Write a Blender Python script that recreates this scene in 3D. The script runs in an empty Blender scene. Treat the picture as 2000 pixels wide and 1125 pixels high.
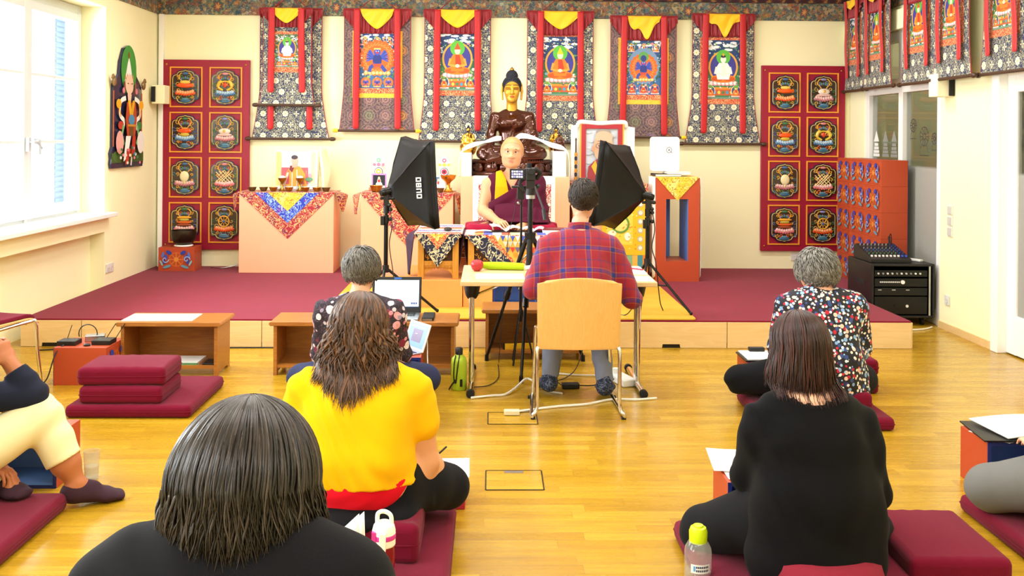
import bpy, bmesh, math, random
import numpy as np
from mathutils import Matrix, Vector, Euler
C = bpy.context.scene
PI = math.pi
# ---------------------------------------------------------------- camera
F_PX, CAM_H, YAW, ROLL, HORIZON = 1850.0, 1.6, 0.022, 0.0075, 265.0
cam_d = bpy.data.cameras.new('camera'); cam = bpy.data.objects.new('camera', cam_d); C.collection.objects.link(cam)
cam_d.sensor_width = 36.0; cam_d.lens = F_PX / 2000 * 36
cam_d.shift_y = -(562.5 - HORIZON) / 2000
cam.matrix_world = Matrix.Translation((0, 0, CAM_H)) @ Matrix.Rotation(-YAW, 4, 'Z') @ Matrix.Rotation(PI / 2, 4, 'X') @ Matrix.Rotation(ROLL, 4, 'Z')
cam_d.clip_start = 0.05
C.camera = cam
# ---------------------------------------------------------------- world, light, exposure
C.view_settings.view_transform = 'Standard'; C.view_settings.look = 'None'
C.view_settings.gamma = 1.0; C.view_settings.use_curve_mapping = False
C.view_settings.exposure = 0.02
C.cycles.use_denoising = True
C.cycles.max_bounces = 8; C.cycles.diffuse_bounces = 4; C.cycles.glossy_bounces = 4
C.cycles.transmission_bounces = 8; C.cycles.transparent_max_bounces = 16
C.cycles.sample_clamp_indirect = 6.0
C.cycles.caustics_reflective = False; C.cycles.caustics_refractive = False
W = bpy.data.worlds.new('world'); C.world = W; W.use_nodes = True
W.node_tree.nodes['Background'].inputs[0].default_value = (0.93, 0.97, 1.0, 1)
W.node_tree.nodes['Background'].inputs[1].default_value = 2.2

def area(name, loc, rot, sx, sy, power, col=(1, 1, 1), spread=PI):
    l = bpy.data.lights.new(name, 'AREA'); l.shape = 'RECTANGLE'; l.size = sx; l.size_y = sy
    l.energy = power; l.color = col; l.spread = spread
    o = bpy.data.objects.new(name, l); C.collection.objects.link(o); o.location = loc; o.rotation_euler = rot
    return o
WINDOWS = [(6.95, 8.72), (4.3, 6.07), (1.65, 3.42), (-1.0, 0.77)]      # y ranges of the windows in the left wall
CEIL = 3.3
LAMPS = [(x, y) for y in (0.2, 2.9, 5.6, 8.1) for x in (-1.75, 0.2, 2.15)]
for y0, y1 in WINDOWS:
    area('daylight', (-4.75, (y0 + y1) / 2 - .1, 1.9), (0, -PI / 2, 0), 2.9, 3.0, 620, (0.93, 0.97, 1.0)) if y0 > 6 else area('daylight', (-3.83, (y0 + y1) / 2, 1.75), (0, -PI / 2, 0), 1.75, y1 - y0, 150, (0.93, 0.97, 1.0))
for x, y in LAMPS:
    area('ceiling_lamp_light', (x, y, CEIL - 0.075), (0, 0, 0), 1.1, 0.26, 38 if y > 5 else 28, (0.97, 0.99, 1.0))
area('corridor_fill_light', (4.6, 8.6, CEIL - .02), (0, 0, 0), .6, 1.6, 14, (1.0, 0.98, 0.93))  # added unseen fill light, brightens the corridor behind the partition glass
# ---------------------------------------------------------------- helpers
rng = random.Random(7)
def lin(c):
    if isinstance(c, str):
        c = c.lstrip('#'); c = [int(c[i:i + 2], 16) / 255 for i in (0, 2, 4)]
        return tuple(x / 12.92 if x <= .04045 else ((x + .055) / 1.055) ** 2.4 for x in c) + (1.0,)
    return tuple(c) + ((1.0,) if len(c) == 3 else ())
class NT:
    def __init__(s, name):
        s.m = bpy.data.materials.new(name); s.m.use_nodes = True; s.t = s.m.node_tree; s.n = s.t.nodes
        s.b = s.n['Principled BSDF']
    def new(s, typ, **kw):
        n = s.n.new(typ)
        for k, v in kw.items(): setattr(n, k, v)
        return n
    def put(s, sock, v):
        if v is None: return
        if isinstance(v, bpy.types.NodeSocket): s.t.links.new(v, sock)
        else:
            if isinstance(v, str): v = lin(v)
            if isinstance(v, (tuple, list)) and len(v) == 3 and sock.type == 'RGBA': v = tuple(v) + (1,)
            sock.default_value = v
    def math(s, op, a, b=None, c=None, clamp=False):
        n = s.new('ShaderNodeMath', operation=op); n.use_clamp = clamp
        s.put(n.inputs[0], a); s.put(n.inputs[1], b); s.put(n.inputs[2], c)
        return n.outputs[0]
    def mix(s, f, a, b, blend='MIX'):
        n = s.new('ShaderNodeMix', data_type='RGBA', blend_type=blend)
        s.put(n.inputs[0], f); s.put(n.inputs[6], a); s.put(n.inputs[7], b)
        return n.outputs[2]
    def step(s, x, lo, hi):      # smooth 0..1
        n = s.new('ShaderNodeMapRange', interpolation_type='SMOOTHSTEP')
        s.put(n.inputs[0], x); n.inputs[1].default_value = lo; n.inputs[2].default_value = hi
        n.inputs[3].default_value = 0; n.inputs[4].default_value = 1
        return n.outputs[0]
    def ramp(s, x, stops, interp='LINEAR'):
        n = s.new('ShaderNodeValToRGB'); n.color_ramp.interpolation = interp
        e = n.color_ramp.elements
        while len(e) > 1: e.remove(e[-1])
        e[0].position = stops[0][0]; e[0].color = lin(stops[0][1])
        for p, c in stops[1:]:
            q = e.new(p); q.color = lin(c)
        s.put(n.inputs[0], x); return n.outputs[0]
    def coords(s, scale=(1, 1, 1), rot=(0, 0, 0), kind='Object'):
        tc = s.new('ShaderNodeTexCoord'); mp = s.new('ShaderNodeMapping')
        mp.inputs['Scale'].default_value = scale; mp.inputs['Rotation'].default_value = rot
        s.t.links.new(tc.outputs[kind], mp.inputs[0]); return mp.outputs[0]
    def xyz(s, v):
        n = s.new('ShaderNodeSeparateXYZ'); s.put(n.inputs[0], v); return n.outputs
    def vec(s, x, y, z=0.0):
        n = s.new('ShaderNodeCombineXYZ'); s.put(n.inputs[0], x); s.put(n.inputs[1], y); s.put(n.inputs[2], z); return n.outputs[0]
    def noise(s, v, scale, detail=2, rough=.5, dist=0.0, out=0):
        n = s.new('ShaderNodeTexNoise'); s.put(n.inputs['Vector'], v); n.inputs['Scale'].default_value = scale
        n.inputs['Detail'].default_value = detail; n.inputs['Roughness'].default_value = rough; n.inputs['Distortion'].default_value = dist
        return n.outputs[out]
    def voro(s, v, scale, feature='F1', metric='EUCLIDEAN', rnd=1.0):
        n = s.new('ShaderNodeTexVoronoi', feature=feature, distance=metric); s.put(n.inputs['Vector'], v)
        n.inputs['Scale'].default_value = scale; n.inputs['Randomness'].default_value = rnd
        return n.outputs
    def white(s, v):
        n = s.new('ShaderNodeTexWhiteNoise', noise_dimensions='3D'); s.put(n.inputs['Vector'], v); return n.outputs
    def bump(s, h, strength=.3, dist=.01):
        n = s.new('ShaderNodeBump'); n.inputs['Strength'].default_value = strength; n.inputs['Distance'].default_value = dist
        s.put(n.inputs['Height'], h); s.t.links.new(n.outputs[0], s.b.inputs['Normal'])
    def attr(s, name, out='Color'):
        n = s.new('ShaderNodeAttribute'); n.attribute_name = name; return n.outputs[out]
    def fin(s, col=None, rough=.5, metal=0.0, spec=.5, coat=0.0, sheen=0.0, trans=0.0, ior=1.45, sss=0.0, emit=None, estr=0.0):
        b = s.b.inputs
        s.put(b['Base Color'], col); s.put(b['Roughness'], rough); s.put(b['Metallic'], metal); s.put(b['Specular IOR Level'], spec)
        b['Coat Weight'].default_value = coat; b['Coat Roughness'].default_value = .12
        b['Sheen Weight'].default_value = sheen; b['Transmission Weight'].default_value = trans; b['IOR'].default_value = ior
        if sss: b['Subsurface Weight'].default_value = sss; b['Subsurface Radius'].default_value = (.012, .005, .003); b['Subsurface Scale'].default_value = 1
        if emit is not None: s.put(b['Emission Color'], emit); b['Emission Strength'].default_value = estr
        return s.m
def mk(name, col, rough=.5, metal=0.0, nz=None, bump=None, **kw):
    t = NT(name); v = t.coords(); c = lin(col)
    if nz:        # (scale, amount)
        f = t.noise(v, nz[0], 3); c = t.mix(f, tuple(x * (1 - nz[1]) for x in c[:3]), tuple(min(1, x * (1 + nz[1])) for x in c[:3]))
    if bump: t.bump(t.noise(v, bump[0], 3), bump[1], .004)
    return t.fin(c, rough, metal, **kw)
def mattr(name, rough=.5, metal=0.0, nz=0.0, bump=None, **kw):      # colour comes from the mesh's own face colours (pigment only)
    t = NT(name); c = t.attr('Col')
    if nz:
        f = t.noise(t.coords(), 60, 2); c = t.mix(f, t.mix(nz, c, (0, 0, 0, 1)), c)
    if bump: t.bump(t.noise(t.coords(), bump[0], 3), bump[1], .004)
    return t.fin(c, rough, metal, **kw)

class MB:
    def __init__(s): s.v = []; s.f = []; s.c = []; s.m = []; s.T = Matrix.Identity(4); s.col = None; s.mi = 0
    def at(s, loc=(0, 0, 0), rot=(0, 0, 0), sc=1.0):
        s.T = Matrix.Translation(loc) @ Euler(rot).to_matrix().to_4x4() @ Matrix.Scale(sc, 4); return s
    def add(s, vs, fs, col=None, m=None):
        o = len(s.v); T = s.T
        s.v.extend([tuple(T @ Vector(p)) for p in vs]); s.f.extend([tuple(i + o for i in f) for f in fs])
        c = lin(col if col is not None else (s.col or '#ffffff')); mi = s.mi if m is None else m
        s.c.extend([c] * len(fs)); s.m.extend([mi] * len(fs)); return s
    def box(s, c, d, col=None, m=None, rot=None):
        x, y, z = d[0] / 2, d[1] / 2, d[2] / 2
        vs = [Vector((a * x, b * y, e * z)) for a in (-1, 1) for b in (-1, 1) for e in (-1, 1)]
        if rot: R = Euler(rot).to_matrix(); vs = [R @ p for p in vs]
        vs = [p + Vector(c) for p in vs]
        return s.add(vs, [(0, 1, 3, 2), (4, 6, 7, 5), (0, 4, 5, 1), (2, 3, 7, 6), (0, 2, 6, 4), (1, 5, 7, 3)], col, m)
    def b2(s, lo, hi, col=None, m=None):
        return s.box([(a + b) / 2 for a, b in zip(lo, hi)], [abs(b - a) for a, b in zip(lo, hi)], col, m)
    def prism(s, pts, h0, h1, ax='z', col=None, m=None):     # polygon extruded along z (or y)
        n = len(pts)
        g = (lambda p, h: (p[0], p[1], h)) if ax == 'z' else (lambda p, h: (p[0], h, p[1]))
        vs = [g(p, h0) for p in pts] + [g(p, h1) for p in pts]
        a = sum(pts[i][0] * pts[(i + 1) % n][1] - pts[(i + 1) % n][0] * pts[i][1] for i in range(n))
        fl = (a > 0) == (h1 > h0) if ax == 'z' else (a > 0) != (h1 > h0)
        fs = [tuple(reversed(range(n))), tuple(range(n, 2 * n))] + [(i, (i + 1) % n, n + (i + 1) % n, n + i) for i in range(n)]
        if not fl: fs = [tuple(reversed(f)) for f in fs]
        return s.add(vs, fs, col, m)
    def tube(s, pts, r, n=8, col=None, m=None, closed=False, flat=1.0):
        pts = [Vector(p) for p in pts]; k = len(pts); rs = r if isinstance(r, (list, tuple)) else [r] * k
        vs = []; fs = []; t0 = None; u = None
        for i in range(k):
            a = pts[(i - 1) % k] if (closed or i) else pts[i]; b = pts[(i + 1) % k] if (closed or i < k - 1) else pts[i]
            t = (b - a).normalized() if (b - a).length > 1e-9 else Vector((0, 0, 1))
            if u is None:
                u = t.orthogonal().normalized()
                if abs(t.z) < .9: u = t.cross(Vector((0, 0, 1))).normalized()
            else: u = (u - t * u.dot(t)); u = u.normalized() if u.length > 1e-6 else t.orthogonal().normalized()
            w = t.cross(u)
            for j in range(n):
                q = 2 * PI * j / n; vs.append(pts[i] + (u * math.cos(q) + w * math.sin(q) * flat) * rs[i])
        for i in range(k if closed else k - 1):
            for j in range(n):
                a = i * n + j; b = i * n + (j + 1) % n; c2 = ((i + 1) % k) * n
                fs.append((a, b, c2 + (j + 1) % n, c2 + j))
        if not closed: fs += [tuple(reversed(range(n))), tuple(range((k - 1) * n, k * n))]
        return s.add(vs, fs, col, m)
    def cyl(s, a, b, r, r2=None, n=16, col=None, m=None): return s.tube([a, b], [r, r if r2 is None else r2], n, col, m)
    def lathe(s, prof, n=24, c=(0, 0, 0), col=None, m=None, sx=1.0, sy=1.0):
        vs = []; fs = []
        for r, z in prof:
            for j in range(n): q = 2 * PI * j / n; vs.append((c[0] + r * math.cos(q) * sx, c[1] + r * math.sin(q) * sy, c[2] + z))
        for i in range(len(prof) - 1):
            for j in range(n): fs.append((i * n + j, i * n + (j + 1) % n, (i + 1) * n + (j + 1) % n, (i + 1) * n + j))
        if prof[0][0] > 1e-4: fs.append(tuple(reversed(range(n))))
        if prof[-1][0] > 1e-4: fs.append(tuple(range((len(prof) - 1) * n, len(prof) * n)))
        return s.add(vs, fs, col, m)
    def ball(s, c, r, nu=16, nv=10, col=None, m=None, rot=None):
        if not isinstance(r, (tuple, list)): r = (r, r, r)
        R = Euler(rot).to_matrix() if rot else None
        vs = [(0, 0, -1)] + [(math.cos(2 * PI * j / nu) * math.cos(q), math.sin(2 * PI * j / nu) * math.cos(q), math.sin(q))
             for q in [-PI / 2 + PI * i / nv for i in range(1, nv)] for j in range(nu)] + [(0, 0, 1)]
        vs = [Vector((p[0] * r[0], p[1] * r[1], p[2] * r[2])) for p in vs]
        if R: vs = [R @ p for p in vs]
        vs = [p + Vector(c) for p in vs]; N = len(vs) - 1; fs = []
        for j in range(nu):
            k = (j + 1) % nu; fs.append((0, 1 + k, 1 + j)); fs.append((N, N - nu + j, N - nu + k))
            for i in range(nv - 2): a = 1 + i * nu; fs.append((a + j, a + k, a + nu + k, a + nu + j))
        return s.add(vs, fs, col, m)
    def grid(s, fn, nu, nv, col=None, m=None):
        vs = [fn(i / nu, j / nv) for j in range(nv + 1) for i in range(nu + 1)]; w = nu + 1
        fs = [(j * w + i, j * w + i + 1, (j + 1) * w + i + 1, (j + 1) * w + i) for j in range(nv) for i in range(nu)]
        return s.add(vs, fs, col, m)
    def build(s, name, mats, parent=None, smooth=None, bev=None, solid=None, sub=0):
        me = bpy.data.meshes.new(name); me.from_pydata(s.v, [], s.f)
        if not isinstance(mats, (list, tuple)): mats = [mats]
        for q in mats: me.materials.append(q)
        me.polygons.foreach_set('material_index', [min(i, len(mats) - 1) for i in s.m])
        a = me.attributes.new('Col', 'FLOAT_COLOR', 'FACE'); a.data.foreach_set('color', [x for c in s.c for x in c])
        if smooth is not None:
            me.polygons.foreach_set('use_smooth', [True] * len(s.f)); me.set_sharp_from_angle(angle=math.radians(smooth))
        me.update(); return link(name, me, parent, bev, solid, sub)
def link(name, me, parent=None, bev=None, solid=None, sub=0):
    o = bpy.data.objects.new(name, me); C.collection.objects.link(o)
    if parent is not None: o.parent = parent
    if solid: md = o.modifiers.new('thick', 'SOLIDIFY'); md.thickness = solid; md.offset = 0
    if sub: md = o.modifiers.new('sub', 'SUBSURF'); md.levels = sub; md.render_levels = sub
    if bev: md = o.modifiers.new('edge', 'BEVEL'); md.width = bev; md.segments = 2; md.limit_method = 'ANGLE'
    return o
def thing(name, label, cat, loc=(0, 0, 0), rz=0.0, group=None):
    o = bpy.data.objects.new(name, None); C.collection.objects.link(o); o.empty_display_size = .05
    o.location = loc; o.rotation_euler = (0, 0, rz); return tag(o, label, cat, group)
def tag(o, label, cat, group=None):
    o['label'] = label; o['category'] = cat
    if group: o['group'] = group
    return o
def struct(o): o['kind'] = 'structure'; return o
def dup(root, label, loc, rz=None, group=None):
    def cp(o, par):
        c = o.copy(); C.collection.objects.link(c)
        if par is not None: c.parent = par
        for ch in kids[o.name]: cp(ch, c)
        return c
    kids = {}
    def walk(o):
        kids[o.name] = list(o.children)
        for ch in o.children: walk(ch)
    walk(root)
    r = cp(root, None); r.location = loc; r['label'] = label
    if rz is not None: r.rotation_euler = (0, 0, rz)
    if group: r['group'] = group
    return r
def rad(w, h, r, n=5):          # rounded rectangle outline, centred
    out = []
    for cx, cy, a in ((w / 2 - r, h / 2 - r, 0), (-w / 2 + r, h / 2 - r, 90), (-w / 2 + r, -h / 2 + r, 180), (w / 2 - r, -h / 2 + r, 270)):
        for i in range(n + 1): q = math.radians(a + 90 * i / n); out.append((cx + r * math.cos(q), cy + r * math.sin(q)))
    return out
def bez(p, n=12):               # smooth curve through points (catmull-rom)
    p = [Vector(q) for q in p]; p = [p[0] * 2 - p[1]] + p + [p[-1] * 2 - p[-2]]; out = []
    for i in range(1, len(p) - 2):
        for k in range(n):
            t = k / n; a, b, c, d = p[i - 1:i + 3]
            out.append(.5 * ((2 * b) + (c - a) * t + (2 * a - 5 * b + 4 * c - d) * t * t + (3 * b - a - 3 * c + d) * t ** 3))
    out.append(p[-2]); return out
class Art:                      # flat paint or print: stacked thin shapes in a local plane (u right, v up), facing -y
    def __init__(s, mb, y=0.0, dy=.00025): s.mb = mb; s.y = y; s.dy = dy
    def poly(s, pts, col):
        s.y -= s.dy; n = len(pts)
        a = sum(pts[i][0] * pts[(i + 1) % n][1] - pts[(i + 1) % n][0] * pts[i][1] for i in range(n))
        if a < 0: pts = pts[::-1]
        s.mb.add([(p[0], s.y, p[1]) for p in pts], [tuple(range(n))], col); return s
    def rect(s, x0, z0, x1, z1, col): return s.poly([(x0, z0), (x1, z0), (x1, z1), (x0, z1)], col)
    def ell(s, cx, cz, rx, rz=None, col='#fff', n=20, a0=0, a1=360, rot=0):
        rz = rx if rz is None else rz; c, d = math.cos(rot), math.sin(rot); pts = []
        k = n if a1 - a0 >= 360 else n + 1
        for i in range(k):
            q = math.radians(a0 + (a1 - a0) * i / n); x, z = rx * math.cos(q), rz * math.sin(q); pts.append((cx + x * c - z * d, cz + x * d + z * c))
        return s.poly(pts, col)
    def line(s, pts, w, col):
        s.y -= s.dy
        vs = []; fs = []; pts = [Vector((p[0], p[1])) for p in pts]
        for i, p in enumerate(pts):
            t = (pts[min(i + 1, len(pts) - 1)] - pts[max(i - 1, 0)]); t = t.normalized() if t.length else Vector((1, 0)); nn = Vector((-t.y, t.x)) * w / 2
            vs += [(p.x + nn.x, s.y, p.y + nn.y), (p.x - nn.x, s.y, p.y - nn.y)]
        for i in range(len(pts) - 1): fs.append((2 * i, 2 * i + 1, 2 * i + 3, 2 * i + 2))
        s.mb.add(vs, fs, col); return s
    def spiral(s, cx, cz, r, w, col, turns=1.4, a0=0.0, fl=1):
        return s.line([(cx + r * (1 - t / 20) * math.cos(a0 + fl * turns * 2 * PI * t / 20), cz + r * (1 - t / 20) * math.sin(a0 + fl * turns * 2 * PI * t / 20)) for t in range(19)], w, col)
# ---------------------------------------------------------------- smooth solids for figures
class Body:
    def __init__(s): s.p = []
    def cone(s, a, ra, b, rb, g='body', k=.02): s.p.append((g, k, 'c', np.array(a, float), np.array(b, float), ra, rb, None, None)); return s
    def chain(s, pts, g='body', k=.02):
        for (a, ra), (b, rb) in zip(pts, pts[1:]): s.cone(a, ra, b, rb, g, k)
        return s
    def slab(s, a, ra, b, rb, g='body', k=.03, u=(1, 0, 0)):      # elliptical limb or trunk: ra, rb = (across u, other way)
        s.p.append((g, k, 's', np.array(a, float), np.array(b, float), ra, rb, np.array(u, float), None)); return s
    def ell(s, c, r, R=None, g='body', k=.02, neg=False):
        s.p.append((g, k, 'n' if neg else 'e', np.array(c, float), None, np.array(r, float), None, None if R is None else np.array(R, float), None)); return s
    def mesh(s, res=.008, groups=None, grow=0.0, cut=(), fold=None, hollow=None):
        P = [q for q in s.p if groups is None or q[0] in groups]
        lo = np.array([9e9] * 3); hi = -lo
        for q in P:
            if q[2] == 'n': continue
            if q[2] == 'e': r = max(q[5]); pts = [q[3]]
            else: r = max(np.max(q[5]), np.max(q[6])); pts = [q[3], q[4]]
            for c in pts: lo = np.minimum(lo, c - r - grow - .03); hi = np.maximum(hi, c + r + grow + .03)
        n = np.ceil((hi - lo) / res).astype(int) + 2
        D = np.full(n, 0.2, np.float32); ax = [(lo[i] + res * np.arange(n[i])).astype(np.float32) for i in range(3)]
        for q in P:
            g, k, kind = q[:3]
            if kind in 'en': r = np.max(q[5]); a = q[3] - r; b = q[3] + r
            else: r = max(np.max(q[5]), np.max(q[6])); a = np.minimum(q[3], q[4]) - r; b = np.maximum(q[3], q[4]) + r
            m = k + grow + .03
            i0 = np.clip(((a - m - lo) / res).astype(int), 0, n); i1 = np.clip(((b + m - lo) / res).astype(int) + 2, 0, n)
            if np.any(i1 <= i0): continue
            sl = tuple(slice(i0[i], i1[i]) for i in range(3))
            X, Y, Z = np.meshgrid(*[ax[i][sl[i]] for i in range(3)], indexing='ij')
            X = X - q[3][0]; Y = Y - q[3][1]; Z = Z - q[3][2]
            if kind == 'c':
                ba = q[4] - q[3]; L2 = max(float(ba @ ba), 1e-9)
                t = np.clip((X * ba[0] + Y * ba[1] + Z * ba[2]) / L2, 0, 1)
                d = np.sqrt((X - t * ba[0]) ** 2 + (Y - t * ba[1]) ** 2 + (Z - t * ba[2]) ** 2) - (q[5] + (q[6] - q[5]) * t)
            elif kind == 's':
                ba = q[4] - q[3]; L = max(float(np.linalg.norm(ba)), 1e-6); w = ba / L
                u = q[7] - w * (q[7] @ w); u /= np.linalg.norm(u); v = np.cross(w, u)
                e = X * w[0] + Y * w[1] + Z * w[2]; t = np.clip(e / L, 0, 1); e = e - t * L
                du = X * u[0] + Y * u[1] + Z * u[2]; dv = X * v[0] + Y * v[1] + Z * v[2]
                rx = q[5][0] + (q[6][0] - q[5][0]) * t; ry = q[5][1] + (q[6][1] - q[5][1]) * t; rl = np.minimum(rx, ry)
                d = (np.sqrt((du / rx) ** 2 + (dv / ry) ** 2 + (e / rl) ** 2) - 1) * rl
            else:
                if q[7] is not None:
                    R = q[7]; X, Y, Z = (X * R[0, 0] + Y * R[1, 0] + Z * R[2, 0], X * R[0, 1] + Y * R[1, 1] + Z * R[2, 1], X * R[0, 2] + Y * R[1, 2] + Z * R[2, 2])
                r = q[5]; d = (np.sqrt((X / r[0]) ** 2 + (Y / r[1]) ** 2 + (Z / r[2]) ** 2) - 1) * r.min()
            o = D[sl]
            if kind == 'n':
                h = np.clip(.5 - .5 * (o + d) / k, 0, 1); D[sl] = o * (1 - h) + (-d) * h + k * h * (1 - h)
            else:
                d = d - grow
                h = np.clip(.5 + .5 * (o - d) / k, 0, 1); D[sl] = o * (1 - h) + d * h - k * h * (1 - h)
        if cut or fold:
            X, Y, Z = np.meshgrid(*ax, indexing='ij')
            if fold: D = D + fold(X, Y, Z).astype(np.float32)
            for c in cut:
                if callable(c): D = np.maximum(D, c(X, Y, Z).astype(np.float32))
                else: p, nn = c; D = np.maximum(D, ((X - p[0]) * nn[0] + (Y - p[1]) * nn[1] + (Z - p[2]) * nn[2]).astype(np.float32))
        return nets(D, lo, res)
def nets(D, lo, res):
    D[0] = D[-1] = .2; D[:, 0] = D[:, -1] = .2; D[:, :, 0] = D[:, :, -1] = .2
    S = D < 0; n = np.array(D.shape)
    c = np.zeros(n - 1, np.int8)
    for i in (0, 1):
        for j in (0, 1):
            for k in (0, 1): c += S[i:n[0] - 1 + i, j:n[1] - 1 + j, k:n[2] - 1 + k]
    cell = np.argwhere((c > 0) & (c < 8)); idx = np.full(n - 1, -1, np.int64); idx[tuple(cell.T)] = np.arange(len(cell))
    acc = np.zeros((len(cell), 3)); cnt = np.zeros(len(cell))
    cor = [(i, j, k) for i in (0, 1) for j in (0, 1) for k in (0, 1)]
    val = {q: D[cell[:, 0] + q[0], cell[:, 1] + q[1], cell[:, 2] + q[2]] for q in cor}
    for a in cor:
        for x in range(3):
            if a[x] == 0:
                b = list(a); b[x] = 1; b = tuple(b); da, db = val[a], val[b]; m = (da < 0) != (db < 0)
                t = np.where(m, da / np.where(m, da - db, 1), 0)
                pt = np.tile(np.array(a, float), (len(cell), 1)); pt[:, x] += t
                acc[m] += pt[m]; cnt[m] += 1
    V = lo + res * (cell + acc / cnt[:, None]); Fs = []
    for x in range(3):
        y, z = (x + 1) % 3, (x + 2) % 3
        s0 = [slice(None)] * 3; s1 = [slice(None)] * 3; s0[x] = slice(0, -1); s1[x] = slice(1, None)
        A, B = S[tuple(s0)], S[tuple(s1)]; e = np.argwhere(A != B); e = e[(e[:, y] > 0) & (e[:, z] > 0) & (e[:, y] < n[y] - 1) & (e[:, z] < n[z] - 1)]
        if not len(e): continue
        dn = A[tuple(e.T)]
        def gi(dy, dz):
            q = e.copy(); q[:, y] += dy; q[:, z] += dz; return idx[tuple(q.T)]
        quad = np.stack([gi(-1, -1), gi(0, -1), gi(0, 0), gi(-1, 0)], 1)
        quad[~dn] = quad[~dn][:, ::-1]; Fs.append(quad)
    return V, np.concatenate(Fs)
def npmesh(name, V, Fq, mat, parent=None, smooth_it=1, rnd=None, **kw):
    me = bpy.data.meshes.new(name); nf, w = Fq.shape
    me.vertices.add(len(V)); me.vertices.foreach_set('co', np.asarray(V, np.float32).ravel())
    me.loops.add(nf * w); me.loops.foreach_set('vertex_index', Fq.ravel().astype(np.int32))
    me.polygons.add(nf); me.polygons.foreach_set('loop_start', (np.arange(nf) * w).astype(np.int32))
    me.polygons.foreach_set('use_smooth', np.ones(nf, bool))
    if not isinstance(mat, (list, tuple)): mat = [mat]
    for m in mat: me.materials.append(m)
    if rnd is not None:
        a = me.attributes.new('rnd', 'FLOAT', 'POINT'); a.data.foreach_set('value', np.asarray(rnd, np.float32))
    me.update(calc_edges=True); me.validate()
    return link(name, me, parent, **kw)
def strands(name, mat, paths, rad0, parent, n=5, flat=.6):       # paths: list of (k,3) arrays; each becomes a tapered lock
    Vs = []; Fs = []; R = []; o = 0; ang = np.arange(n) * 2 * PI / n
    r_ = np.random.RandomState(3)
    for p in paths:
        p = np.asarray(p, float); k = len(p)
        t = np.gradient(p, axis=0); t /= np.linalg.norm(t, axis=1)[:, None] + 1e-9
        ref = np.array([.3, .2, 1.0]); u = np.cross(t, ref); u /= np.linalg.norm(u, axis=1)[:, None] + 1e-9; w = np.cross(t, u)
        s = np.linspace(0, 1, k); rr = rad0 * (.55 + .75 * np.sin(PI * np.clip(s * .8 + .12, 0, 1))) * np.where(s > .8, np.maximum(.12, 1 - (s - .8) / .2 * .88), 1)
        ring = p[:, None, :] + (u[:, None, :] * np.cos(ang)[None, :, None] + w[:, None, :] * np.sin(ang)[None, :, None] * flat) * rr[:, None, None]
        Vs.append(ring.reshape(-1, 3)); i = np.arange(k - 1)[:, None]; j = np.arange(n)[None, :]; j2 = (j + 1) % n
        f = np.stack([i * n + j, i * n + j2, (i + 1) * n + j2, (i + 1) * n + j], -1).reshape(-1, 4) + o
        Fs.append(f); R.append(np.full(k * n, r_.rand())); o += k * n
    return npmesh(name, np.concatenate(Vs), np.concatenate(Fs), mat, parent, rnd=np.concatenate(R))
# ---------------------------------------------------------------- materials
M = {}
M['wall'] = mk('wall_paint', '#f8f4c8', .85, nz=(3, .02))
M['white'] = mk('white_paint', '#f6f4ee', .35)
M['ceiling'] = mk('ceiling_paint', '#fbf8ec', .9)
M['plastic'] = mk('white_plastic', '#f1f0ea', .35)
M['black'] = mk('black_plastic', '#141416', .4)
M['blackm'] = mk('black_metal', '#101012', .3, .3)
M['rubber'] = mk('black_rubber', '#161616', .75)
M['chrome'] = mk('chrome', '#e4e4e6', .08, 1.0)
M['steel'] = mk('brushed_steel', '#b9bac0', .3, 1.0)
M['gold'] = mk('gilt', '#e2b04a', .22, 1.0)
M['brass'] = mk('brass', '#b98a3c', .28, 1.0)
M['bronze'] = mk('dark_brass', '#7d6a44', .35, .9)
M['paper'] = mk('paper', '#fbfaf6', .8)
M['orange'] = mk('orange_paint', '#b44624', .5, nz=(8, .04))
M['peach'] = mk('washed_orange_paint', '#f6ad86', .5, nz=(4, .02))  # orange paint with the pale wash of light put into its colour
M['blue'] = mk('blue_paint', '#2b4fae', .5)
M['attr'] = mattr('painted', .5)
M['attrg'] = mattr('lacquered', .22, coat=.4)
M['print'] = mattr('printed_sheet', .6)
M['screenless'] = mattr('plastic_parts', .4)
def woodmat(name, a, b, sc=(1, 14, 14), rough=.4, coat=.15):
    t = NT(name); v = t.coords(sc); n = t.noise(v, 3.0, 5, .6, .6); k = t.math('FRACT', t.math('MULTIPLY', t.noise(v, 1.1, 2, .5), 9))
    f = t.math('ADD', t.math('MULTIPLY', n, .7), t.math('MULTIPLY', t.step(k, .2, 1), .3))
    t.bump(n, .05, .002)
    return t.fin(t.mix(f, a, b), rough, coat=coat)
M['beech'] = woodmat('beech_ply', '#d8a65c', '#e6b974', (22, 22, 1.2), .35, .3)
M['birch'] = woodmat('birch_ply', '#dfbb7e', '#eed29e', (1.0, 9, 9), .45, .1)
M['pine'] = woodmat('honey_wood', '#8a5220', '#b97832', (1.2, 16, 16), .38, .2)
M['carved'] = woodmat('carved_wood', '#b87826', '#dca044', (14, 14, 1.4), .35, .3)
M['tabletop'] = woodmat('pale_maple', '#d2b27e', '#dfc596', (1.0, 14, 14), .35, .1)
def carpetmat(name, a, b, sc=220, st=.5, sh=.03):
    t = NT(name); v = t.coords(); n = t.noise(v, sc, 3, .7); m = t.noise(v, 5, 3)
    t.bump(n, st, .006)
    return t.fin(t.mix(t.math('ADD', t.math('MULTIPLY', n, .6), t.math('MULTIPLY', m, .4)), a, b), .95, spec=.1, sheen=sh)
M['carpet'] = carpetmat('maroon_carpet', '#6a0a24', '#921434', sh=.12)
M['rug'] = carpetmat('golden_rug', '#b98a1e', '#e8bd4a', 160, .7)
M['cushion'] = carpetmat('maroon_cotton', '#5c0b22', '#7b1230', 400, .25, .08)
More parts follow.
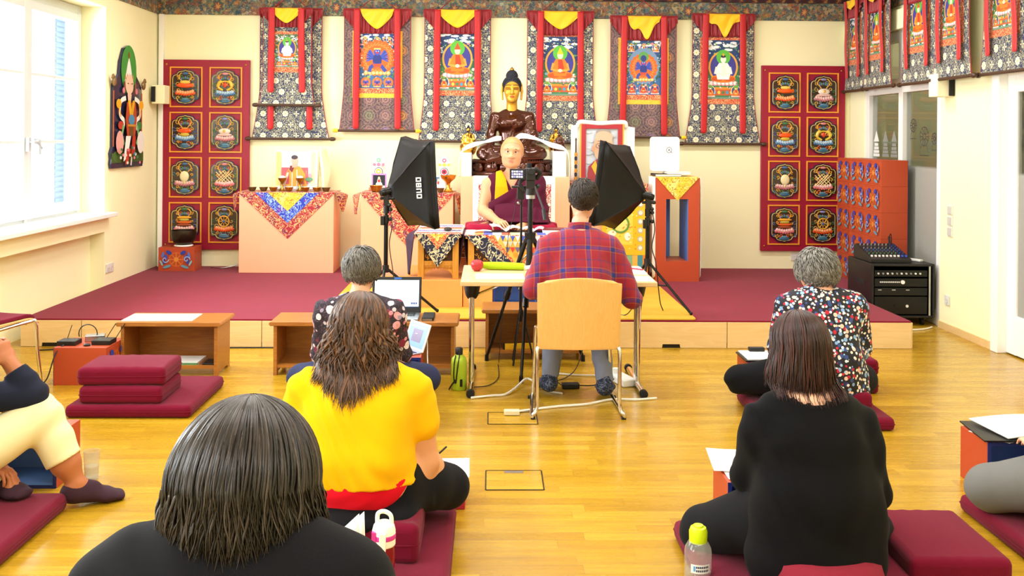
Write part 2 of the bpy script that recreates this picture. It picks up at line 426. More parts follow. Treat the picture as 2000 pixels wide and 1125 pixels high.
M['redboard'] = mk('crimson_lacquer', '#971030', .42, nz=(6, .05))
def floormat():
    t = NT('oak_parquet'); p = t.xyz(t.coords()); w = .072
    row = t.math('FLOOR', t.math('DIVIDE', p[1], w)); fy = t.math('FRACT', t.math('DIVIDE', p[1], w))
    off = t.white(t.vec(row, 3.1, .7))[0]
    ux = t.math('ADD', t.math('DIVIDE', p[0], .78), t.math('MULTIPLY', off, 7.3)); col = t.math('FLOOR', ux); fx = t.math('FRACT', ux)
    rnd = t.white(t.vec(col, row, 1.7))[0]
    gv = t.vec(t.math('ADD', t.math('MULTIPLY', p[0], 1.3), t.math('MULTIPLY', rnd, 40)), t.math('MULTIPLY', p[1], 22), rnd)
    g = t.noise(gv, 2.2, 5, .62, .5); fl = t.noise(gv, 7, 2)
    base = t.ramp(rnd, [(0, '#ac8317'), (.35, '#b48b1b'), (.7, '#ba911f'), (1, '#c49b28')])
    c = t.mix(t.math('MULTIPLY', t.step(g, .38, .75), .45), base, '#855e10')
    c = t.mix(t.math('MULTIPLY', t.step(fl, .62, .8), .25), c, '#8f5a18')
    e = t.math('MAXIMUM', t.step(t.math('ABSOLUTE', t.math('SUBTRACT', fy, .5)), .485, .5), t.step(t.math('ABSOLUTE', t.math('SUBTRACT', fx, .5)), .4975, .5))
    c = t.mix(t.math('MULTIPLY', e, .45), c, '#6b430f')
    t.bump(t.math('SUBTRACT', t.math('MULTIPLY', g, .2), e), .12, .002)
    return t.fin(c, t.math('ADD', .2, t.math('MULTIPLY', g, .16)), spec=.5, coat=.25)
M['floor'] = floormat()
def friezemat():
    t = NT('painted_frieze'); p = t.xyz(t.coords()); u = t.math('ADD', p[0], p[1]); z = p[2]
    v = t.vec(u, z, 0)
    vo = t.voro(v, 34); vo2 = t.voro(v, 15)
    c = t.ramp(t.xyz(vo[1])[0], [(0, '#2f4250'), (.25, '#4d6a6c'), (.42, '#7d4a3a'), (.55, '#b98b4a'), (.66, '#c9b48a'), (.75, '#a04436'), (.85, '#40607a'), (.95, '#60743f')], 'CONSTANT')
    c2 = t.ramp(t.xyz(vo2[1])[0], [(0, '#34505c'), (.4, '#566a5c'), (.6, '#8a5a44'), (.8, '#5d7f88')], 'CONSTANT')
    c = t.mix(.5, c, c2)
    nn = t.noise(v, 20, 3, .6, 2.0); line = t.step(t.math('ABSOLUTE', t.math('SUBTRACT', nn, .5)), .035, .0)
    c = t.mix(t.math('MULTIPLY', line, .7), c, '#c9a45c')
    # repeated medallions
    fu = t.math('SUBTRACT', t.math('FRACT', t.math('DIVIDE', u, .62)), .5); fu = t.math('MULTIPLY', fu, .62)
    fz = t.math('SUBTRACT', z, 2.935)
    an = t.math('ARCTAN2', fz, fu); wob = t.math('ADD', t.math('MULTIPLY', t.math('COSINE', t.math('MULTIPLY', an, 7)), .14), t.math('MULTIPLY', t.math('SUBTRACT', t.noise(v, 45, 2), .5), .7))
    r = t.math('SQRT', t.math('ADD', t.math('POWER', t.math('DIVIDE', fu, .075), 2), t.math('POWER', t.math('DIVIDE', fz, .09), 2)))
    r = t.math('ADD', r, wob); c = t.mix(t.step(r, 1.0, .9), c, t.ramp(r, [(0, '#c99a5a'), (.25, '#8a4a38'), (.5, '#3f5a62'), (.72, '#6a7a5a'), (.88, '#b89a60')], 'CONSTANT'))
    return t.fin(c, .7)
M['frieze'] = friezemat()
def bandmat():
    t = NT('dark_valance'); p = t.xyz(t.coords()); u = t.math('ADD', p[0], p[1])
    w = t.math('SINE', t.math('MULTIPLY', u, 42)); f = t.noise(t.vec(u, p[2], 0), 40, 2)
    return t.fin(t.ramp(t.math('ADD', t.math('MULTIPLY', w, .3), f), [(.2, '#3a1a22'), (.45, '#22303a'), (.6, '#6a2a22'), (.75, '#8a6a3a')], 'CONSTANT'), .8)
M['band'] = bandmat()
def glassmat(name, tint=(1, 1, 1), rough=0.0, frost=0.0, haze=0.0):
    t = NT(name); out = t.n['Material Output']
    tr = t.new('ShaderNodeBsdfTransparent'); tr.inputs[0].default_value = tuple(tint) + (1,)
    gl = t.new('ShaderNodeBsdfGlossy'); gl.inputs[1].default_value = rough
    lw = t.new('ShaderNodeLayerWeight'); fr = t.new('ShaderNodeMath', operation='MULTIPLY_ADD'); t.put(fr.inputs[0], t.math('POWER', lw.outputs['Facing'], 5)); fr.inputs[1].default_value = .9; fr.inputs[2].default_value = .04
    mx = t.new('ShaderNodeMixShader'); t.t.links.new(fr.outputs[0], mx.inputs[0]); t.t.links.new(tr.outputs[0], mx.inputs[1]); t.t.links.new(gl.outputs[0], mx.inputs[2])
    last = mx
    if haze:
        dh = t.new('ShaderNodeBsdfDiffuse'); dh.inputs[0].default_value = (.85, .86, .85, 1); m3 = t.new('ShaderNodeMixShader'); m3.inputs[0].default_value = haze; t.t.links.new(mx.outputs[0], m3.inputs[1]); t.t.links.new(dh.outputs[0], m3.inputs[2]); last = m3
    if frost:
        z = t.xyz(t.coords())[2]; df = t.new('ShaderNodeBsdfDiffuse'); df.inputs[0].default_value = (.5, .5, .46, 1)
        m2 = t.new('ShaderNodeMixShader'); t.put(m2.inputs[0], t.math('MULTIPLY', t.step(z, 1.36, 1.33), frost)); t.t.links.new(mx.outputs[0], m2.inputs[1]); t.t.links.new(df.outputs[0], m2.inputs[2]); last = m2
    t.t.links.new(last.outputs[0], out.inputs[0]); return t.m
M['glass'] = glassmat('window_glass', (.97, .99, 1.0))
M['partglass'] = glassmat('partition_glass', (.80, .82, .80), 0.0, .55)
# ---------------------------------------------------------------- setting
M['frame'] = mk('window_paint', '#d3d7da', .35); M['handle'] = mk('handle_grey', '#b4b8bc', .3)
XL, XR, YB, YF = -3.5, 3.82, 10.02, -2.0
s = MB(); s.b2((XL - .4, YF - .1, -.12), (XR + 1.6, YB + .1, 0)); struct(s.build('floor', M['floor']))
s = MB(); s.b2((XL - .4, YF - .1, CEIL), (XR + 1.6, YB + .1, CEIL + .1)); struct(s.build('ceiling', M['ceiling']))
s = MB(); s.b2((XL - .4, YB, 0), (XR + 1.6, YB + .12, CEIL)); struct(s.build('wall_back', M['wall']))
s = MB(); s.b2((XL - .4, YF - .12, 0), (XR + 1.6, YF, CEIL)); struct(s.build('wall_front', M['wall']))
s = MB(); ZS, ZT = .84, 2.74
edges = [YF] + [y for w in sorted(WINDOWS) for y in (w[0] - .33 if w[0] > 6 else w[0], w[1] - .05)] + [YB]
for i in range(0, len(edges), 2): s.b2((XL - .36, edges[i], 0), (XL, edges[i + 1], CEIL))
for i in range(1, len(edges) - 1, 2):
    a, b = edges[i], edges[i + 1]
    s.b2((XL - .36, a, ZT), (XL, b, CEIL)); s.b2((XL - .36, a, .70), (XL, b, ZS)); s.b2((XL - .36, a, 0), (XL - .13, b, .70))
struct(s.build('wall_left', M['wall']))
for n_, i in enumerate(range(len(edges) - 3, 0, -2)):
    a, b = edges[i], edges[i + 1]; mid = (a + b) / 2; x0, x1 = XL - .30, XL - .22
    f = MB()
    for y0, y1 in ((a, a + .07), (b - .07, b)): f.b2((x0, y0, ZS), (x1, y1, ZT))
    f.b2((x0 + .002, a + .002, ZT - .09), (x1 - .002, b - .002, ZT - .002)); f.b2((x0 + .002, a + .002, ZS + .002), (x1 - .002, b - .002, ZS + .07)); f.b2((x0 - .002, mid - .025, ZS + .004), (x1 + .012, mid + .025, ZT - .05))
    fr = struct(f.build('window_%d' % (n_ + 1), M['frame'], bev=.004))
    for y0, y1 in ((a + .06, mid), (mid, b - .06)):
        q = MB(); xa, xb = x0 + .01, x1 + .022
        q.b2((xa, y0, ZS + .06), (xb, y0 + .06, ZT - .08)); q.b2((xa, y1 - .06, ZS + .06), (xb, y1, ZT - .08))
        q.b2((xa + .002, y0 + .004, ZS + .062), (xb - .002, y1 - .004, ZS + .145)); q.b2((xa + .002, y0 + .004, ZT - .15), (xb - .002, y1 - .004, ZT - .082))
        q.b2((xa + .012, (y0 + y1) / 2 - .012, ZS + .1), (xb - .012, (y0 + y1) / 2 + .012, ZT - .1))
        for z in (1.52, 2.07): q.b2((xa + .01, y0, z - .012), (xb - .01, y1, z + .012))
        sh = q.build('sash', M['frame'], fr, bev=.003)
        g = MB(); g.b2((x0 + .04, y0 + .05, ZS + .14), (x0 + .046, y1 - .05, ZT - .14)); g.build('glass', M['glass'], sh)
    h = MB(); h.box((x1 + .04, mid - .03, 1.5), (.03, .035, .11)); h.tube([(x1 + .05, mid - .03, 1.52), (x1 + .085, mid - .03, 1.52), (x1 + .09, mid + .02, 1.515), (x1 + .09, mid + .09, 1.47)], .011, 8)
    h.tube([(x1 + .05, mid + .05, 1.54), (x1 + .09, mid + .055, 1.54), (x1 + .09, mid + .065, 1.42)], .009, 8)
    h.build('handle', M['handle'], fr, 40)
    sl = MB(); sl.b2((XL - .25, a - .06, ZS - .002), (XL + .09, b + .08, ZS + .035)); struct(sl.build('window_%d_sill' % (n_ + 1), M['white'], bev=.006))
# outside the window: shutter and trees
s = MB(); s.b2((-4.12, 8.93, .6), (-4.08, 9.15, 2.9)); 
for k in range(44): s.b2((-4.085, 8.95, .65 + k * .05), (-4.07, 9.13, .68 + k * .05))
tag(s.build('outside_shutter', mk('shutter_blue', '#34548c', .6)), 'pale blue louvred shutter folded back outside the left window', 'shutter')
# right wall with glazed partition and door
PY0, PY1, DY0, DY1 = 7.97, 9.62, 5.9, 7.0
s = MB(); X0, X1 = XR, XR + .22
s.b2((X0, PY1, 0), (X1, YB, CEIL)); s.b2((X0, DY1 + .1, 0), (X1, PY0, CEIL)); s.b2((X0, YF, 0), (X1, DY0 - .1, CEIL))
s.b2((X0, PY0, 2.78), (X1, PY1, CEIL)); s.b2((X0 - .05, PY0, 2.62), (X1, YB, 2.8)); s.b2((X0, DY0 - .1, 2.2), (X1, DY1 + .1, CEIL))
struct(s.build('wall_right', M['wall']))
f = MB()
f.b2((X0 + .012, PY0 + .002, 2.03), (X0 + .098, PY1 - .002, 2.17))
for y in (PY0, (PY0 + PY1) / 2 - .05, PY1 - .09): f.b2((X0 + .01, y, 0), (X0 + .1, y + .09, 2.62))
f.b2((X0 + .012, PY0 + .002, .002), (X0 + .098, PY1 - .002, .12)); f.b2((X0 + .012, PY0 + .002, 2.52), (X0 + .098, PY1 - .002, 2.618))
pw = struct(f.build('window_5', M['white'], bev=.004))
g = MB(); g.b2((X0 + .05, PY0 + .02, .1), (X0 + .056, PY1 - .02, 2.55)); g.build('glass', M['partglass'], pw)
d = MB(); a = Art(d, 0)
def stupa(cx, z, w, c='#e9ece6'):
    for k in range(4): a.rect(cx - w * (.5 - k * .07), z + k * .035, cx + w * (.5 - k * .07), z + k * .035 + .028, c)
    a.poly([(cx - w * .42, z + .15), (cx + w * .42, z + .15), (cx, z + .26)], c)
def motif(cx, z, r, c='#3b3a36'):
    for k in range(12): q = k * PI / 6; a.line([(cx + .3 * r * math.cos(q), z + .3 * r * math.sin(q)), (cx + r * math.cos(q), z + r * math.sin(q))], .008, c)
    a.line([(cx + r * math.cos(q * PI / 12), z + r * math.sin(q * PI / 12)) for q in range(25)], .008, c)
    a.line([(cx + .3 * r * math.cos(q * PI / 12), z + .3 * r * math.sin(q * PI / 12)) for q in range(25)], .008, c)
    a.line([(cx - r * .7, z - r), (cx - r, z - r * 2), (cx + r, z - r * 2), (cx + r * .7, z - r)], .008, c)
stupa(.2, 1.42, .15); stupa(.42, 1.42, .15, '#8d8f88'); stupa(.62, 1.42, .15, '#8d8f88'); motif(1.26, 1.62, .085); motif(1.05, 1.72, .06); motif(1.47, 1.6, .05)
o = d.build('decal', M['print'], pw); o.location = (X0 + .046, PY1, 0); o.rotation_euler = (0, 0, -PI / 2)
s = MB(); s.b2((XR + 1.45, 5.0, 0), (XR + 1.55, YB + .1, CEIL)); s.b2((XR + .22, 5.0, 0), (XR + 1.55, 5.1, CEIL)); struct(s.build('wall_corridor', mk('corridor_paint', '#b5ad98', .9)))
f = MB(); f.b2((X0 - .03, DY1, 0), (X1, DY1 + .1, 2.2)); f.b2((X0 - .03, DY0 - .1, 0), (X1, DY0, 2.2)); f.b2((X0 - .028, DY0 - .098, 2.1), (X1 - .002, DY1 + .098, 2.198))
dr = struct(f.build('door_1', M['white'], bev=.006))
q = MB(); x0, x1 = X0 + .04, X0 + .08
for lo, hi in (((DY1 - .13), DY1), (DY0, DY0 + .13)): q.b2((x0, lo, .01), (x1, hi, 2.1))
q.b2((x0 + .002, DY0 + .004, 1.95), (x1 - .002, DY1 - .004, 2.098)); q.b2((x0 + .002, DY0 + .004, .012), (x1 - .002, DY1 - .004, .3)); lf = q.build('door_leaf', M['white'], dr, bev=.005)
g = MB(); g.b2((x0 + .015, DY0 + .1, .28), (x0 + .021, DY1 - .1, 1.97)); g.build('glass', M['partglass'], lf)
q = MB(); q.tube([(x0, DY0 + .06, 1.05), (x0 - .05, DY0 + .06, 1.05), (x0 - .05, DY0 + .18, 1.05)], .01, 8); q.build('handle', M['steel'], lf, 40)
# frieze, valance band, base trim, corner pipe
s = MB(); s.b2((XL, YB - .012, 2.845), (XR, YB, 3.03)); s.b2((XL, YF, 2.845), (XL + .012, YB - .012, 3.03)); s.b2((XR - .012, PY0, 2.845), (XR, YB - .012, 3.03)); struct(s.build('trim_1', M['frieze']))
s = MB(); s.b2((XL, YB - .05, 3.03), (XR, YB, 3.13)); s.b2((XL, YF, 3.03), (XL + .05, YB - .05, 3.13)); s.b2((XR - .05, PY0, 3.03), (XR, YB - .05, 3.13)); struct(s.build('trim_2', M['band']))
s = MB(); s.b2((XR - .014, DY1 + .1, 0), (XR, PY0, .06)); s.b2((XR - .014, YF, 0), (XR, DY0 - .1, .06)); struct(s.build('baseboard_right', M['birch']))
s = MB(); s.b2((XL, YF, 0), (XL + .014, 6.6, .06)); struct(s.build('baseboard_left', M['birch']))
s = MB(); s.b2((XL + .02, YB - .05, .2), (XL + .07, YB, 2.845)); struct(s.build('trim_3', M['white'], bev=.004))
# stage: carpeted platform of plywood-fronted modules
ST, SY, SXR = .2, 7.16, 3.215
s = MB(); s.prism([(XL, SY + .005), (SXR - .005, SY + .005), (SXR - .005, 8.6), (3.28, YB), (XL, YB)], .0, ST - .005)
stg = struct(s.build('floor_stage', M['birch']))
s = MB(); s.prism([(XL, SY), (SXR, SY), (SXR, 8.6), (3.82, 8.6), (3.82, YB), (XL, YB)], ST - .004, ST + .006); s.build('carpet', M['carpet'], stg)
seams = [XL, -3.05, -1.71, -.35, .95, 1.80, SXR]
for x0, x1 in zip(seams, seams[1:]):
    c = (x0 + x1) / 2; p = [(x0 + .003, 0.002), (c - .07, .002), (c - .065, .03), (c + .065, .03), (c + .07, .002), (x1 - .003, .002), (x1 - .003, ST - .006), (x0 + .003, ST - .006)]
    q = MB(); q.prism(p, SY - .015, SY + .003, 'y'); q.build('front_panel', M['birch'], stg)
q = MB(); q.b2((XL, SY - .004, 0), (SXR, SY + .004, .035)); q.build('hand_hole_shade', M['black'], stg)  # black strip standing in for the shade inside the hand holes
q = MB(); q.b2((SXR - .002, SY, 0), (SXR + .012, 8.6, ST - .006)); q.build('side_panel', M['birch'], stg)
rg = MB(); rg.prism(rad(2.87, 2.1, .03), ST + .006, ST + .022); o = rg.build('rug', M['rug'], bev=.006); o.location = (.135, 8.215, 0); tag(o, 'golden yellow deep pile rug laid over the front edge of the stage', 'rug')
# ceiling lamps of the room
for i, (x, y) in enumerate(LAMPS):
    t = thing('ceiling_light', 'white rectangular ceiling lamp above the hall', 'light', (x, y, CEIL - .07), 0, 'ceiling lamps')
    q = MB(); q.box((0, 0, .035), (1.2, .32, .07)); q.build('housing', M['white'], t, bev=.004)
# ---------------------------------------------------------------- brocades
def brocade(name, base, fig, sc=26, ros=None, pitch=.17, rcol='#e9e4c8', rough=.55, alt=None, w=.055, off=(0, 0)):
    t = NT(name); v = t.coords(); p = t.xyz(v)
    n = t.noise(v, sc, 1, .4, 1.6); k = t.math('ABSOLUTE', t.math('SUBTRACT', t.math('FRACT', t.math('MULTIPLY', n, 3.0)), .5))
    f = t.step(k, w + .11, w); c = t.mix(f, base, fig)
    if alt: c = t.mix(t.step(t.noise(v, sc * .45, 1), .55, .6), c, t.mix(f, alt, fig))
    if ros:
        u = t.math('ADD', t.math('DIVIDE', t.math('ADD', p[0], p[1]), pitch), off[0]); z = t.math('ADD', t.math('DIVIDE', p[2], pitch), off[1])
        row = t.math('FLOOR', z); fz = t.math('SUBTRACT', t.math('FRACT', z), .5)
        u2 = t.math('ADD', u, t.math('MULTIPLY', t.math('FRACT', t.math('MULTIPLY', row, .5)), 1.0)); fu = t.math('SUBTRACT', t.math('FRACT', u2), .5)
        par = t.math('GREATER_THAN', t.math('FRACT', t.math('MULTIPLY', t.math('ADD', t.math('FLOOR', u2), 0), .5)), .25)
        r = t.math('SQRT', t.math('ADD', t.math('MULTIPLY', fu, fu), t.math('MULTIPLY', fz, fz))); a = t.math('ARCTAN2', fz, fu)
        pet = t.math('ADD', .29, t.math('MULTIPLY', t.math('COSINE', t.math('MULTIPLY', a, 8)), .03))
        cro = t.math('ADD', .17, t.math('MULTIPLY', t.math('COSINE', t.math('MULTIPLY', a, 4)), .12))
        lim = t.math('ADD', t.math('MULTIPLY', pet, par), t.math('MULTIPLY', cro, t.math('SUBTRACT', 1, par)))
        m = t.step(t.math('SUBTRACT', lim, r), 0, .03); ring = t.step(t.math('SUBTRACT', t.math('ADD', lim, .07), r), 0, .02)
        c = t.mix(ring, c, base); c = t.mix(m, c, t.mix(t.step(r, .05, .08), '#b9a970', rcol))
    t.bump(n, .15, .002)
    return t.fin(c, rough, sheen=.1)
def octobrocade(name):
    t = NT(name); p = t.xyz(t.coords()); pt = .17
    u = t.math('DIVIDE', t.math('ADD', p[0], p[1]), pt); z = t.math('DIVIDE', p[2], pt)
    iu, iz = t.math('FLOOR', u), t.math('FLOOR', z); fu = t.math('ABSOLUTE', t.math('SUBTRACT', t.math('FRACT', u), .5)); fz = t.math('ABSOLUTE', t.math('SUBTRACT', t.math('FRACT', z), .5))
    oc = t.math('MAXIMUM', t.math('MAXIMUM', fu, fz), t.math('MULTIPLY', t.math('ADD', fu, fz), .72))
    rnd = t.white(t.vec(iu, iz, 2))[0]
    inner = t.ramp(rnd, [(0, '#8e6a6c'), (.3, '#6e6f5a'), (.5, '#8a6f93'), (.7, '#b5793e'), (.85, '#5d5670')], 'CONSTANT')
    ln = t.step(t.math('ABSOLUTE', t.math('SUBTRACT', t.math('FRACT', t.math('MULTIPLY', oc, 6)), .5)), .17, .06)
    c = t.mix(t.step(oc, .30, .32), inner, '#6a5358'); c = t.mix(ln, c, '#2f2836')
    c = t.mix(t.math('MULTIPLY', t.step(t.noise(t.coords(), 60, 2), .5, .6), .35), c, '#b08f6a')
    return t.fin(c, .6, sheen=.1)
M['navybro'] = brocade('navy_brocade', '#1f2b54', '#bab78f', 38, True, .115, rcol='#dedabb', w=.095)
M['brownbro'] = octobrocade('brown_brocade')
M['orangebro'] = brocade('orange_brocade', '#c43a1c', '#f2c789', 46, w=.07)
M['yellowbro'] = brocade('yellow_brocade', '#eeb01c', '#f7d560', 40)
M['redbro'] = brocade('red_brocade', '#a01c30', '#e9b877', 24, alt='#7c2548', w=.08)
M['bluebro'] = brocade('blue_brocade', '#2338b4', '#9fc3e0', 22, alt='#6a2fa0')
M['goldbro'] = brocade('gold_brocade', '#efc73a', '#a9791c', 22, alt='#f6dc7a', w=.03)
M['throne'] = brocade('throne_brocade', '#a8202c', '#f3e9d4', 30, w=.13)
M['navyscroll'] = brocade('navy_scroll_brocade', '#191d3c', '#d3c9a0', 17, w=.075)
M['patch'] = None
M['silkred'] = mk('red_silk', '#bb0f18', .45, sheen=.3, nz=(30, .06))
M['silkdark'] = mk('crimson_silk', '#8e0c1c', .42, sheen=.3)
M['silkyel'] = mk('yellow_silk', '#fbc714', .42, sheen=.3, nz=(8, .06))
M['khata'] = mk('white_silk', '#fbfaf4', .5, sheen=.2)
M['rod'] = mk('dark_rod', '#4a3222', .4)
M['lining'] = mk('purple_lining', '#2a1530', .7)
# ---------------------------------------------------------------- painted figures for the scrolls
def lotus(a, cx, z, w, h, col='#f0e6e2', col2='#e08a92', n=7):
    for k in range(n):
        x = cx + w * (k / (n - 1) - .5) * .9
        a.ell(x, z + h * .5, w / n * .75, h * .62, col2, 10); a.ell(x, z + h * .55, w / n * .5, h * .45, col, 8)
def sage(a, cx, z, s, robe='#e87818', halo='#52a83a', skin='#f4dcc4', aur='#3a3a8c', ring='#e8a23a', hat=None, white=False):
    a.ell(cx, z + .52 * s, .50 * s, .55 * s, ring, 26); a.ell(cx, z + .52 * s, .44 * s, .49 * s, aur, 26)
    a.ell(cx, z + .86 * s, .24 * s, .25 * s, halo, 22)
    lotus(a, cx, z - .10 * s, .9 * s, .14 * s)
    body = '#f6f0ea' if white else robe
    a.ell(cx, z + .13 * s, .42 * s, .14 * s, robe, 20); a.ell(cx - .2 * s, z + .12 * s, .2 * s, .08 * s, '#c9521a', 14); a.ell(cx + .2 * s, z + .12 * s, .2 * s, .08 * s, '#c9521a', 14)
    a.poly([(cx - .2 * s, z + .1 * s), (cx + .2 * s, z + .1 * s), (cx + .27 * s, z + .45 * s), (cx + .14 * s, z + .66 * s), (cx - .14 * s, z + .66 * s), (cx - .27 * s, z + .45 * s)], body)
    a.poly([(cx - .06 * s, z + .2 * s), (cx + .16 * s, z + .2 * s), (cx + .07 * s, z + .64 * s), (cx - .07 * s, z + .64 * s)], skin if white else '#c43a1c')
    for sg in (-1, 1): a.line([(cx + sg * .22 * s, z + .52 * s), (cx + sg * .28 * s, z + .32 * s), (cx + sg * .05 * s, z + .27 * s)], .085 * s, skin if white else '#f09a3a')
    a.ell(cx, z + .28 * s, .07 * s, .06 * s, skin, 10)
    a.ell(cx, z + .78 * s, .095 * s, .125 * s, skin, 16)
    if hat: a.poly([(cx - .11 * s, z + .82 * s), (cx + .11 * s, z + .82 * s), (cx + .05 * s, z + .94 * s), (cx, z + 1.06 * s), (cx - .05 * s, z + .94 * s)], hat)
    else: a.ell(cx, z + .88 * s, .09 * s, .05 * s, '#2a2a34', 12); a.ell(cx, z + .94 * s, .04 * s, .05 * s, '#d9a23a', 8)
def fierce(a, cx, z, s):
    r_ = random.Random(5); n = 40
    a.poly([(cx + (.56 + .05 * (k % 2)) * s * math.cos(2 * PI * k / n), z + .5 * s + (.56 + .06 * (k % 2)) * s * math.sin(2 * PI * k / n)) for k in range(n)], '#e2641e')
    for k in range(26):
        q = 2 * PI * k / 26; a.spiral(cx + .44 * s * math.cos(q), z + .5 * s + .44 * s * math.sin(q), .06 * s, .012 * s, '#f5b562', 1.1, q)
    lotus(a, cx, z - .06 * s, .8 * s, .11 * s, '#f6e08a', '#d98a3a')
    for k in range(7):
        for sg in (-1, 1):
            q = math.radians(-15 + k * 15); a.line([(cx + sg * .08 * s, z + .5 * s), (cx + sg * (.2 + .16 * math.cos(q)) * s, z + (.46 + .3 * math.sin(q)) * s)], .05 * s, '#2e3f96' if k % 2 else '#3d56b8')
    a.ell(cx, z + .42 * s, .15 * s, .22 * s, '#27367f', 18)
    a.line([(cx - .05 * s, z + .3 * s), (cx - .22 * s, z + .18 * s), (cx - .26 * s, z + .03 * s)], .12 * s, '#32479f'); a.line([(cx + .05 * s, z + .3 * s), (cx + .16 * s, z + .2 * s), (cx + .28 * s, z + .05 * s)], .12 * s, '#32479f')
    a.poly([(cx - .16 * s, z + .3 * s), (cx + .16 * s, z + .3 * s), (cx + .1 * s, z + .16 * s), (cx, z + .22 * s), (cx - .1 * s, z + .16 * s)], '#c94a2a')
    a.ell(cx, z + .68 * s, .11 * s, .11 * s, '#3a4fae', 14); a.ell(cx, z + .66 * s, .05 * s, .03 * s, '#d03030', 8)
    for k in range(5): a.ell(cx + (k - 2) * .045 * s, z + .79 * s, .022 * s, .03 * s, '#f3d07a', 8)
    for sg in (-1, 1): a.ell(cx + sg * .04 * s, z + .71 * s, .018 * s, .014 * s, '#ffffff', 6)
def flora(a, w, h, r_, n=60):
    for k in range(n):
        x = r_.uniform(-w / 2, w / 2); z = r_.uniform(-h, 0)
        c = r_.choice(['#3f7a4a', '#5a9a52', '#e9e4da', '#7fb0c9', '#d98a8f', '#2f5d6e', '#86a85a', '#f2efe6'])
        rr = r_.uniform(.006, .02); x = max(-w / 2 + rr, min(w / 2 - rr, x)); z = max(-h + rr, min(-rr, z))
        a.ell(x, z, rr, rr * r_.uniform(.5, 1), c, 8)
def painting(kind, w, h):
    s = MB(); a = Art(s, 0, .00002); r_ = random.Random(sum(map(ord, kind)))
    sky = {'fierce': '#2d4a86', 'dark': '#2f4f86', 'green': '#4c6f4a'}.get(kind, '#24406f')
    a.rect(-w / 2, -h, w / 2, 0, sky); a.rect(-w / 2, -h, w / 2, -h * .5, '#3f7d4e' if kind not in ('fierce', 'dark') else '#3b6aa0')
    for k in range(5): a.ell(-w * .35 + k * w * .17, -h * .52, w * .2, h * .1, '#4f8f5c' if k % 2 else '#35684e', 14)
    flora(a, w * .98, h, r_)
    for k in range(14): a.ell(r_.uniform(-.42, .42) * w, -h * r_.uniform(.02, .2), w * .09, h * .022, '#e8eef2', 10)
    if kind in ('fierce', 'dark'):
        for x in (-.34, 0, .34): sage(a, x * w, -h * .2, w * .2, '#eda02a', '#d8b04a', ring='#f2e4c0')
        if kind == 'fierce': fierce(a, 0, -h * .72, w * .86)
        else:
            a.ell(0, -h * .47, w * .44, w * .5, '#6f8fb0', 26); fierce(a, 0, -h * .72, w * .66); a.ell(0, -h * .3, w * .14, w * .14, '#5a9a4a', 18); a.ell(0, -h * .33, w * .08, w * .09, '#2b3a80', 14)
        for x in (-.32, 0, .32): fierce(a, x * w, -h * .97, w * .24) if kind == 'fierce' else sage(a, x * w, -h * .97, w * .24, '#d9542a', '#c9803a', ring='#e8824a')
    else:
        hat = {'red': '#d9502a', 'yellow': '#f2c12a'}.get(kind); white = kind in ('white', 'green')
        sage(a, 0, -h * .72, w * .78, '#e8791c', '#58b23a', hat=hat, white=white, skin='#f6e6d8' if white else '#f2d6b8')
        a.poly([(-w * .3, -h * .8), (w * .3, -h * .8), (w * .36, -h * .84), (-w * .36, -h * .84)], '#d98a2a'); a.rect(-w * .28, -h * .94, w * .28, -h * .84, '#c2542a')
        for k in range(5): a.ell((k - 2) * w * .11, -h * .89, w * .04, h * .03, ['#3f8fb0', '#efc04a', '#3f7a4a'][k % 3], 12)
        for sg in (-1, 1): sage(a, sg * w * .34, -h * .95, w * .26, '#e8882a', '#63b046', ring='#e9dcc0', aur='#3c3f7c')
        a.rect(-w / 2, -h, w / 2, -h * .97, '#6f8f7a')
    for k in range(260):
        x, z = r_.uniform(-.48, .48) * w, -r_.uniform(.04, .82) * h
        if (x / (.43 * w)) ** 2 + ((z + .46 * h) / (.33 * h)) ** 2 < 1: continue
        q = r_.uniform(.004, .012); a.ell(x, z, q, q * r_.uniform(.5, 1), r_.choice(['#4a8a52', '#7fae62', '#e9e6dc', '#8fb9cf', '#d9948f', '#2f5d6e', '#efe9d8', '#3a6a3f', '#c9a04a']), 8, rot=r_.uniform(0, 3))
    return s
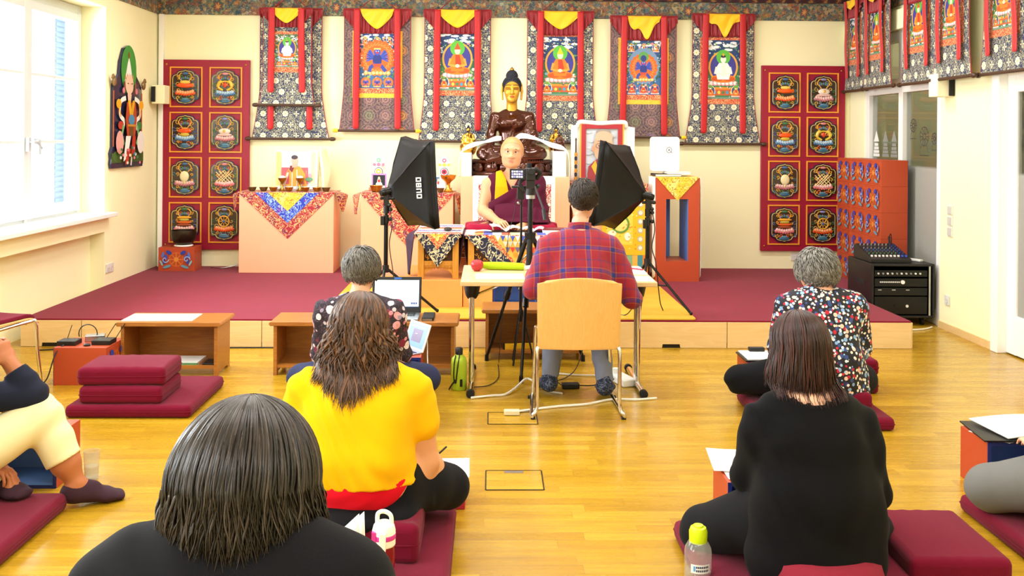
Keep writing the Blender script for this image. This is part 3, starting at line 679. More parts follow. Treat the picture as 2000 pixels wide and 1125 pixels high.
def thangka(label, loc, rz, w0, w1, H, pw, ph, pz, kind='red', cloth='navybro', rl=.95, yw=.5, ydrop=.17, flare=.62, border='orangebro', veil=True, cords=True, ends='rod', group='thangka scrolls on the altar wall', loose=0):
    t = thing('thangka_scroll', label, 'wall hanging', loc, rz, group)
    def half(z):            # half width at depth z below the top
        f = max(0, (z / H - flare) / (1 - flare)); return w0 / 2 + (w1 - w0) / 2 * f ** 1.3
    zs = [H * k / 14 for k in range(15)]
    pts = [(-half(z), -z) for z in zs] + [(half(z), -z) for z in reversed(zs)]
    s = MB(); s.prism(pts, -.003, .003, 'y'); s.build('brocade_mount', M[cloth], t)
    for sg in (-1, 1): s = MB(); s.tube([(sg * half(z), 0, -z) for z in zs], .005, 6); s.build('piping', M['silkdark'], t, 40)
    s = MB(); s.b2((-pw / 2 - .045, -.007, -pz - ph - .055), (pw / 2 + .045, -.003, -pz + .03)); s.build('painting_border', M[border], t)
    if cloth == 'brownbro':
        s = MB(); s.b2((-pw / 2 - .075, -.0055, -pz - ph - .10), (pw / 2 + .075, -.003, -pz + .03)); s.build('outer_border', M['yellowbro'], t)
    o = painting(kind, pw, ph).build('painting', M['print'], t); o.location = (0, -.0075, -pz)
    s = MB()
    s.tube([(-w1 / 2 - .035, 0, -H), (w1 / 2 + .035, 0, -H)], .014, 10); s.build('bottom_rod', M['rod'], t, 40)
    for sg in (-1, 1):
        s = MB(); x = sg * (w1 / 2 + .035)
        s.lathe([(.017, -.02), (.022, -.006), (.02, .02), (.012, .035), (.001, .038)], 12); o = s.build('rod_knob', M['rod' if ends == 'rod' else 'silkyel'], t, 40); o.location = (x, 0, -H); o.rotation_euler = (0, sg * PI / 2, 0)
    s = MB(); s.tube([(-w0 / 2 - .01, -.004, .004), (w0 / 2 + .01, -.004, .004)], .011, 8); s.build('top_rod', M['silkdark'], t, 40)
    if cords:
        s = MB(); s.tube([(-w0 * .27, -.004, .01), (0, .02, .17), (w0 * .27, -.004, .01)], .005, 6); s.build('cord', M['silkdark'], t, 40)
    if veil:
        n = 46
        def sw(i, j):
            x = -w0 / 2 - .012 + (w0 + .024) * i; e = abs(2 * i - 1)
            low = .30 * w0 + .045 if e < .62 else (.30 * w0 + .02) * (1 - (e - .62) / .38 * .72)
            z = -low * j * (1 - .10 * e * e)
            if e >= .62: z = -j * low
            return (x, -.018 - .012 * math.sin(i * n * 1.9) * j - .01 * j, z)
        s = MB(); s.grid(sw, n * 3, 8); s.build('silk_veil', M['silkdark'], t, 60, solid=.003)
        def yw_(i, j):
            x = (i - .5) * yw * w0 * (1 - .15 * j); e = abs(2 * i - 1); d = ydrop * w0 / .65 * (1 - e ** 1.5 * .72) * .72 + .015
            if loose: d *= 1 + .25 * math.sin(i * 11 + loose)
            return (x, -.040 - .007 * math.sin(i * 14 + j * 5) - .008 * j, .004 - d * j * 1.25)
        s = MB(); s.grid(yw_, 30, 8); s.build('yellow_veil', M['silkyel'], t, 60, solid=.003)
    for sg in (-1, 1):
        x0 = sg * (w0 * .30); x1 = x0 + sg * .012; zz = -H * rl
        q = [(x0 - .033, .0), (x0 + .033, .0), (x1 + .033, zz + .03), (x1 + .018, zz), (x1 - .018, zz), (x1 - .033, zz + .03)]
        s = MB()
        s.grid(lambda i, j: ((x0 + (x1 - x0) * j) + (i - .5) * (.066 - (.03 if j > .985 else 0)), -.052 + .02 * j - .004 * math.sin(i * PI) + .004 * math.sin(j * 9 + sg), zz * j), 4, 60)
        s.build('ribbon', M['silkred'], t, 60, solid=.003)
    return t
TY = YB - .06
T = lambda x, z: (x, TY, z)
thangka('navy brocade scroll leftmost on the altar wall, partly covered by a smaller scroll', (-2.1, TY, 2.905), 0, .64, .80, 1.355, .3, .36, .4, 'green', rl=.93, veil=True, yw=.62, ydrop=.12)
thangka('small navy brocade scroll hung over the leftmost large scroll', (-2.125, TY - .07, 2.9), 0, .50, .57, 1.0, .245, .34, .265, 'green', rl=.87, yw=.62, ydrop=.2, flare=.75, group='thangka scrolls on the altar wall')
thangka('brown brocade scroll with a fierce blue figure in a flame ring, left of the statue', (-1.195, TY - .03, 2.905), 0, .69, .78, 1.265, .37, .57, .25, 'fierce', 'brownbro', .985, .52, .2, ends='y')
thangka('navy brocade scroll with a red hatted sage, directly left of the gold faced statue', (-.36, TY, 2.91), 0, .69, .80, 1.375, .41, .60, .24, 'red', rl=.92, yw=.6, ydrop=.18)
thangka('navy brocade scroll with a yellow hatted sage, directly right of the gold faced statue', (.72, TY, 2.905), 0, .69, .82, 1.375, .41, .62, .26, 'yellow', rl=.92, yw=.6, ydrop=.18)
thangka('brown brocade scroll with a dark blue deity, above the framed portrait', (1.595, TY - .03, 2.86), 0, .69, .78, 1.265, .38, .57, .25, 'dark', 'brownbro', .985, .53, .2, ends='y', loose=1)
thangka('navy brocade scroll with a white seated figure, beside the right crimson panel', (2.445, TY, 2.895), 0, .65, .80, 1.365, .40, .62, .27, 'white', rl=.92, yw=.6, ydrop=.2, loose=2)
RW = [(9.66, .50, 'in the far corner beside the right crimson panel'), (9.0, .60, 'second from the far corner on the glazed wall'), (8.2, .66, 'in the middle of the row above the partition glass'), (7.53, .58, 'hanging above the wall speaker on the right'), (6.82, .62, 'nearest the white door')]
for i, (y, w, ds) in enumerate(RW):
    thangka('navy scroll with orange robed figure, ' + ds, (XR - .085 - .04 * (i % 2), y, 3.02), -PI / 2, w * .94, w * 1.08, .93, w * .5, .44, .17, ['red', 'yellow', 'red', 'yellow', 'red'][i], rl=.86, yw=.6, ydrop=.13, flare=.6, group='thangka scrolls on the glazed right wall', cords=i < 4)
# ---------------------------------------------------------------- crimson panels with carved medallions
def medal_outline(w, h):
    pts = []
    q = [(0, .5), (.06, .475), (.2, .46), (.27, .44), (.315, .40), (.33, .36), (.38, .355), (.45, .34), (.485, .30), (.5, .26)]
    for x, z in q: pts.append((x * w, z * h))
    pts += [(x, -z) for x, z in reversed(pts)]
    return pts + [(-x, z) for x, z in reversed(pts)][1:-1]
def medallion(kind):
    w, h = .268, .345; s = MB(); r_ = random.Random(kind * 7 + 1); ol = medal_outline(w, h)
    s.prism(ol, -.028, 0, 'y', '#1d2142'); inn = [(x * .9, z * .92) for x, z in ol]
    s.tube([(x, -.03, z) for x, z in inn], .0045, 6, '#c3a85c', closed=True)
    s.prism([(x * .88, z * .9) for x, z in ol], -.030, -.027, 'y', '#3a2a1c')
    greens = [['#5a7a3a', '#d9a23a', '#3d6a72'], ['#d9622a', '#e0a53a', '#5d7a3c'], ['#c9603a', '#d9a23a', '#4a5a8a'], ['#7a8a93', '#caa24a', '#3f6a4a']][kind % 4]
    for sg in (-1, 1):
        for k in range(11):
            x = .035 + (k % 3) * .033; z = -.10 + (k // 3) * .062 + r_.uniform(-.01, .01); rr = r_.uniform(.014, .024); f = r_.choice((-1, 1)) * sg; a0 = r_.uniform(0, 6)
            if abs(x) > .085 and abs(z) > .11: continue
            s.tube([(sg * x + rr * (1 - t / 14) * math.cos(a0 + f * t * .6), -.034 - .003 * math.sin(t), z + rr * (1 - t / 14) * math.sin(a0 + f * t * .6)) for t in range(12)], .0042, 5, greens[k % 3])
        s.tube(bez([(sg * .012, -.037, .01), (sg * .03, -.037, .05), (sg * .062, -.037, .09), (sg * .045, -.037, .125), (sg * .03, -.037, .13)], 5), .005, 6, '#e0a53a')
    s.ball((0, -.033, .128), (.03, .008, .012), 12, 6, ['#3f6aa0', '#d98a8f', '#3f7a4a', '#8a8ac0'][kind % 4])
    for k in range(5): s.ball(((k - 2) * .018, -.034, .075 + .012 * math.cos((k - 2) * .8)), (.01, .008, .016), 8, 5, ['#54699a', '#4a7a55'][k % 2])
    pc = [('#e8561c', '#f7a46a'), ('#e0787c', '#f4c4c0'), ('#b9707a', '#e6b8b4'), ('#4a7aa8', '#a8c6dc')][(kind * 3 + kind // 2) % 4]
    for row, (n, zz, sc) in enumerate(((8, -.072, 1), (7, -.056, .85))):
        for k in range(n):
            x = (k / (n - 1) - .5) * .165 * sc; s.ball((x, -.036 - .003 * row, zz + abs(x) * .16), (.0145, .008, .017), 8, 6, pc[row], rot=(0, x * 4, 0))
    s.ball((0, -.032, -.132), (.052, .01, .02), 14, 6, '#33627e'); s.ball((0, -.034, -.115), (.036, .01, .012), 12, 6, '#4f86a0')
    g = '#e2a938'
    if kind == 0: s.ball((0, -.04, .015), (.085, .014, .024), 16, 8, '#ea5a1a'); s.ball((0, -.042, .045), (.05, .014, .018), 14, 8, '#e9c65a')
    if kind == 1:
        for sg in (-1, 1): s.tube(bez([(0, -.042, .055), (sg * .05, -.042, .045), (sg * .062, -.042, 0), (sg * .02, -.042, -.03)], 6), [.008] * 4 + [.017] * 8 + [.011] * 7, 8, '#e0c040')
        s.ball((0, -.04, .02), (.018, .01, .025), 10, 6, '#d8401c')
    if kind == 2: s.ball((0, -.042, .012), (.065, .016, .024), 14, 8, '#ec5518'); s.ball((0, -.042, -.022), (.045, .014, .02), 14, 8, '#c9b03a'); s.ball((0, -.042, .036), (.03, .012, .01), 10, 6, '#d99a3a')
    if kind == 3: s.ball((0, -.044, .01), (.058, .018, .03), 16, 8, '#eed9cc'); s.ball((0, -.058, .012), (.016, .008, .016), 10, 6, '#e0b04a'); s.ball((0, -.04, -.022), (.07, .012, .014), 14, 6, '#e8c0b8')
    if kind == 4: s.ball((0, -.044, .01), (.044, .016, .052), 16, 10, '#eadfae'); s.ball((0, -.042, -.045), (.013, .012, .02), 8, 6, '#e4d49a')
    if kind == 5:
        for k in range(-1, 2):
            for d in (-1, 1): s.tube([(-.05 + k * .03 + (0), -.04 - .003 * d, .005 * k - d * .05 + .01), (.05 + k * .03, -.04 - .003 * d, .005 * k + d * .05 + .01)], .0048, 6, '#e9d59a')
        s.tube([(.066 * math.cos(q * PI / 2), -.042, .01 + .06 * math.sin(q * PI / 2)) for q in range(4)], .005, 6, '#e9d59a', closed=True)
    if kind == 6:
        for z, c in ((.05, '#e9a52a'), (.028, '#b9b04a'), (.004, '#d9601c'), (-.02, '#9a4a2a')): s.ball((0, -.042, z), (.072 if c != '#b9b04a' else .05, .014, .014), 16, 6, c)
    if kind == 7:
        s.tube([(.05 * math.cos(q * PI / 10), -.043, .015 + .05 * math.sin(q * PI / 10)) for q in range(20)], .007, 7, g, closed=True)
        for q in range(8): s.cyl((0, -.043, .015), (.05 * math.cos(q * PI / 4), -.043, .015 + .05 * math.sin(q * PI / 4)), .004, n=6, col=g)
        s.ball((0, -.046, .015), (.014, .008, .014), 10, 6, '#3f6aa8')
    return s
MED = {}
def panel(label, x, w, h, z0, order):
    t = thing('carved_emblem_board', label, 'panel', (x, YB - .02, z0), 0, 'crimson panels of carved emblems')
    s = MB(); s.b2((-w / 2, -.022, 0), (w / 2, .015, h)); s.build('board', M['redboard'], t, bev=.004)
    for i, kd in enumerate(order):
        c, r = i % 2, i // 2; cx = (-.205 if c == 0 else .205) * w / .9; cz = h - .287 - r * .467 * h / 1.965 - .0
        f = MB(); a, b, k = .170, .212, .007
        for lo, hi in (((-a + 2 * k, -b), (a - 2 * k, -b + k * 2)), ((-a + 2 * k, b - 2 * k), (a - 2 * k, b)), ((-a, -b), (-a + 2 * k, b)), ((a - 2 * k, -b), (a, b))): f.b2((lo[0], -.034, lo[1]), (hi[0], -.02, hi[1]))
        o = f.build('gilt_frame', M['giltline'], t, bev=.002); o.location = (cx, 0, cz)
        if kd not in MED: o = MED[kd] = medallion(kd).build('medallion', M['attrg'], t, 45)
        else: o = MED[kd].copy(); C.collection.objects.link(o); o.parent = t
        o.location = (cx, -.02, cz); o.scale = (1.09, 1, 1.1)
    for sx in (-1, 1):
        for z in (.05, h - .05):
            b = MB(); b.ball((0, 0, 0), (.011, .006, .011), 10, 6); o = b.build('bolt', M['brass'], t, 40); o.location = (sx * (w / 2 - .04), -.022, z)
    return t
M['giltline'] = mk('gilt_paint', '#eda033', .35)
panel('tall crimson panel of eight carved emblems left of the altar', -2.985, .905, 1.985, .385, [0, 1, 2, 3, 4, 5, 6, 7])
panel('tall crimson panel of eight carved emblems beside the glazed partition', 3.31, .895, 1.965, .4, [0, 3, 2, 1, 4, 5, 6, 7])
# ---------------------------------------------------------------- plaque on the left wall
t = thing('carved_plaque', 'tall painted wooden plaque of a standing figure on the left wall', 'plaque', (XL + .03, 9.13, 1.27), PI / 2)
s = MB(); ol = [(-.36, 0), (.37, 0), (.40, .06), (.38, .14), (.40, .2), (.385, .75), (.40, .82), (.33, .86), (.30, .93), (.2, .96), (.17, 1.07), (.10, 1.14), (0, 1.165)]
ol = [(-.38, .0), (.38, .0), (.40, .04), (.385, .09), (.40, .14), (.36, .2), (.355, .72), (.34, .78), (.27, .84), (.215, .88), (.19, 1.0), (.11, 1.13), (0, 1.165), (-.11, 1.13), (-.19, 1.0), (-.215, .88), (-.27, .84), (-.34, .78), (-.355, .72), (-.36, .2), (-.40, .14), (-.385, .09), (-.40, .04)]
s.prism(ol, 0, .028, 'y', '#232845'); s.build('board', M['attrg'], t, bev=.004)
s = MB(); a = Art(s, 0, .0009)
for sg in (-1, 1): a.rect(sg * .35 - .012, .2, sg * .35 + .012, .72, '#c9642a')
a.poly([(-.395, .05), (.395, .05), (.395, .14), (-.395, .14)], '#3d5a24'); a.ell(-.2, .11, .18, .06, '#4b6a2a'); a.ell(.22, .12, .16, .05, '#3c5520')
a.ell(0, .93, .19, .235, '#3f8f35', 30); a.poly([(-.11, .80), (.11, .80), (.03, 1.0), (0, 1.05), (-.03, 1.0)], '#f1efe8'); a.ell(0, 1.07, .02, .03, '#8a4a2a')
for k in range(5): a.poly([((k - 2) * .045 - .02, .84), ((k - 2) * .045 + .02, .84), ((k - 2) * .045, .9)], '#c58a3a')
a.ell(0, .79, .1, .095, '#eec4a8', 20); a.poly([(-.05, .7), (.05, .7), (.03, .6), (-.03, .6)], '#eec4a8')
for sg in (-1, 1):
    a.ell(sg * .04, .80, .018, .006, '#5a3a30', 8); a.ell(sg * .125, .76, .02, .06, '#8a4a3a', 10); a.ell(sg * .15, .73, .03, .03, '#d07a8a', 10)
    a.line(bez([(sg * .1, .66, 0), (sg * .22, .62, 0), (sg * .24, .5, 0), (sg * .14, .44, 0), (sg * .17, .36, 0)], 6) and [(p.x, p.y) for p in bez([(sg * .1, .66, 0), (sg * .22, .62, 0), (sg * .24, .5, 0), (sg * .14, .44, 0), (sg * .17, .36, 0)], 6)], .045, '#f0ede4')
    a.ell(sg * .27, .6, .06, .045, '#eda61c', 14); a.line([(sg * .27, .58), (sg * .22, .48)], .02, '#eda61c')
    a.ell(sg * .22, .4, .07, .04, '#3f7a3a' if sg > 0 else '#b03a24', 12); a.line([(sg * .16, .4), (sg * .2, .3), (sg * .14, .22)], .04, '#6fb06a')
    a.ell(sg * .25, .24, .09, .11, '#e9e6de' if sg > 0 else '#e8a49a', 14)
a.line([(0, .02), (.02, .1)], .03, '#d8d4cc')
a.poly([(-.11, .62), (.11, .62), (.14, .46), (.1, .3), (-.1, .3), (-.14, .46)], '#b0461f'); a.poly([(-.09, .64), (-.03, .64), (.02, .5), (-.03, .48)], '#e0b01f'); a.poly([(.09, .64), (.03, .64), (-.02, .5), (.03, .48)], '#d9a51f')
a.rect(-.05, .3, .05, .44, '#6a4a1c'); a.ell(0, .455, .075, .05, '#4a8ab0', 18); a.rect(-.1, .39, .1, .41, '#c58a2a')
a.poly([(-.14, .3), (-.02, .3), (-.1, .1), (-.2, .06)], '#f0ede4'); a.poly([(.02, .3), (.1, .3), (.08, .14), (-.02, .12)], '#b53018'); a.poly([(-.12, .18), (-.02, .18), (-.1, .04), (-.16, .03)], '#c03a1c')
for k in range(16): a.ell(rng.uniform(-.3, .3), rng.uniform(.02, .2), .025, .015, rng.choice(['#e9e4da', '#d77a8a', '#3d7a4a', '#4a8ab0', '#e0a53a']), 8)
s.build('painted_figure', M['print'], t)
for sg in (-1, 1):
    s = MB(); s.ball((0, 0, 0), (.035, .02, .045), 10, 6, '#7a5a30'); s.tube([(0, 0, .03), (sg * .03, 0, .06), (sg * .045, 0, .03)], .012, 6, '#7a5a30'); o = s.build('carved_head', M['attrg'], t, 50); o.location = (sg * .365, -.012, .80)
# ---------------------------------------------------------------- people
def skinmat(name, a, b):
    t = NT(name); v = t.coords(); n = t.noise(v, 18, 3); t.bump(t.noise(v, 260, 2), .08, .002)
    return t.fin(t.mix(n, a, b), .48, sss=.12, spec=.4)
M['skin'] = skinmat('skin_fair', '#dba083', '#e9b596')
M['skinmonk'] = skinmat('skin_monk', '#bb8660', '#cc9a74')
M['skinw'] = skinmat('skin_warm', '#d09068', '#dfa57e')
M['skint'] = skinmat('skin_tan', '#a9653f', '#bd7850')
def hairmat(name, cols, rough=.38):
    t = NT(name); r = t.attr('rnd', 'Fac'); n = t.noise(t.coords((60, 60, 6)), 2, 3)
    f = t.math('ADD', t.math('MULTIPLY', r, .75), t.math('MULTIPLY', n, .25))
    return t.fin(t.ramp(f, cols), rough, spec=.45)
M['hairbrown'] = hairmat('hair_brown', [(0, '#25170e'), (.4, '#40291a'), (.75, '#613e25'), (1, '#8c5f3a')])
M['hairdark'] = hairmat('hair_dark_grey', [(0, '#120e0c'), (.45, '#1f1915'), (.75, '#3a302a'), (1, '#5d5450')], .32)
M['hairauburn'] = hairmat('hair_auburn', [(0, '#180d0a'), (.55, '#2e1611'), (.85, '#4a2018'), (1, '#5c2a1e')])
M['hairgrey'] = hairmat('hair_grey', [(0, '#34302b'), (.5, '#55504a'), (1, '#8b877f')])
M['hairsilver'] = hairmat('hair_silver', [(0, '#35322f'), (.5, '#67635e'), (1, '#a8a49e')])
M['hairblack'] = hairmat('hair_black', [(0, '#120d0a'), (.6, '#251a13'), (1, '#3c2b20')])
M['eye'] = mk('eye_white', '#ece6dc', .2); M['iris'] = mk('eye_iris', '#20140e', .15); M['lip'] = mk('lips', '#b87868', .5)
def cloth(name, col, nz=.06, rough=.85, weave=320):
    t = NT(name); v = t.coords(); c = lin(col)[:3]; n = t.noise(v, 9, 3)
    t.bump(t.noise(v, weave, 2), .2, .002)
    return t.fin(t.mix(n, tuple(x * (1 - nz) for x in c), tuple(min(1, x * (1 + nz)) for x in c)), rough, spec=.15, sheen=.03)
M['yellow'] = cloth('yellow_jersey', '#eeb205'); M['redtop'] = cloth('red_jersey', '#e0122a'); M['blackcl'] = cloth('black_jersey', '#070709')
M['navy'] = cloth('navy_jersey', '#1e2233'); M['denim'] = cloth('dark_denim', '#2b3150'); M['blackpant'] = cloth('black_trousers', '#0f1014')
M['greypant'] = cloth('grey_trousers', '#6f6f6c'); M['greyblue'] = cloth('grey_blue_trousers', '#757a8c'); M['cream'] = cloth('cream_trousers', '#ece0b2')
M['robe'] = cloth('maroon_robe', '#470c24', .12); M['robered'] = cloth('crimson_robe', '#8d1230', .1); M['monkyel'] = cloth('yellow_vest', '#e2960a', .08); M['sock'] = cloth('plum_sock', '#3b2530')
M['darkjkt'] = cloth('charcoal_jersey', '#111116')
def plaidmat():
    t = NT('plaid_flannel'); p = t.xyz(t.coords()); pr = .15
    def warp(u, ph):
        f = t.math('FRACT', t.math('ADD', t.math('DIVIDE', u, pr), ph))
        return t.ramp(f, [(0, '#8a0f22'), (.30, '#8c1024'), (.325, '#b0602a'), (.35, '#4a2152'), (.39, '#1c2c74'), (.47, '#1f3280'), (.51, '#4a2152'), (.535, '#b0602a'), (.56, '#8a1024'), (.84, '#8a1026'), (.87, '#4a2152'), (.90, '#4a2152'), (.93, '#8a0f22')])
    x = t.math('ADD', p[0], t.math('MULTIPLY', t.noise(t.coords(), 5, 1), .02)); z = t.math('ADD', p[2], t.math('MULTIPLY', p[1], .5))
    c = t.mix(.5, warp(x, .1), warp(z, .3)); t.bump(t.noise(t.coords(), 350, 2), .2, .002)
    return t.fin(c, .85, sheen=.15)
M['plaid'] = plaidmat()
def floralmat():
    t = NT('floral_blouse'); v = t.coords(); d = t.noise(v, 18, 2); c = '#17131f'
    n = t.noise(v, 26, 2, .5, 2.5); c = t.mix(t.step(t.math('ABSOLUTE', t.math('SUBTRACT', n, .5)), .022, .008), c, '#6a4a5c')
    for sc, lo, pal in ((15, .42, [(0, '#e9a7b0'), (.35, '#7a1f40'), (.6, '#f0e6e6'), (.8, '#e6b3a8')]), (26, .34, [(0, '#c9c6cf'), (.4, '#5d1b38'), (.6, '#dd93a0'), (.85, '#8d8fa6')])):
        vo = t.voro(v, sc); r = t.math('ADD', vo[0], t.math('MULTIPLY', t.math('SUBTRACT', d, .5), .35)); k = t.xyz(vo[1])
        pick = t.math('GREATER_THAN', k[1], .28); m = t.math('MULTIPLY', t.step(r, lo, lo - .05), pick)
        pc = t.ramp(k[0], pal, 'CONSTANT'); pc = t.mix(t.math('MULTIPLY', t.step(t.math('FRACT', t.math('MULTIPLY', r, 9)), .3, .7), .35), pc, '#8a3050')
        c = t.mix(m, c, pc)
    return t.fin(c, .75)
M['floral'] = floralmat()
def dotmat():
    t = NT('dotted_blouse'); v = t.coords(); c = '#14141f'
    for sc, lo, pal in ((34, .44, [(0, '#2e4684'), (.28, '#b5152f'), (.5, '#7fa6d6'), (.72, '#1f2a5c'), (.85, '#e9c3b4')]), (48, .40, [(0, '#f6f2ee'), (.4, '#9dbde4'), (.55, '#f3d6c8'), (.75, '#c01c38'), (.88, '#ffffff')])):
        vo = t.voro(v, sc); k = t.xyz(vo[1]); m = t.math('MULTIPLY', t.step(vo[0], lo, lo - .04), t.math('GREATER_THAN', k[1], .12))
        c = t.mix(m, c, t.ramp(k[0], pal, 'CONSTANT'))
    return t.fin(c, .7)
M['dots'] = dotmat()
def paisleymat():
    t = NT('paisley_sock'); v = t.coords(); n = t.noise(v, 22, 1, .5, 2.2)
    return t.fin(t.mix(t.step(t.math('ABSOLUTE', t.math('SUBTRACT', n, .5)), .05, .02), '#1a2036', '#5d667e'), .85)
M['paisley'] = paisleymat()

def rot(yaw=0, pitch=0, roll=0):       # facing +y; pitch > 0 looks down
    return np.array(Matrix.Rotation(yaw, 3, 'Z') @ Matrix.Rotation(-pitch, 3, 'X') @ Matrix.Rotation(roll, 3, 'Y'))
def head(b, c, R, s=1.0, ears=True, g='head'):
    c = np.array(c, float); q = lambda *p: c + R @ (np.array(p) * s); e = lambda p, r, k=.012, neg=False: b.ell(q(*p), np.array(r) * s, R, g, k * s, neg)
    e((0, -.012, .022), (.076, .094, .092), .02); e((0, .030, -.03), (.064, .068, .086), .03); e((0, .052, -.082), (.044, .042, .030), .025)
    e((0, .078, -.1), (.020, .018, .016), .02)
    for sg in (-1, 1):
        e((sg * .036, .068, -.03), (.026, .024, .026), .02); e((sg * .030, .083, .026), (.030, .016, .011), .014)
    e((0, .088, .03), (.018, .012, .014), .012)
    for sg in (-1, 1): e((sg * .031, .100, .006), (.019, .014, .0056), .008, True)
    b.cone(q(0, .092, .012), .009 * s, q(0, .111, -.030), .013 * s, g, .012 * s)
    for sg in (-1, 1): e((sg * .012, .101, -.034), (.009, .010, .008), .008)
    e((0, .091, -.060), (.023, .012, .0065), .006); e((0, .089, -.072), (.020, .012, .0065), .006)
    e((0, .102, -.066), (.022, .006, .0022), .004, True)
    if ears:
        for sg in (-1, 1): e((sg * .080, -.012, -.006), (.0085, .019, .033), .008); e((sg * .084, -.008, -.004), (.004, .009, .018), .006, True)
def face(parent, c, R, s=1.0, lips=True):
    c = np.array(c, float); Rm = Matrix(R.tolist())
    for sg in (-1, 1):
        m = MB(); m.ball((0, 0, 0), .0125 * s, 14, 10); o = m.build('eye', M['eye'], parent, 60); o.location = c + R @ (np.array((sg * .031, .0785, .006)) * s); o.rotation_euler = Rm.to_euler()
        m = MB(); m.ball((0, .0105 * s, 0), (.0068 * s, .0025 * s, .0068 * s), 12, 8); m.build('iris', M['iris'], o, 60)
        m = MB(); m.tube([(sg * x * s, .098 * s - abs(x - .03) * .25 * s, (.024 + .004 * math.sin((x - .012) * 80)) * s) for x in (.014, .022, .03, .038, .046)], [.0022 * s, .003 * s, .003 * s, .0026 * s, .001 * s], 6); o = m.build('eyebrow', M['hairblack'], parent, 60); o.location = c; o.rotation_euler = Rm.to_euler()
    if lips:
        m = MB()
        for z, r in ((-.0615, .0048), (-.0705, .0055)): m.tube([(x * s, (.1015 - x * x * 10) * s, (z + (.0015 if abs(x) < .006 else .001 if z > -.065 else 0)) * s) for x in (-.021, -.014, -.006, 0, .006, .014, .021)], [.0012 * s, .004 * s, r * s, r * s * .95, r * s, .004 * s, .0012 * s], 8)
        o = m.build('lips', M['lip'], parent, 60); o.location = c; o.rotation_euler = Rm.to_euler()
def hand(b, w, fwd, up, sg=1, curl=.35, s=1.0, g='hand', spread=.06):
    w = np.array(w, float); f = np.array(fwd, float); f /= np.linalg.norm(f); u = np.array(up, float); u -= f * (u @ f); u /= np.linalg.norm(u); a = np.cross(f, u) * sg     # a points to the thumb side
    b.slab(w, (.026 * s, .02 * s), w + f * .035 * s, (.033 * s, .016 * s), g, .015, a); b.slab(w + f * .03 * s, (.034 * s, .016 * s), w + f * .085 * s, (.039 * s, .013 * s), g, .012, a)
    for i, (off, L) in enumerate(((.031, .070), (.0105, .080), (-.0105, .074), (-.031, .058))):
        p = w + f * (.088 - .004 * abs(i - 1)) * s + a * off * s; d = f + a * (1.2 - i) * spread; d /= np.linalg.norm(d); r = .0082 * s
        for k, q in enumerate((.45, .32, .25)):
            ang = curl * (k + 1) * (1 + .08 * i); dd = d * math.cos(ang) - u * math.sin(ang); p2 = p + dd * L * q * s; b.cone(p, r, p2, r * .9, g, .004); p, r = p2, r * .9
    p = w + f * .018 * s + a * .028 * s
    for L, (x, y, z), r in ((.045, (.62, .72, -.25), .0125), (.032, (.8, .52, -.3), .0095), (.027, (.9, .35, -.38), .0085)):
        d = f * x + a * y + u * z; d /= np.linalg.norm(d); p2 = p + d * L * s; b.cone(p, r * s, p2, r * .9 * s, g, .006); p = p2
def foot(b, ank, toe, up=(0, 0, 1), s=1.0, g='foot'):
    ank = np.array(ank, float); toe = np.array(toe, float); d = toe - ank; L = np.linalg.norm(d); d /= L; u = np.array(up, float); u -= d * (u @ d); u /= np.linalg.norm(u); a = np.cross(d, u)
    b.ell(ank - d * .025 * s - u * .02 * s, (.034 * s,) * 3, None, g, .03); b.cone(ank, .036 * s, ank + d * .06 * s - u * .01, .034 * s, g, .03)
    b.slab(ank + d * .01 - u * .025 * s, (.034 * s, .026 * s), ank + d * L * .68 - u * .032 * s, (.043 * s, .022 * s), g, .03, a); b.slab(ank + d * L * .66 - u * .034 * s, (.043 * s, .02 * s), ank + d * L - u * .038 * s, (.036 * s, .013 * s), g, .02, a)
def torso(b, sh=.19, z=.47, lean=.06, g=1.0, hip=.17, chest=1.0, bust=0.0, neck=.56, head_y=.1):
    b.slab((0, -.01, .125), (hip * g, .125 * g), (0, -.015, .19), (.152 * g, .118 * g), 'torso', .05); b.slab((0, -.015, .19), (.15 * g, .115 * g), (0, lean * .45, .33), (.150 * g * chest, .112 * g), 'torso', .05)
    b.slab((0, lean * .45, .33), (.152 * g * chest, .112 * g), (0, lean, z - .06), (sh * .86, .105 * g), 'torso', .05); b.slab((0, lean, z - .07), (sh * .9, .088 * g), (0, lean, z - .02), (sh * .86, .062), 'torso', .05)
    if bust: 
        for sg in (-1, 1): b.ell((sg * .075, lean + .085, z - .17), (.07, .06, .065), None, 'torso', .04)
    b.cone((-.055, lean - .005, z + .0), .045, (.055, lean - .005, z + .0), .045, 'torso', .04)
    b.slab((0, lean, z - .01), (.058, .058), (0, head_y - .025, neck + .03), (.049, .052), 'neck', .03)
def arm(b, shd, elb, wri, g='arm', k=1.0, fore='fore'):
    b.cone(shd, .056 * k, elb, .043 * k, g, .05); b.cone(elb, .043 * k, np.array(elb) * .6 + np.array(wri) * .4, .041 * k, fore, .02); b.cone(np.array(elb) * .6 + np.array(wri) * .4, .040 * k, wri, .027 * k, fore, .02)
def leg(b, hip, knee, ank, k=1.0, g='leg', sg='shin'):
    b.cone(hip, .096 * k, knee, .064 * k, g, .04); m = np.array(knee) * .65 + np.array(ank) * .35; b.cone(knee, .062 * k, m, .060 * k, sg, .03); b.cone(m, .060 * k, ank, .038 * k, sg, .03)
def tree(o):
    from mathutils.bvhtree import BVHTree
    return BVHTree.FromPolygons([v.co for v in o.data.vertices], [tuple(f.vertices) for f in o.data.polygons])
def folds(A=.004, f=55, sx=.6, ph=0.0, A2=.003):
    def fn(X, Y, Z):
        a = np.sin(f * (Z + sx * .25 * np.sin(7 * X + ph)) + 5 * Y + ph); m = .5 + .5 * np.sin(11 * X + 6 * Z + ph)
        return A * a * m + A2 * np.sin(23 * X + 17 * Y - 13 * Z + 2 * ph)
    return fn
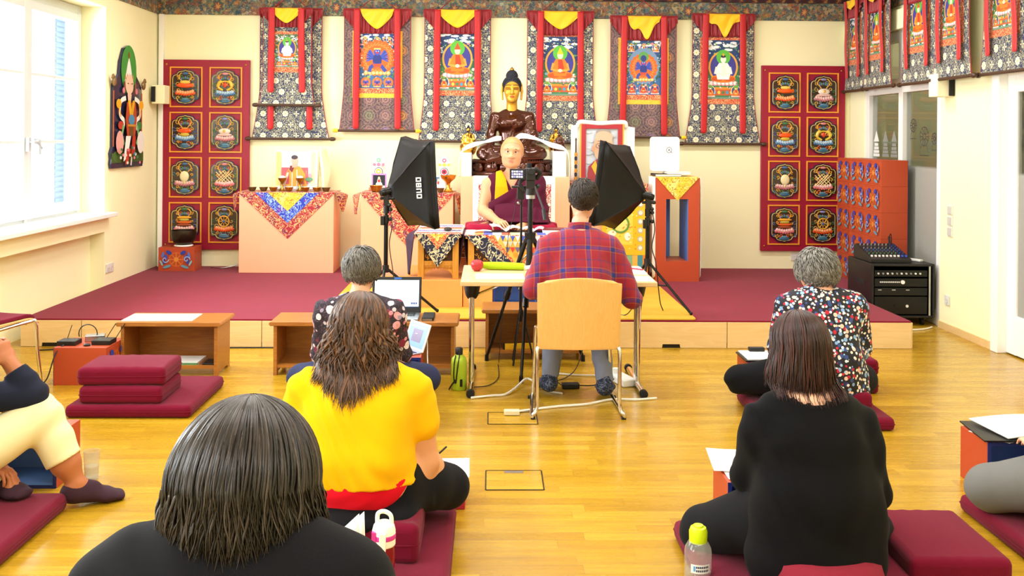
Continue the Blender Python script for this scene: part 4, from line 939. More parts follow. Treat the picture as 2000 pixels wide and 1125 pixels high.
def part(b, name, mat, parent, res=.008, groups=None, grow=0.0, cut=(), fold=None):
    V, Fq = b.mesh(res, groups, grow, cut, fold); return npmesh(name, V, Fq, mat, parent)
def cuff(p, n, r=.11):
    n = np.array(n, float); n /= np.linalg.norm(n)
    return lambda X, Y, Z: np.where((X - p[0]) ** 2 + (Y - p[1]) ** 2 + (Z - p[2]) ** 2 < r * r, (X - p[0]) * n[0] + (Y - p[1]) * n[1] + (Z - p[2]) * n[2], -1)
def person(label, loc, rz=0.0): return thing('person', label, 'person', loc, rz)

def hair_long(c, R, rad, n, zend, seed=1, wave=.006, fr=3.0, flare=0.0, back=-90, span=150, crown=(0, 0), taper=.0, jz=.03, pull=0.0, steps=26, push=None):
    r_ = np.random.RandomState(seed); out = []; c = np.array(c, float); rad = np.array(rad)
    for i in range(n):
        phi = math.radians(back + span * (2 * (i + r_.rand()) / n - 1)); th0 = math.radians(r_.uniform(2, 50)) * (r_.rand() ** .6); lay = r_.uniform(-.004, .014)
        x0, y0 = math.sin(th0) * math.cos(phi), math.sin(th0) * math.sin(phi); ze = zend + r_.uniform(-jz, jz) + abs(math.cos(phi)) * taper
        P = []; ths = np.linspace(th0, math.radians(94), steps // 2)
        for th in ths: P.append(np.array([crown[0] * math.cos(th) + math.sin(th) * math.cos(phi), crown[1] * math.cos(th) + math.sin(th) * math.sin(phi), math.cos(th)]) * (rad + lay))
        P = [c + R @ p for p in P]; last = P[-1]; out_d = np.array([math.cos(phi), math.sin(phi), 0]); L = last[2] - ze
        if L > 0:
            for k in range(1, steps - steps // 2 + 1):
                s = k / (steps - steps // 2); P.append(last + out_d * (flare * s ** 1.4 - pull * math.sin(s * 1.57)) + np.array([0, 0, -L * s]))
        P = np.array(P); s = np.linspace(0, 1, len(P)); ph = r_.uniform(0, 6.28, 3); am = wave * np.clip((s - .15) * 1.6, 0, 1)
        tan = np.array([-math.sin(phi), math.cos(phi), 0])
        P += tan[None] * (am * np.sin(fr * 6.28 * s + ph[0]))[:, None] + out_d[None] * (am * .8 * np.sin(fr * 6.28 * s * .9 + ph[1]))[:, None]
        if push is not None:
            off = r_.uniform(.003, .014)
            for rep in range(3):
                for q in range(len(P)):
                    if P[q, 2] < push[1] and P[q, 1] < c[1] + .03:
                        h = push[0].ray_cast(Vector((P[q, 0], -1.0, P[q, 2])), Vector((0, 1, 0)))[0]
                        if h is not None and P[q, 1] > h.y - off: P[q, 1] = h.y - off
                if rep < 2: P[1:-1, 1] = .25 * P[:-2, 1] + .5 * P[1:-1, 1] + .25 * P[2:, 1]
        out.append(P)
    return out
def hair_short(c, R, rad, n, seed=1, L=.5, lift=.012, whorl=(0, -.35), front=.5, neck=-.75, swirl=.5, rag=.006):
    r_ = np.random.RandomState(seed); out = []; c = np.array(c, float); rad = np.array(rad)
    w = np.array([whorl[0], whorl[1], 0]); w[2] = math.sqrt(max(0, 1 - w @ w))
    while len(out) < n:
        p = r_.randn(3); p /= np.linalg.norm(p)
        if p[1] > front and p[2] < .55 or p[2] < neck or (p[1] > .1 and p[2] < -.05) or (p[2] < -.35 and p[1] > -.25): continue
        d = p - w * (p @ w); d /= np.linalg.norm(d) + 1e-6; d = d + swirl * np.cross(p, d); 
        if p[1] > .2: d = d + np.array([.3, .3, 0])
        d = d + np.array([0, 0, -.5]); P = []; q = p.copy(); l = L * r_.uniform(.7, 1.2); jit = r_.randn(3) * .25
        for k in range(8):
            s = k / 7; P.append(c + R @ (q * (rad + lift * math.sin(s * 2.2) + rag * (r_.rand() if k == 7 else s)))); dd = d + jit * s; dd = dd - q * (dd @ q); q = q + dd / (np.linalg.norm(dd) + 1e-6) * l / 7; q /= np.linalg.norm(q)
        out.append(np.array(P))
    return out
def hair(name, mat, parent, c, R, rad, paths, r0, capcut=None, shrink=.004, flat=.6):
    b = Body(); b.ell(c, np.array(rad) - shrink, R, 'h', .01); Rm = R
    cuts = []
    for p, nn in (capcut if capcut is not None else [((0, .055, .0), (0, .8, -.6)), ((0, 0, -.06), (0, .15, -1))]): cuts.append((np.array(c) + Rm @ np.array(p), Rm @ np.array(nn)))
    V, Fq = b.mesh(.006, cut=cuts); base = npmesh(name, V, Fq, mat, parent, rnd=np.full(len(V), .12))
    strands('hair_locks', mat, paths, r0, base, flat=flat); return base
# -- man in plaid at the folding table
px, py, pz = .535, 5.58, .455
t = person('man in a red and blue plaid shirt sitting at the folding table', (px, py, pz)); L = lambda x, y, z: (x - px, y - py, z - pz)
b = Body(); Rh = rot(.06, .12); hc = (.025, .135, .765)
head(b, hc, Rh, 1.03); torso(b, .188, .525, .07, 1.08, .17, neck=.60, head_y=.11)
e1, w1, e2, w2 = L(.262, 5.62, .69), L(.30, 5.88, .83), L(.845, 5.62, .635), L(.78, 5.90, .755)
arm(b, (-.185, .07, .465), e1, w1, k=1.1); arm(b, (.185, .07, .465), e2, w2, k=1.1); hand(b, w1, (.05, .5, .8), (-.8, .2, .2), -1, .35); hand(b, w2, (-.25, 1, -.05), (0, 0, 1), -1, .3)
k1, a1, k2, a2 = L(.42, 6.0, .47), L(.368, 5.83, .09), L(.68, 6.0, .47), L(.702, 5.74, .09)
leg(b, (-.1, .02, .09), k1, a1); leg(b, (.1, .02, .09), k2, a2); foot(b, a1, L(.33, 6.03, .075)); foot(b, a2, L(.73, 5.94, .075))
part(b, 'body', M['skin'], t, .007); face(t, hc, Rh, 1.03)
bs = Body(); bs.p = b.p
part(bs, 'shirt', M['plaid'], t, .008, ('torso', 'arm', 'fore'), .014, [((0, 0, -.02), (0, 0, -1)), cuff(np.array(w1) - (0, .02, .03), (.05, .5, .8)), cuff(np.array(w2) - (-.01, .05, 0), (-.25, 1, .2)), lambda X, Y, Z: .05 - np.sqrt((X / 1.0) ** 2 + ((Y - .08) / 1.0) ** 2) - np.where(Z > .49, 0, 9)], folds(.004, 42, .9, 1, .004))
s = MB(); s.grid(lambda i, j: (.074 * math.cos(i * 2 * PI + PI / 2) * (1 - .12 * j), .078 + .066 * math.sin(i * 2 * PI + PI / 2) - .004 * j + .015, .568 + .058 * j - .01 * math.sin(i * 2 * PI + PI / 2)), 40, 4); s.build('collar', M['plaid'], t, 60, solid=.006)
part(bs, 'trousers', M['greyblue'], t, .008, ('leg', 'shin'), .012, [(np.array(a1) + (0, 0, .025), (0, 0, -1)), (np.array(a2) + (0, 0, .025), (0, 0, -1))], folds(.003, 60, .5, 2))
for a_, s_ in ((a1, -1), (a2, 1)):
    part(bs, 'sock', M['paisley'], t, .007, ('foot', 'shin'), .006, [(np.array(a_) + (0, 0, .085), (0, 0, 1)), (np.array((.0, 0, 0)), (-s_, 0, 0))])
hair('hair', M['hairblack'], t, np.array(hc) + (0, -.012, .024), Rh, (.083, .101, .098), hair_short(np.array(hc) + (0, -.012, .022), Rh, (.084, .103, .1), 1500, 4, .42, .006, neck=-.93, rag=.002), .0035, [((0, .06, .0), (0, .7, -.7)), ((0, -.02, -.108), (0, .35, -1))])
# -- woman in the floral blouse
px, py, pz = -.72, 5.2, .185
t = person('woman with short grey hair in a dark floral blouse sitting at the laptop', (px, py, pz)); L = lambda x, y, z: (x - px, y - py, z - pz)
b = Body(); Rh = rot(-.05, .3); hc = (.0, .13, .655)
head(b, hc, Rh, .98); torso(b, .185, .475, .06, 1.0, neck=.53, head_y=.1)
ank = [(-.02, .33, .03), (.06, .40, .03)]
for sg in (-1, 1):
    arm(b, (sg * .185, .06, .43), (sg * .225, .13, .19), (sg * .15, .36, .12)); hand(b, (sg * .15, .36, .12), (-sg * .2, 1, .1), (0, 0, 1), -sg, .3)
    kn = (sg * .355, .24, .02); leg(b, (sg * .11, .03, .085), kn, (-sg * .06, .36 + .05 * sg, -.05), 1.08); foot(b, (-sg * .06, .36 + .05 * sg, -.06), (-sg * .24, .30 + .06 * sg, -.07), (0, .3, 1))
part(b, 'body', M['skin'], t, .008); face(t, hc, Rh, .98); bs = Body(); bs.p = b.p
part(bs, 'blouse', M['floral'], t, .008, ('torso', 'arm', 'fore'), .012, [((0, 0, .0), (0, 0, -1)), ((0, .33, 0), (0, 1, 0)), lambda X, Y, Z: .055 - np.sqrt(X ** 2 + (Y - .07) ** 2) - np.where(Z > .46, 0, 9)], folds(.004, 50, .7, 2))
part(bs, 'trousers', M['denim'], t, .008, ('leg', 'shin'), .010, [], folds(.003, 45, .5, 1))
s = MB(); s.tube([(.066 * math.cos(q * PI / 16), .072 + .062 * math.sin(q * PI / 16), .497 - .012 * math.sin(q * PI / 16)) for q in range(32)], .010, 8, closed=True); s.build('orange_neckband', mk('orange_knit', '#d98a2a', .8), t, 60)
hair('hair', M['hairgrey'], t, np.array(hc) + (0, -.01, .022), Rh, (.092, .108, .104), hair_short(np.array(hc) + (0, -.012, .02), Rh, (.094, .110, .108), 2200, 8, .62, .012, neck=-.74, rag=.006), .003, [((0, .06, .0), (0, .7, -.7)), ((0, -.02, -.08), (0, .2, -1))])
# -- woman in yellow
px, py, pz = -.49, 3.55, .21
t = person('woman with long wavy brown hair in a yellow top over a red one', (px, py, pz)); L = lambda x, y, z: (x - px, y - py, z - pz)
b = Body(); Rh = rot(-.12, .3); hc = (-.01, .10, .65)
head(b, hc, Rh, .98, False); torso(b, .195, .475, .05, 1.2, .17, 1.02, .5, neck=.52, head_y=.08)
e2, w2 = L(-.245, 3.62, .355), L(-.215, 3.83, .262); e1, w1 = (-.27, .1, .16), (-.13, .33, .1)
arm(b, (-.205, .05, .42), e1, w1, k=1.2); hand(b, w1, (.3, 1, 0), (0, 0, 1), 1, .3); arm(b, (.205, .05, .42), e2, w2, k=1.2); hand(b, w2, (-.15, 1, -.15), (.5, 0, .9), -1, .35)
for sg in (-1, 1):
    leg(b, (sg * .12, .02, .095), (sg * .32, .26, -.02), (-sg * .05, .36 + .05 * sg, -.06), 1.2); foot(b, (-sg * .05, .36 + .05 * sg, -.07), (-sg * .22, .32 + .06 * sg, -.08), (0, .3, 1))
part(b, 'body', M['skinw'], t, .006); face(t, hc, Rh, .98); bs = Body(); bs.p = list(b.p)
for sd, el, f in (((.205, .05, .42), e2, .44), ((-.205, .05, .42), e1, .42)): bs.cone(sd, .062, np.array(sd) * (1 - f) + np.array(el) * f, .063, 'sleeve', .03)
PU = part(bs, 'yellow_top', M['yellow'], t, .007, ('torso', 'sleeve'), .014, [((0, 0, .10), (0, -.1, -1)), lambda X, Y, Z: .07 - np.sqrt(X ** 2 + (Y - .06) ** 2) - np.where(Z > .46, 0, 9)], folds(.0045, 62, 1.2, .5, .004)); PU = (tree(PU), .53)
part(bs, 'red_top', M['redtop'], t, .008, ('torso',), .008, [((0, 0, .0), (0, -.15, -1)), ((0, 0, .15), (0, -.1, 1))], folds(.002, 90, .6, 2, .001))
bs.ell((0, -.01, .0), (.2, .16, .055), None, 'seat', .04); part(bs, 'trousers', M['blackpant'], t, .009, ('leg', 'shin', 'seat'), .010, [], folds(.003, 45, .5, 1))
hc2 = np.array(hc) + (0, -.008, .018)
hair('hair', M['hairbrown'], t, hc2, Rh, (.093, .112, .108), hair_long(hc2, Rh, (.093, .112, .108), 1300, .43, 5, .014, 2.8, .045, -90, 165, (0, .1), .10, .06, push=PU) + hair_long(hc2, Rh, (.088, .106, .104), 600, .46, 6, .017, 2.4, .06, -90, 150, (0, .1), .05, .05, push=PU), .0062, [((0, .06, .02), (0, .8, -.6)), ((0, 0, -.08), (0, 0, -1))])
# -- woman in black on the right
px, py, pz = 1.125, 3.25, .195
t = person('woman with shoulder length auburn hair in a loose black top, on the right', (px, py, pz)); L = lambda x, y, z: (x - px, y - py, z - pz)
b = Body(); Rh = rot(.05, .28); hc = (-.01, .135, .655)
head(b, hc, Rh, .98, False); torso(b, .172, .475, .06, 1.14, .18, 1.04, .5, neck=.53, head_y=.1)
e2, w2 = (.242, .07, .15), (.13, .32, .12); e1, w1 = (-.20, .12, .2), (-.12, .36, .16)
arm(b, (-.172, .06, .385), e1, w1, k=1.05); arm(b, (.172, .06, .385), e2, w2, k=1.08); hand(b, w1, (.3, 1, 0), (0, 0, 1), 1, .3); hand(b, w2, (-.3, 1, 0), (0, 0, 1), -1, .3)
for sg in (-1, 1): leg(b, (sg * .12, .02, .095), (sg * .31, .30, -.075), (-sg * .05, .40 + .04 * sg, -.09), 1.12); foot(b, (-sg * .05, .40 + .04 * sg, -.10), (-sg * .22, .35 + .06 * sg, -.11), (0, .3, 1))
part(b, 'body', M['skin'], t, .008); face(t, hc, Rh, .98); bs = Body(); bs.p = list(b.p)
bs.slab((0, -.03, -.02), (.225, .175), (0, -.02, .14), (.20, .16), 'hem', .05)
PU = part(bs, 'black_top', M['blackcl'], t, .008, ('torso', 'arm', 'fore', 'hem'), .012, [((0, 0, -.075), (.08, 0, -1)), ((0, .3, 0), (0, 1, 0)), lambda X, Y, Z: .085 - np.sqrt((X * .8) ** 2 + (Y - .05) ** 2) - np.where(Z > .44, 0, 9)], folds(.004, 34, 1.3, 1.5, .005)); PU = (tree(PU), .53)
part(bs, 'trousers', M['blackpant'], t, .009, ('leg', 'shin'), .014, [], folds(.003, 45, .5, 1))
hc2 = np.array(hc) + (0, -.008, .016)
hair('hair', M['hairauburn'], t, hc2, Rh, (.087, .108, .102), hair_long(hc2, Rh, (.089, .110, .103), 1500, .505, 11, .004, 1.2, .02, -90, 160, (.02, .1), .02, .025, push=PU), .0032, [((0, .06, .02), (0, .8, -.6)), ((0, 0, -.08), (0, 0, -1))])
# -- woman in the dotted blouse
px, py, pz = 1.905, 5.35, .175
t = person('woman with silver grey hair in a colourful dotted blouse by the audio rack', (px, py, pz)); L = lambda x, y, z: (x - px, y - py, z - pz)
b = Body(); Rh = rot(.42, .32); hc = (-.005, .125, .64)
head(b, hc, Rh, .98); torso(b, .2, .50, .05, 1.12, .17, neck=.54, head_y=.09)
for sg in (-1, 1):
    arm(b, (sg * .195, .05, .45), (sg * .235, .08, .21), (sg * .13, .33, .13), k=1.12); hand(b, (sg * .13, .33, .13), (-sg * .3, 1, 0), (0, 0, 1), -sg, .3)
    leg(b, (sg * .12, .03, .085), (sg * (.43 if sg < 0 else .30), .20, .0), (-sg * .04, .33 + .05 * sg, -.07), 1.1); foot(b, (-sg * .04, .33 + .05 * sg, -.08), (-sg * .2, .28 + .06 * sg, -.09), (0, .3, 1))
part(b, 'body', M['skin'], t, .008); face(t, hc, Rh, .98); bs = Body(); bs.p = list(b.p); bs.slab((.03, -.02, -.04), (.20, .15), (0, -.02, .14), (.19, .14), 'hem', .05)
part(bs, 'blouse', M['dots'], t, .008, ('torso', 'arm', 'fore', 'hem'), .014, [((0, 0, -.08), (-.15, 0, -1)), ((0, .31, 0), (0, 1, 0)), lambda X, Y, Z: .066 - np.sqrt((X * .9) ** 2 + (Y - .06) ** 2) - np.where(Z > .47, 0, 9)], folds(.004, 38, 1, .5, .005))
part(bs, 'trousers', M['blackpant'], t, .008, ('leg', 'shin'), .012, [], folds(.004, 60, .5, 1))
hair('hair', M['hairsilver'], t, np.array(hc) + (0, -.01, .024), Rh, (.095, .112, .108), hair_short(np.array(hc) + (0, -.012, .022), Rh, (.098, .114, .112), 2200, 21, .6, .018, neck=-.72, rag=.012), .0032, [((0, .06, .0), (0, .7, -.7)), ((0, -.02, -.08), (0, .2, -1))])
# -- woman in the foreground
px, py, pz = -.385, 1.38, .45
t = person('woman with chin length dark greying hair seated nearest the camera', (px, py, pz)); L = lambda x, y, z: (x - px, y - py, z - pz)
b = Body(); Rh = rot(-.04, .22); hc = (.0, .13, .592)
head(b, hc, Rh, 1.0, False); torso(b, .18, .505, .07, 1.1, neck=.53, head_y=.1)
w2 = (.155, .36, .25)
arm(b, (-.18, .07, .45), (-.235, .1, .2), (-.1, .33, .22)); arm(b, (.18, .07, .45), (.235, .1, .2), w2); hand(b, w2, (-.3, 1, .25), (0, -.2, 1), -1, .45); hand(b, (-.1, .33, .22), (.3, 1, .1), (0, 0, 1), 1, .35)
for sg in (-1, 1): leg(b, (sg * .1, .03, .09), (sg * .12, .46, .055), (sg * .12, .44, -.36)); foot(b, (sg * .12, .44, -.365), (sg * .13, .62, -.38))
part(b, 'body', M['skin'], t, .007); face(t, hc, Rh); bs = Body(); bs.p = list(b.p)
part(bs, 'jumper', M['darkjkt'], t, .007, ('torso', 'arm', 'fore'), .014, [((0, 0, -.02), (0, 0, -1)), ((0, .33, 0), (0, 1, 0)), lambda X, Y, Z: .062 - np.sqrt(X ** 2 + (Y - .08) ** 2) - np.where(Z > .47, 0, 9)], folds(.003, 40, .9, .5, .004))
part(bs, 'trousers', M['blackpant'], t, .009, ('leg', 'shin'), .012, [((0, 0, -.34), (0, 0, -1))], folds(.003, 45, .5, 1))
part(bs, 'shoes', M['blackm'], t, .008, ('foot',), .010, [((0, 0, -.449), (0, 0, -1))])
hc2 = np.array(hc) + (0, -.006, .016)
hair('hair', M['hairdark'], t, hc2, Rh, (.100, .122, .110), hair_long(hc2, Rh, (.102, .124, .112), 3400, .53, 31, .008, 1.1, .012, -90, 165, (-.02, .15), .01, .018, steps=30), .0021, [((0, .06, .02), (0, .8, -.6)), ((0, 0, -.09), (0, 0, -1))], flat=.5)
# -- person at the left edge
t = person('person in cream trousers and a navy top leaning on one hand', (-2.25, 3.74, .17)); px, py, pz = -2.25, 3.74, .17; L = lambda x, y, z: (x - px, y - py, z - pz)
b = Body(); Rh = rot(-.7, .15); hc = L(-2.225, 3.94, .81)
head(b, hc, Rh, 1.0)
b.slab(L(-2.25, 3.74, .26), (.17, .13), L(-2.24, 3.80, .40), (.16, .12), 'torso', .05, (.75, -.65, 0)); b.slab(L(-2.24, 3.80, .40), (.16, .12), L(-2.2, 3.88, .58), (.18, .1), 'torso', .05, (.75, -.65, 0)); b.cone(L(-2.2, 3.88, .62), .055, L(-2.21, 3.92, .73), .05, 'neck', .03)
eb, wr = L(-1.945, 4.08, .475), L(-2.045, 4.085, .615)
b.cone(L(-2.12, 3.78, .60), .062, L(-2.2, 3.95, .50), .055, 'arm', .03); b.cone(L(-2.2, 3.95, .50), .055, eb, .050, 'arm', .03); b.cone(eb, .048, np.array(eb) * .5 + np.array(wr) * .5, .043, 'fore', .02); b.cone(np.array(eb) * .5 + np.array(wr) * .5, .042, wr, .03, 'fore', .02)
hand(b, wr, (-.45, .0, .9), (.6, -.5, .3), -1, .5)
arm(b, L(-2.34, 3.95, .58), L(-2.36, 4.08, .34), L(-2.09, 4.0, .235), 'arm2', 1.0, 'fore2'); hand(b, L(-2.09, 4.0, .22), (1, -.1, -.45), (0, .1, 1), -1, .35)
kn, an = L(-1.925, 4.10, .385), L(-1.765, 4.10, .10)
b.cone(L(-2.2, 3.80, .22), .10, kn, .078, 'leg', .04); b.cone(kn, .074, np.array(kn) * .30 + np.array(an) * .70, .062, 'leg', .03); b.cone(np.array(kn) * .6 + np.array(an) * .4, .058, an, .036, 'shin', .03); foot(b, L(-1.765, 4.10, .075), L(-1.61, 4.19, .055))
k2, a2 = L(-2.42, 4.1, .2), L(-2.06, 4.02, .13); b.cone(L(-2.3, 3.86, .24), .09, k2, .07, 'leg2', .04); b.cone(k2, .066, a2, .04, 'leg2', .03); foot(b, a2, L(-1.93, 3.98, .13), s=.9, g='foot2')
part(b, 'body', M['skint'], t, .006); face(t, hc, Rh); bs = Body(); bs.p = list(b.p)
part(bs, 'navy_top', M['navy'], t, .007, ('torso', 'arm', 'fore', 'arm2', 'fore2'), .012, [cuff(L(-2.02, 4.085, .585), (-.58, 0, .82), .09), cuff(L(-2.14, 4.0, .25), (1, 0, -.5), .09), ((0, 0, .03), (0, 0, -1))], folds(.003, 70, .5, 1))
part(bs, 'cream_trousers', M['cream'], t, .007, ('leg', 'leg2'), .012, [cuff((np.array(kn) * .34 + np.array(an) * .66), (np.array(an) - kn), .15)], folds(.004, 40, 1.2, 1, .004))
part(bs, 'sock', M['sock'], t, .006, ('foot',), .006, [(L(-1.79, 4.05, .125), (-.5, 0, .85))]); part(bs, 'sock', M['sock'], t, .006, ('foot2',), .006)
hair('hair', M['hairbrown'], t, np.array(hc) + (0, -.01, .024), Rh, (.088, .106, .103), hair_short(np.array(hc) + (0, -.012, .022), Rh, (.09, .108, .104), 500, 9, .5, .01), .005)
# -- person at the right edge
t = person('person in grey trousers, only one bent knee in view at the right edge', (2.42, 3.58, .2)); b = Body(); Rh = rot(.3, .25); hc = (0, .13, .66)
head(b, hc, Rh); torso(b, .2, .475, .05, 1.1, neck=.53, head_y=.1)
for sg in (-1, 1):
    arm(b, (sg * .2, .05, .43), (sg * .23, .1, .2), (sg * .14, .33, .12)); hand(b, (sg * .14, .33, .12), (-sg * .3, 1, 0), (0, 0, 1), -sg, .3)
    leg(b, (sg * .11, .03, .09), (sg * .355, .27, -.035), (-sg * .02, .36 + .05 * sg, -.07), 1.22); foot(b, (-sg * .02, .36 + .05 * sg, -.08), (-sg * .2, .32 + .06 * sg, -.09), (0, .3, 1))
part(b, 'body', M['skin'], t, .009); face(t, hc, Rh); bs = Body(); bs.p = list(b.p)
part(bs, 'jumper', M['navy'], t, .01, ('torso', 'arm', 'fore'), .012, [((0, 0, .0), (0, 0, -1)), ((0, .31, 0), (0, 1, 0))]); part(bs, 'trousers', M['greypant'], t, .007, ('leg', 'shin'), .012, [], folds(.004, 30, 1.4, 1, .003))
hair('hair', M['hairbrown'], t, np.array(hc) + (0, -.01, .024), Rh, (.09, .108, .104), hair_short(np.array(hc) + (0, -.012, .022), Rh, (.092, .11, .106), 500, 13, .5, .01), .005)
# -- monk on the throne (local +y faces the hall)
px, py, pz = .185, 8.42, .69
t = person('monk with a shaved head in maroon robes seated on the throne, reading', (px, py, pz), PI); b = Body(); Rh = rot(-.05, .03, -.06); hc = (.0, .08, .765)
head(b, hc, Rh, 1.14)
for p_, r_e in (((0, -.012, .02), (.083, .094, .092)), ((.038, .045, -.05), (.036, .034, .046)), ((-.038, .045, -.05), (.036, .034, .046)), ((.026, .045, -.085), (.034, .036, .028)), ((-.026, .045, -.085), (.034, .036, .028)), ((0, .10, -.032), (.019, .012, .009))): b.ell(np.array(hc) + Rh @ (np.array(p_) * 1.14), np.array(r_e) * 1.14, Rh, 'head', .02)
b.ell(np.array(hc) + Rh @ (np.array((0, .062, -.04)) * 1.14), (.05, .034, .05), Rh, 'head', .02); torso(b, .215, .53, .03, 1.12, neck=.6, head_y=.06)
e1, w1 = (.252, .05, .25), (.13, .36, .185); arm(b, (.205, .03, .47), e1, w1, k=1.1); hand(b, w1, (-.5, 1, -.1), (.2, .2, 1), 1, .3, 1.05)
e2, w2 = (-.225, .06, .22), (-.08, .34, .14); arm(b, (-.205, .03, .47), e2, w2, k=1.1, g='arm2', fore='fore2'); hand(b, w2, (.4, 1, -.1), (-.2, .2, 1), -1, .3, 1.05)
for sg in (-1, 1): leg(b, (sg * .11, .03, .085), (sg * .32, .24, .07), (-sg * .05, .3 + .03 * sg, .06), 1.0)
part(b, 'body', M['skinmonk'], t, .0048); face(t, hc, Rh, 1.14); bs = Body(); bs.p = list(b.p)
bs.slab((0, .09, .05), (.43, .27), (0, .07, .09), (.38, .24), 'skirt', .05)
bs.slab((-.16, .06, .12), (.16, .16), (-.12, .04, .42), (.12, .12), 'shawl', .06); bs.cone((-.225, .1, .1), .07, (-.205, .05, .4), .06, 'shawl', .05); bs.slab((0, .09, .1), (.19, .14), (0, .05, .3), (.18, .13), 'shawl', .05)
vn = lambda X, Y, Z: np.minimum(.075 - np.sqrt(X ** 2 + (Y - .05) ** 2), 1) - np.where(Z > .50, 0, 9)
vn2 = lambda X, Y, Z: np.where(Y > .02, .05 - np.abs(X) - (.0) - (.53 - Z) * .55, -1) - np.where(Z > .40, 0, 9)
part(bs, 'maroon_vest', M['robe'], t, .006, ('torso',), .014, [vn2, vn, lambda X, Y, Z: np.abs(X) - .235, ((0, 0, .1), (0, 0, -1))], folds(.002, 50, .8, 1))
part(bs, 'yellow_vest_panel', M['monkyel'], t, .006, ('torso',), .019, [vn2, vn, lambda X, Y, Z: np.abs(X - .095 + (.5 - Z) * .08) - .042 - (.56 - Z) * .12, ((0, 0, .30), (-.4, 0, -1)), ((0, .04, 0), (0, -1, 0))], folds(.002, 50, .8, 1))
part(bs, 'maroon_shawl', M['robe'], t, .007, ('torso', 'shawl', 'arm2', 'fore2'), .024, [((.02, 0, .42), (.62, .0, .78)) if False else (lambda X, Y, Z: np.where(Y > -.02, (Z - .445) + X * .62, (Z - .46) + X * .9) * .65), (lambda X, Y, Z: np.where(X > .205, 1.0, -1.0) * .02 + (X - .225) * .5), ((0, .31, 0), (0, 1, 0)), ((0, 0, .03), (0, 0, -1))], lambda X, Y, Z: .007 * np.sin(30 * (X * .75 + Z) + 4 * np.sin(5 * Z)) + .003 * np.sin(60 * (X * .6 + Z)))
part(bs, 'crimson_skirt', M['robered'], t, .008, ('skirt', 'leg', 'shin'), .012, [((0, 0, .0), (0, 0, -1)), ((0, 0, .145), (0, 0, 1))], folds(.006, 20, 2, 1, .006)); part(bs, 'maroon_lap_robe', M['robe'], t, .008, ('skirt', 'leg', 'shin'), .022, [((0, 0, .12), (0, .15, -1)), lambda X, Y, Z: np.maximum(np.abs(X) - .32, X - .15)], folds(.005, 26, 2, 2, .005))
cap = Body(); cap.p = [q for q in b.p if q[0] == 'head']
M['stubble'] = skinmat('scalp_stubble', '#b4824f', '#bd8c5c')
part(cap, 'shaved_scalp', M['stubble'], t, .006, None, .0015, [(np.array(hc) + Rh @ np.array((0, .075, .075)), Rh @ np.array((0, .75, -.66))), (np.array(hc) + Rh @ np.array((0, 0, -.01)), Rh @ np.array((0, .6, -.8)))])
s = MB(); s.cyl((-.055, .15, .40), (-.06, .165, .36), .009, n=8); s.build('lapel_microphone', M['black'], t, 40)
# ---------------------------------------------------------------- props helpers
def wm(t): m = MB(); m.at(tuple(-x for x in t.location)); return m        # world-coordinate builder for an unrotated thing
def add(t, name, mat, fn, smooth=None, **kw):
    m = wm(t); fn(m); return m.build(name, mat, t, smooth, **kw)
def col_mat(name, c, r=.5, **k): return mk(name, c, r, **k)
M['lime'] = mk('lime_plastic', '#b4d334', .4); M['limecloth'] = cloth('lime_case', '#a6c822'); M['apple'] = mk('apple_skin', '#a82a30', .3, nz=(14, .25))
M['navypaint'] = mk('navy_paint', '#1d2d78', .5); M['bluein'] = mk('blue_lining', '#6288cc', .55)
# ---------------------------------------------------------------- altar furniture
def diag_cloth(t, x0, x1, yf, zt, apex, bands, depth, corner=.0, top=None, ymat=None):
    """square cloth laid cornerwise: nested triangles hanging in front, a sheet on top, corners at the sides"""
    cx, az = apex
    for i, (nm, mat, f, fz) in enumerate(bands):
        a, b = cx + (x0 - cx) * f, cx + (x1 - cx) * f; z = zt - (zt - az) * fz
        def tri(m, a=a, b=b, z=z, i=i): m.prism([(a, zt), (cx, z), (b, zt)], yf - .006 - .003 * i, yf - .003 - .003 * i, 'y')
        add(t, nm, M[mat], tri)
    if depth:
        add(t, 'top_sheet', M[top or bands[0][1]], lambda m: m.b2((x0 - .004, yf - .006, zt), (x1 + .004, yf + depth, zt + .006)))
    if corner:
        for sg, x in ((-1, x0), (1, x1)):
            def cr(m):
                ys = yf + depth * .45; m.grid(lambda i, j: (x + sg * (.004 + .11 * (.5 + (i - .5) * (1 - j * .9)) * min(1, j * 6) + .008 * math.sin(i * 9) * j), yf + .02 + depth * .5 * (.5 + (i - .5) * (1 - j * .9)), zt + .004 - corner * j), 10, 14)
            add(t, 'side_corner', M[ymat or bands[0][1]], cr, 60, solid=.004)
def pedestal(name, label, x0, x1, y0, y1, z1, mat='peach'):
    t = thing(name, label, 'pedestal', ((x0 + x1) / 2, (y0 + y1) / 2, ST + .006))
    add(t, 'case', M[mat], lambda m: m.b2((x0, y0, ST + .006), (x1, y1, z1)), bev=.003); return t
pedestal('altar_pedestal', 'light-washed orange altar pedestal holding the row of brass bowls, left of the altar', -2.52, -1.575, 9.55, 9.95, 1.01)
t = thing('altar_cloth', 'diagonal red, blue and yellow brocade cloth over the pedestal of bowls', 'cloth', (-2.05, 9.55, 1.01))
diag_cloth(t, -2.53, -1.565, 9.55, 1.012, (-2.035, .55), [('red_band', 'redbro', 1, 1), ('blue_band', 'bluebro', .66, .66), ('yellow_centre', 'goldbro', .40, .40)], .36, .2)
pedestal('altar_pedestal', 'light-washed orange altar pedestal behind the left softbox light', -1.275, -.37, 9.35, 9.85, 1.02)
t = thing('altar_cloth', 'diagonal red brocade cloth on the pedestal behind the left softbox', 'cloth', (-.82, 9.35, 1.02))
diag_cloth(t, -1.285, -.36, 9.35, 1.022, (-.82, .50), [('red_band', 'redbro', 1, 1), ('peach_centre', 'orangebro', .45, .45)], .45, .22)
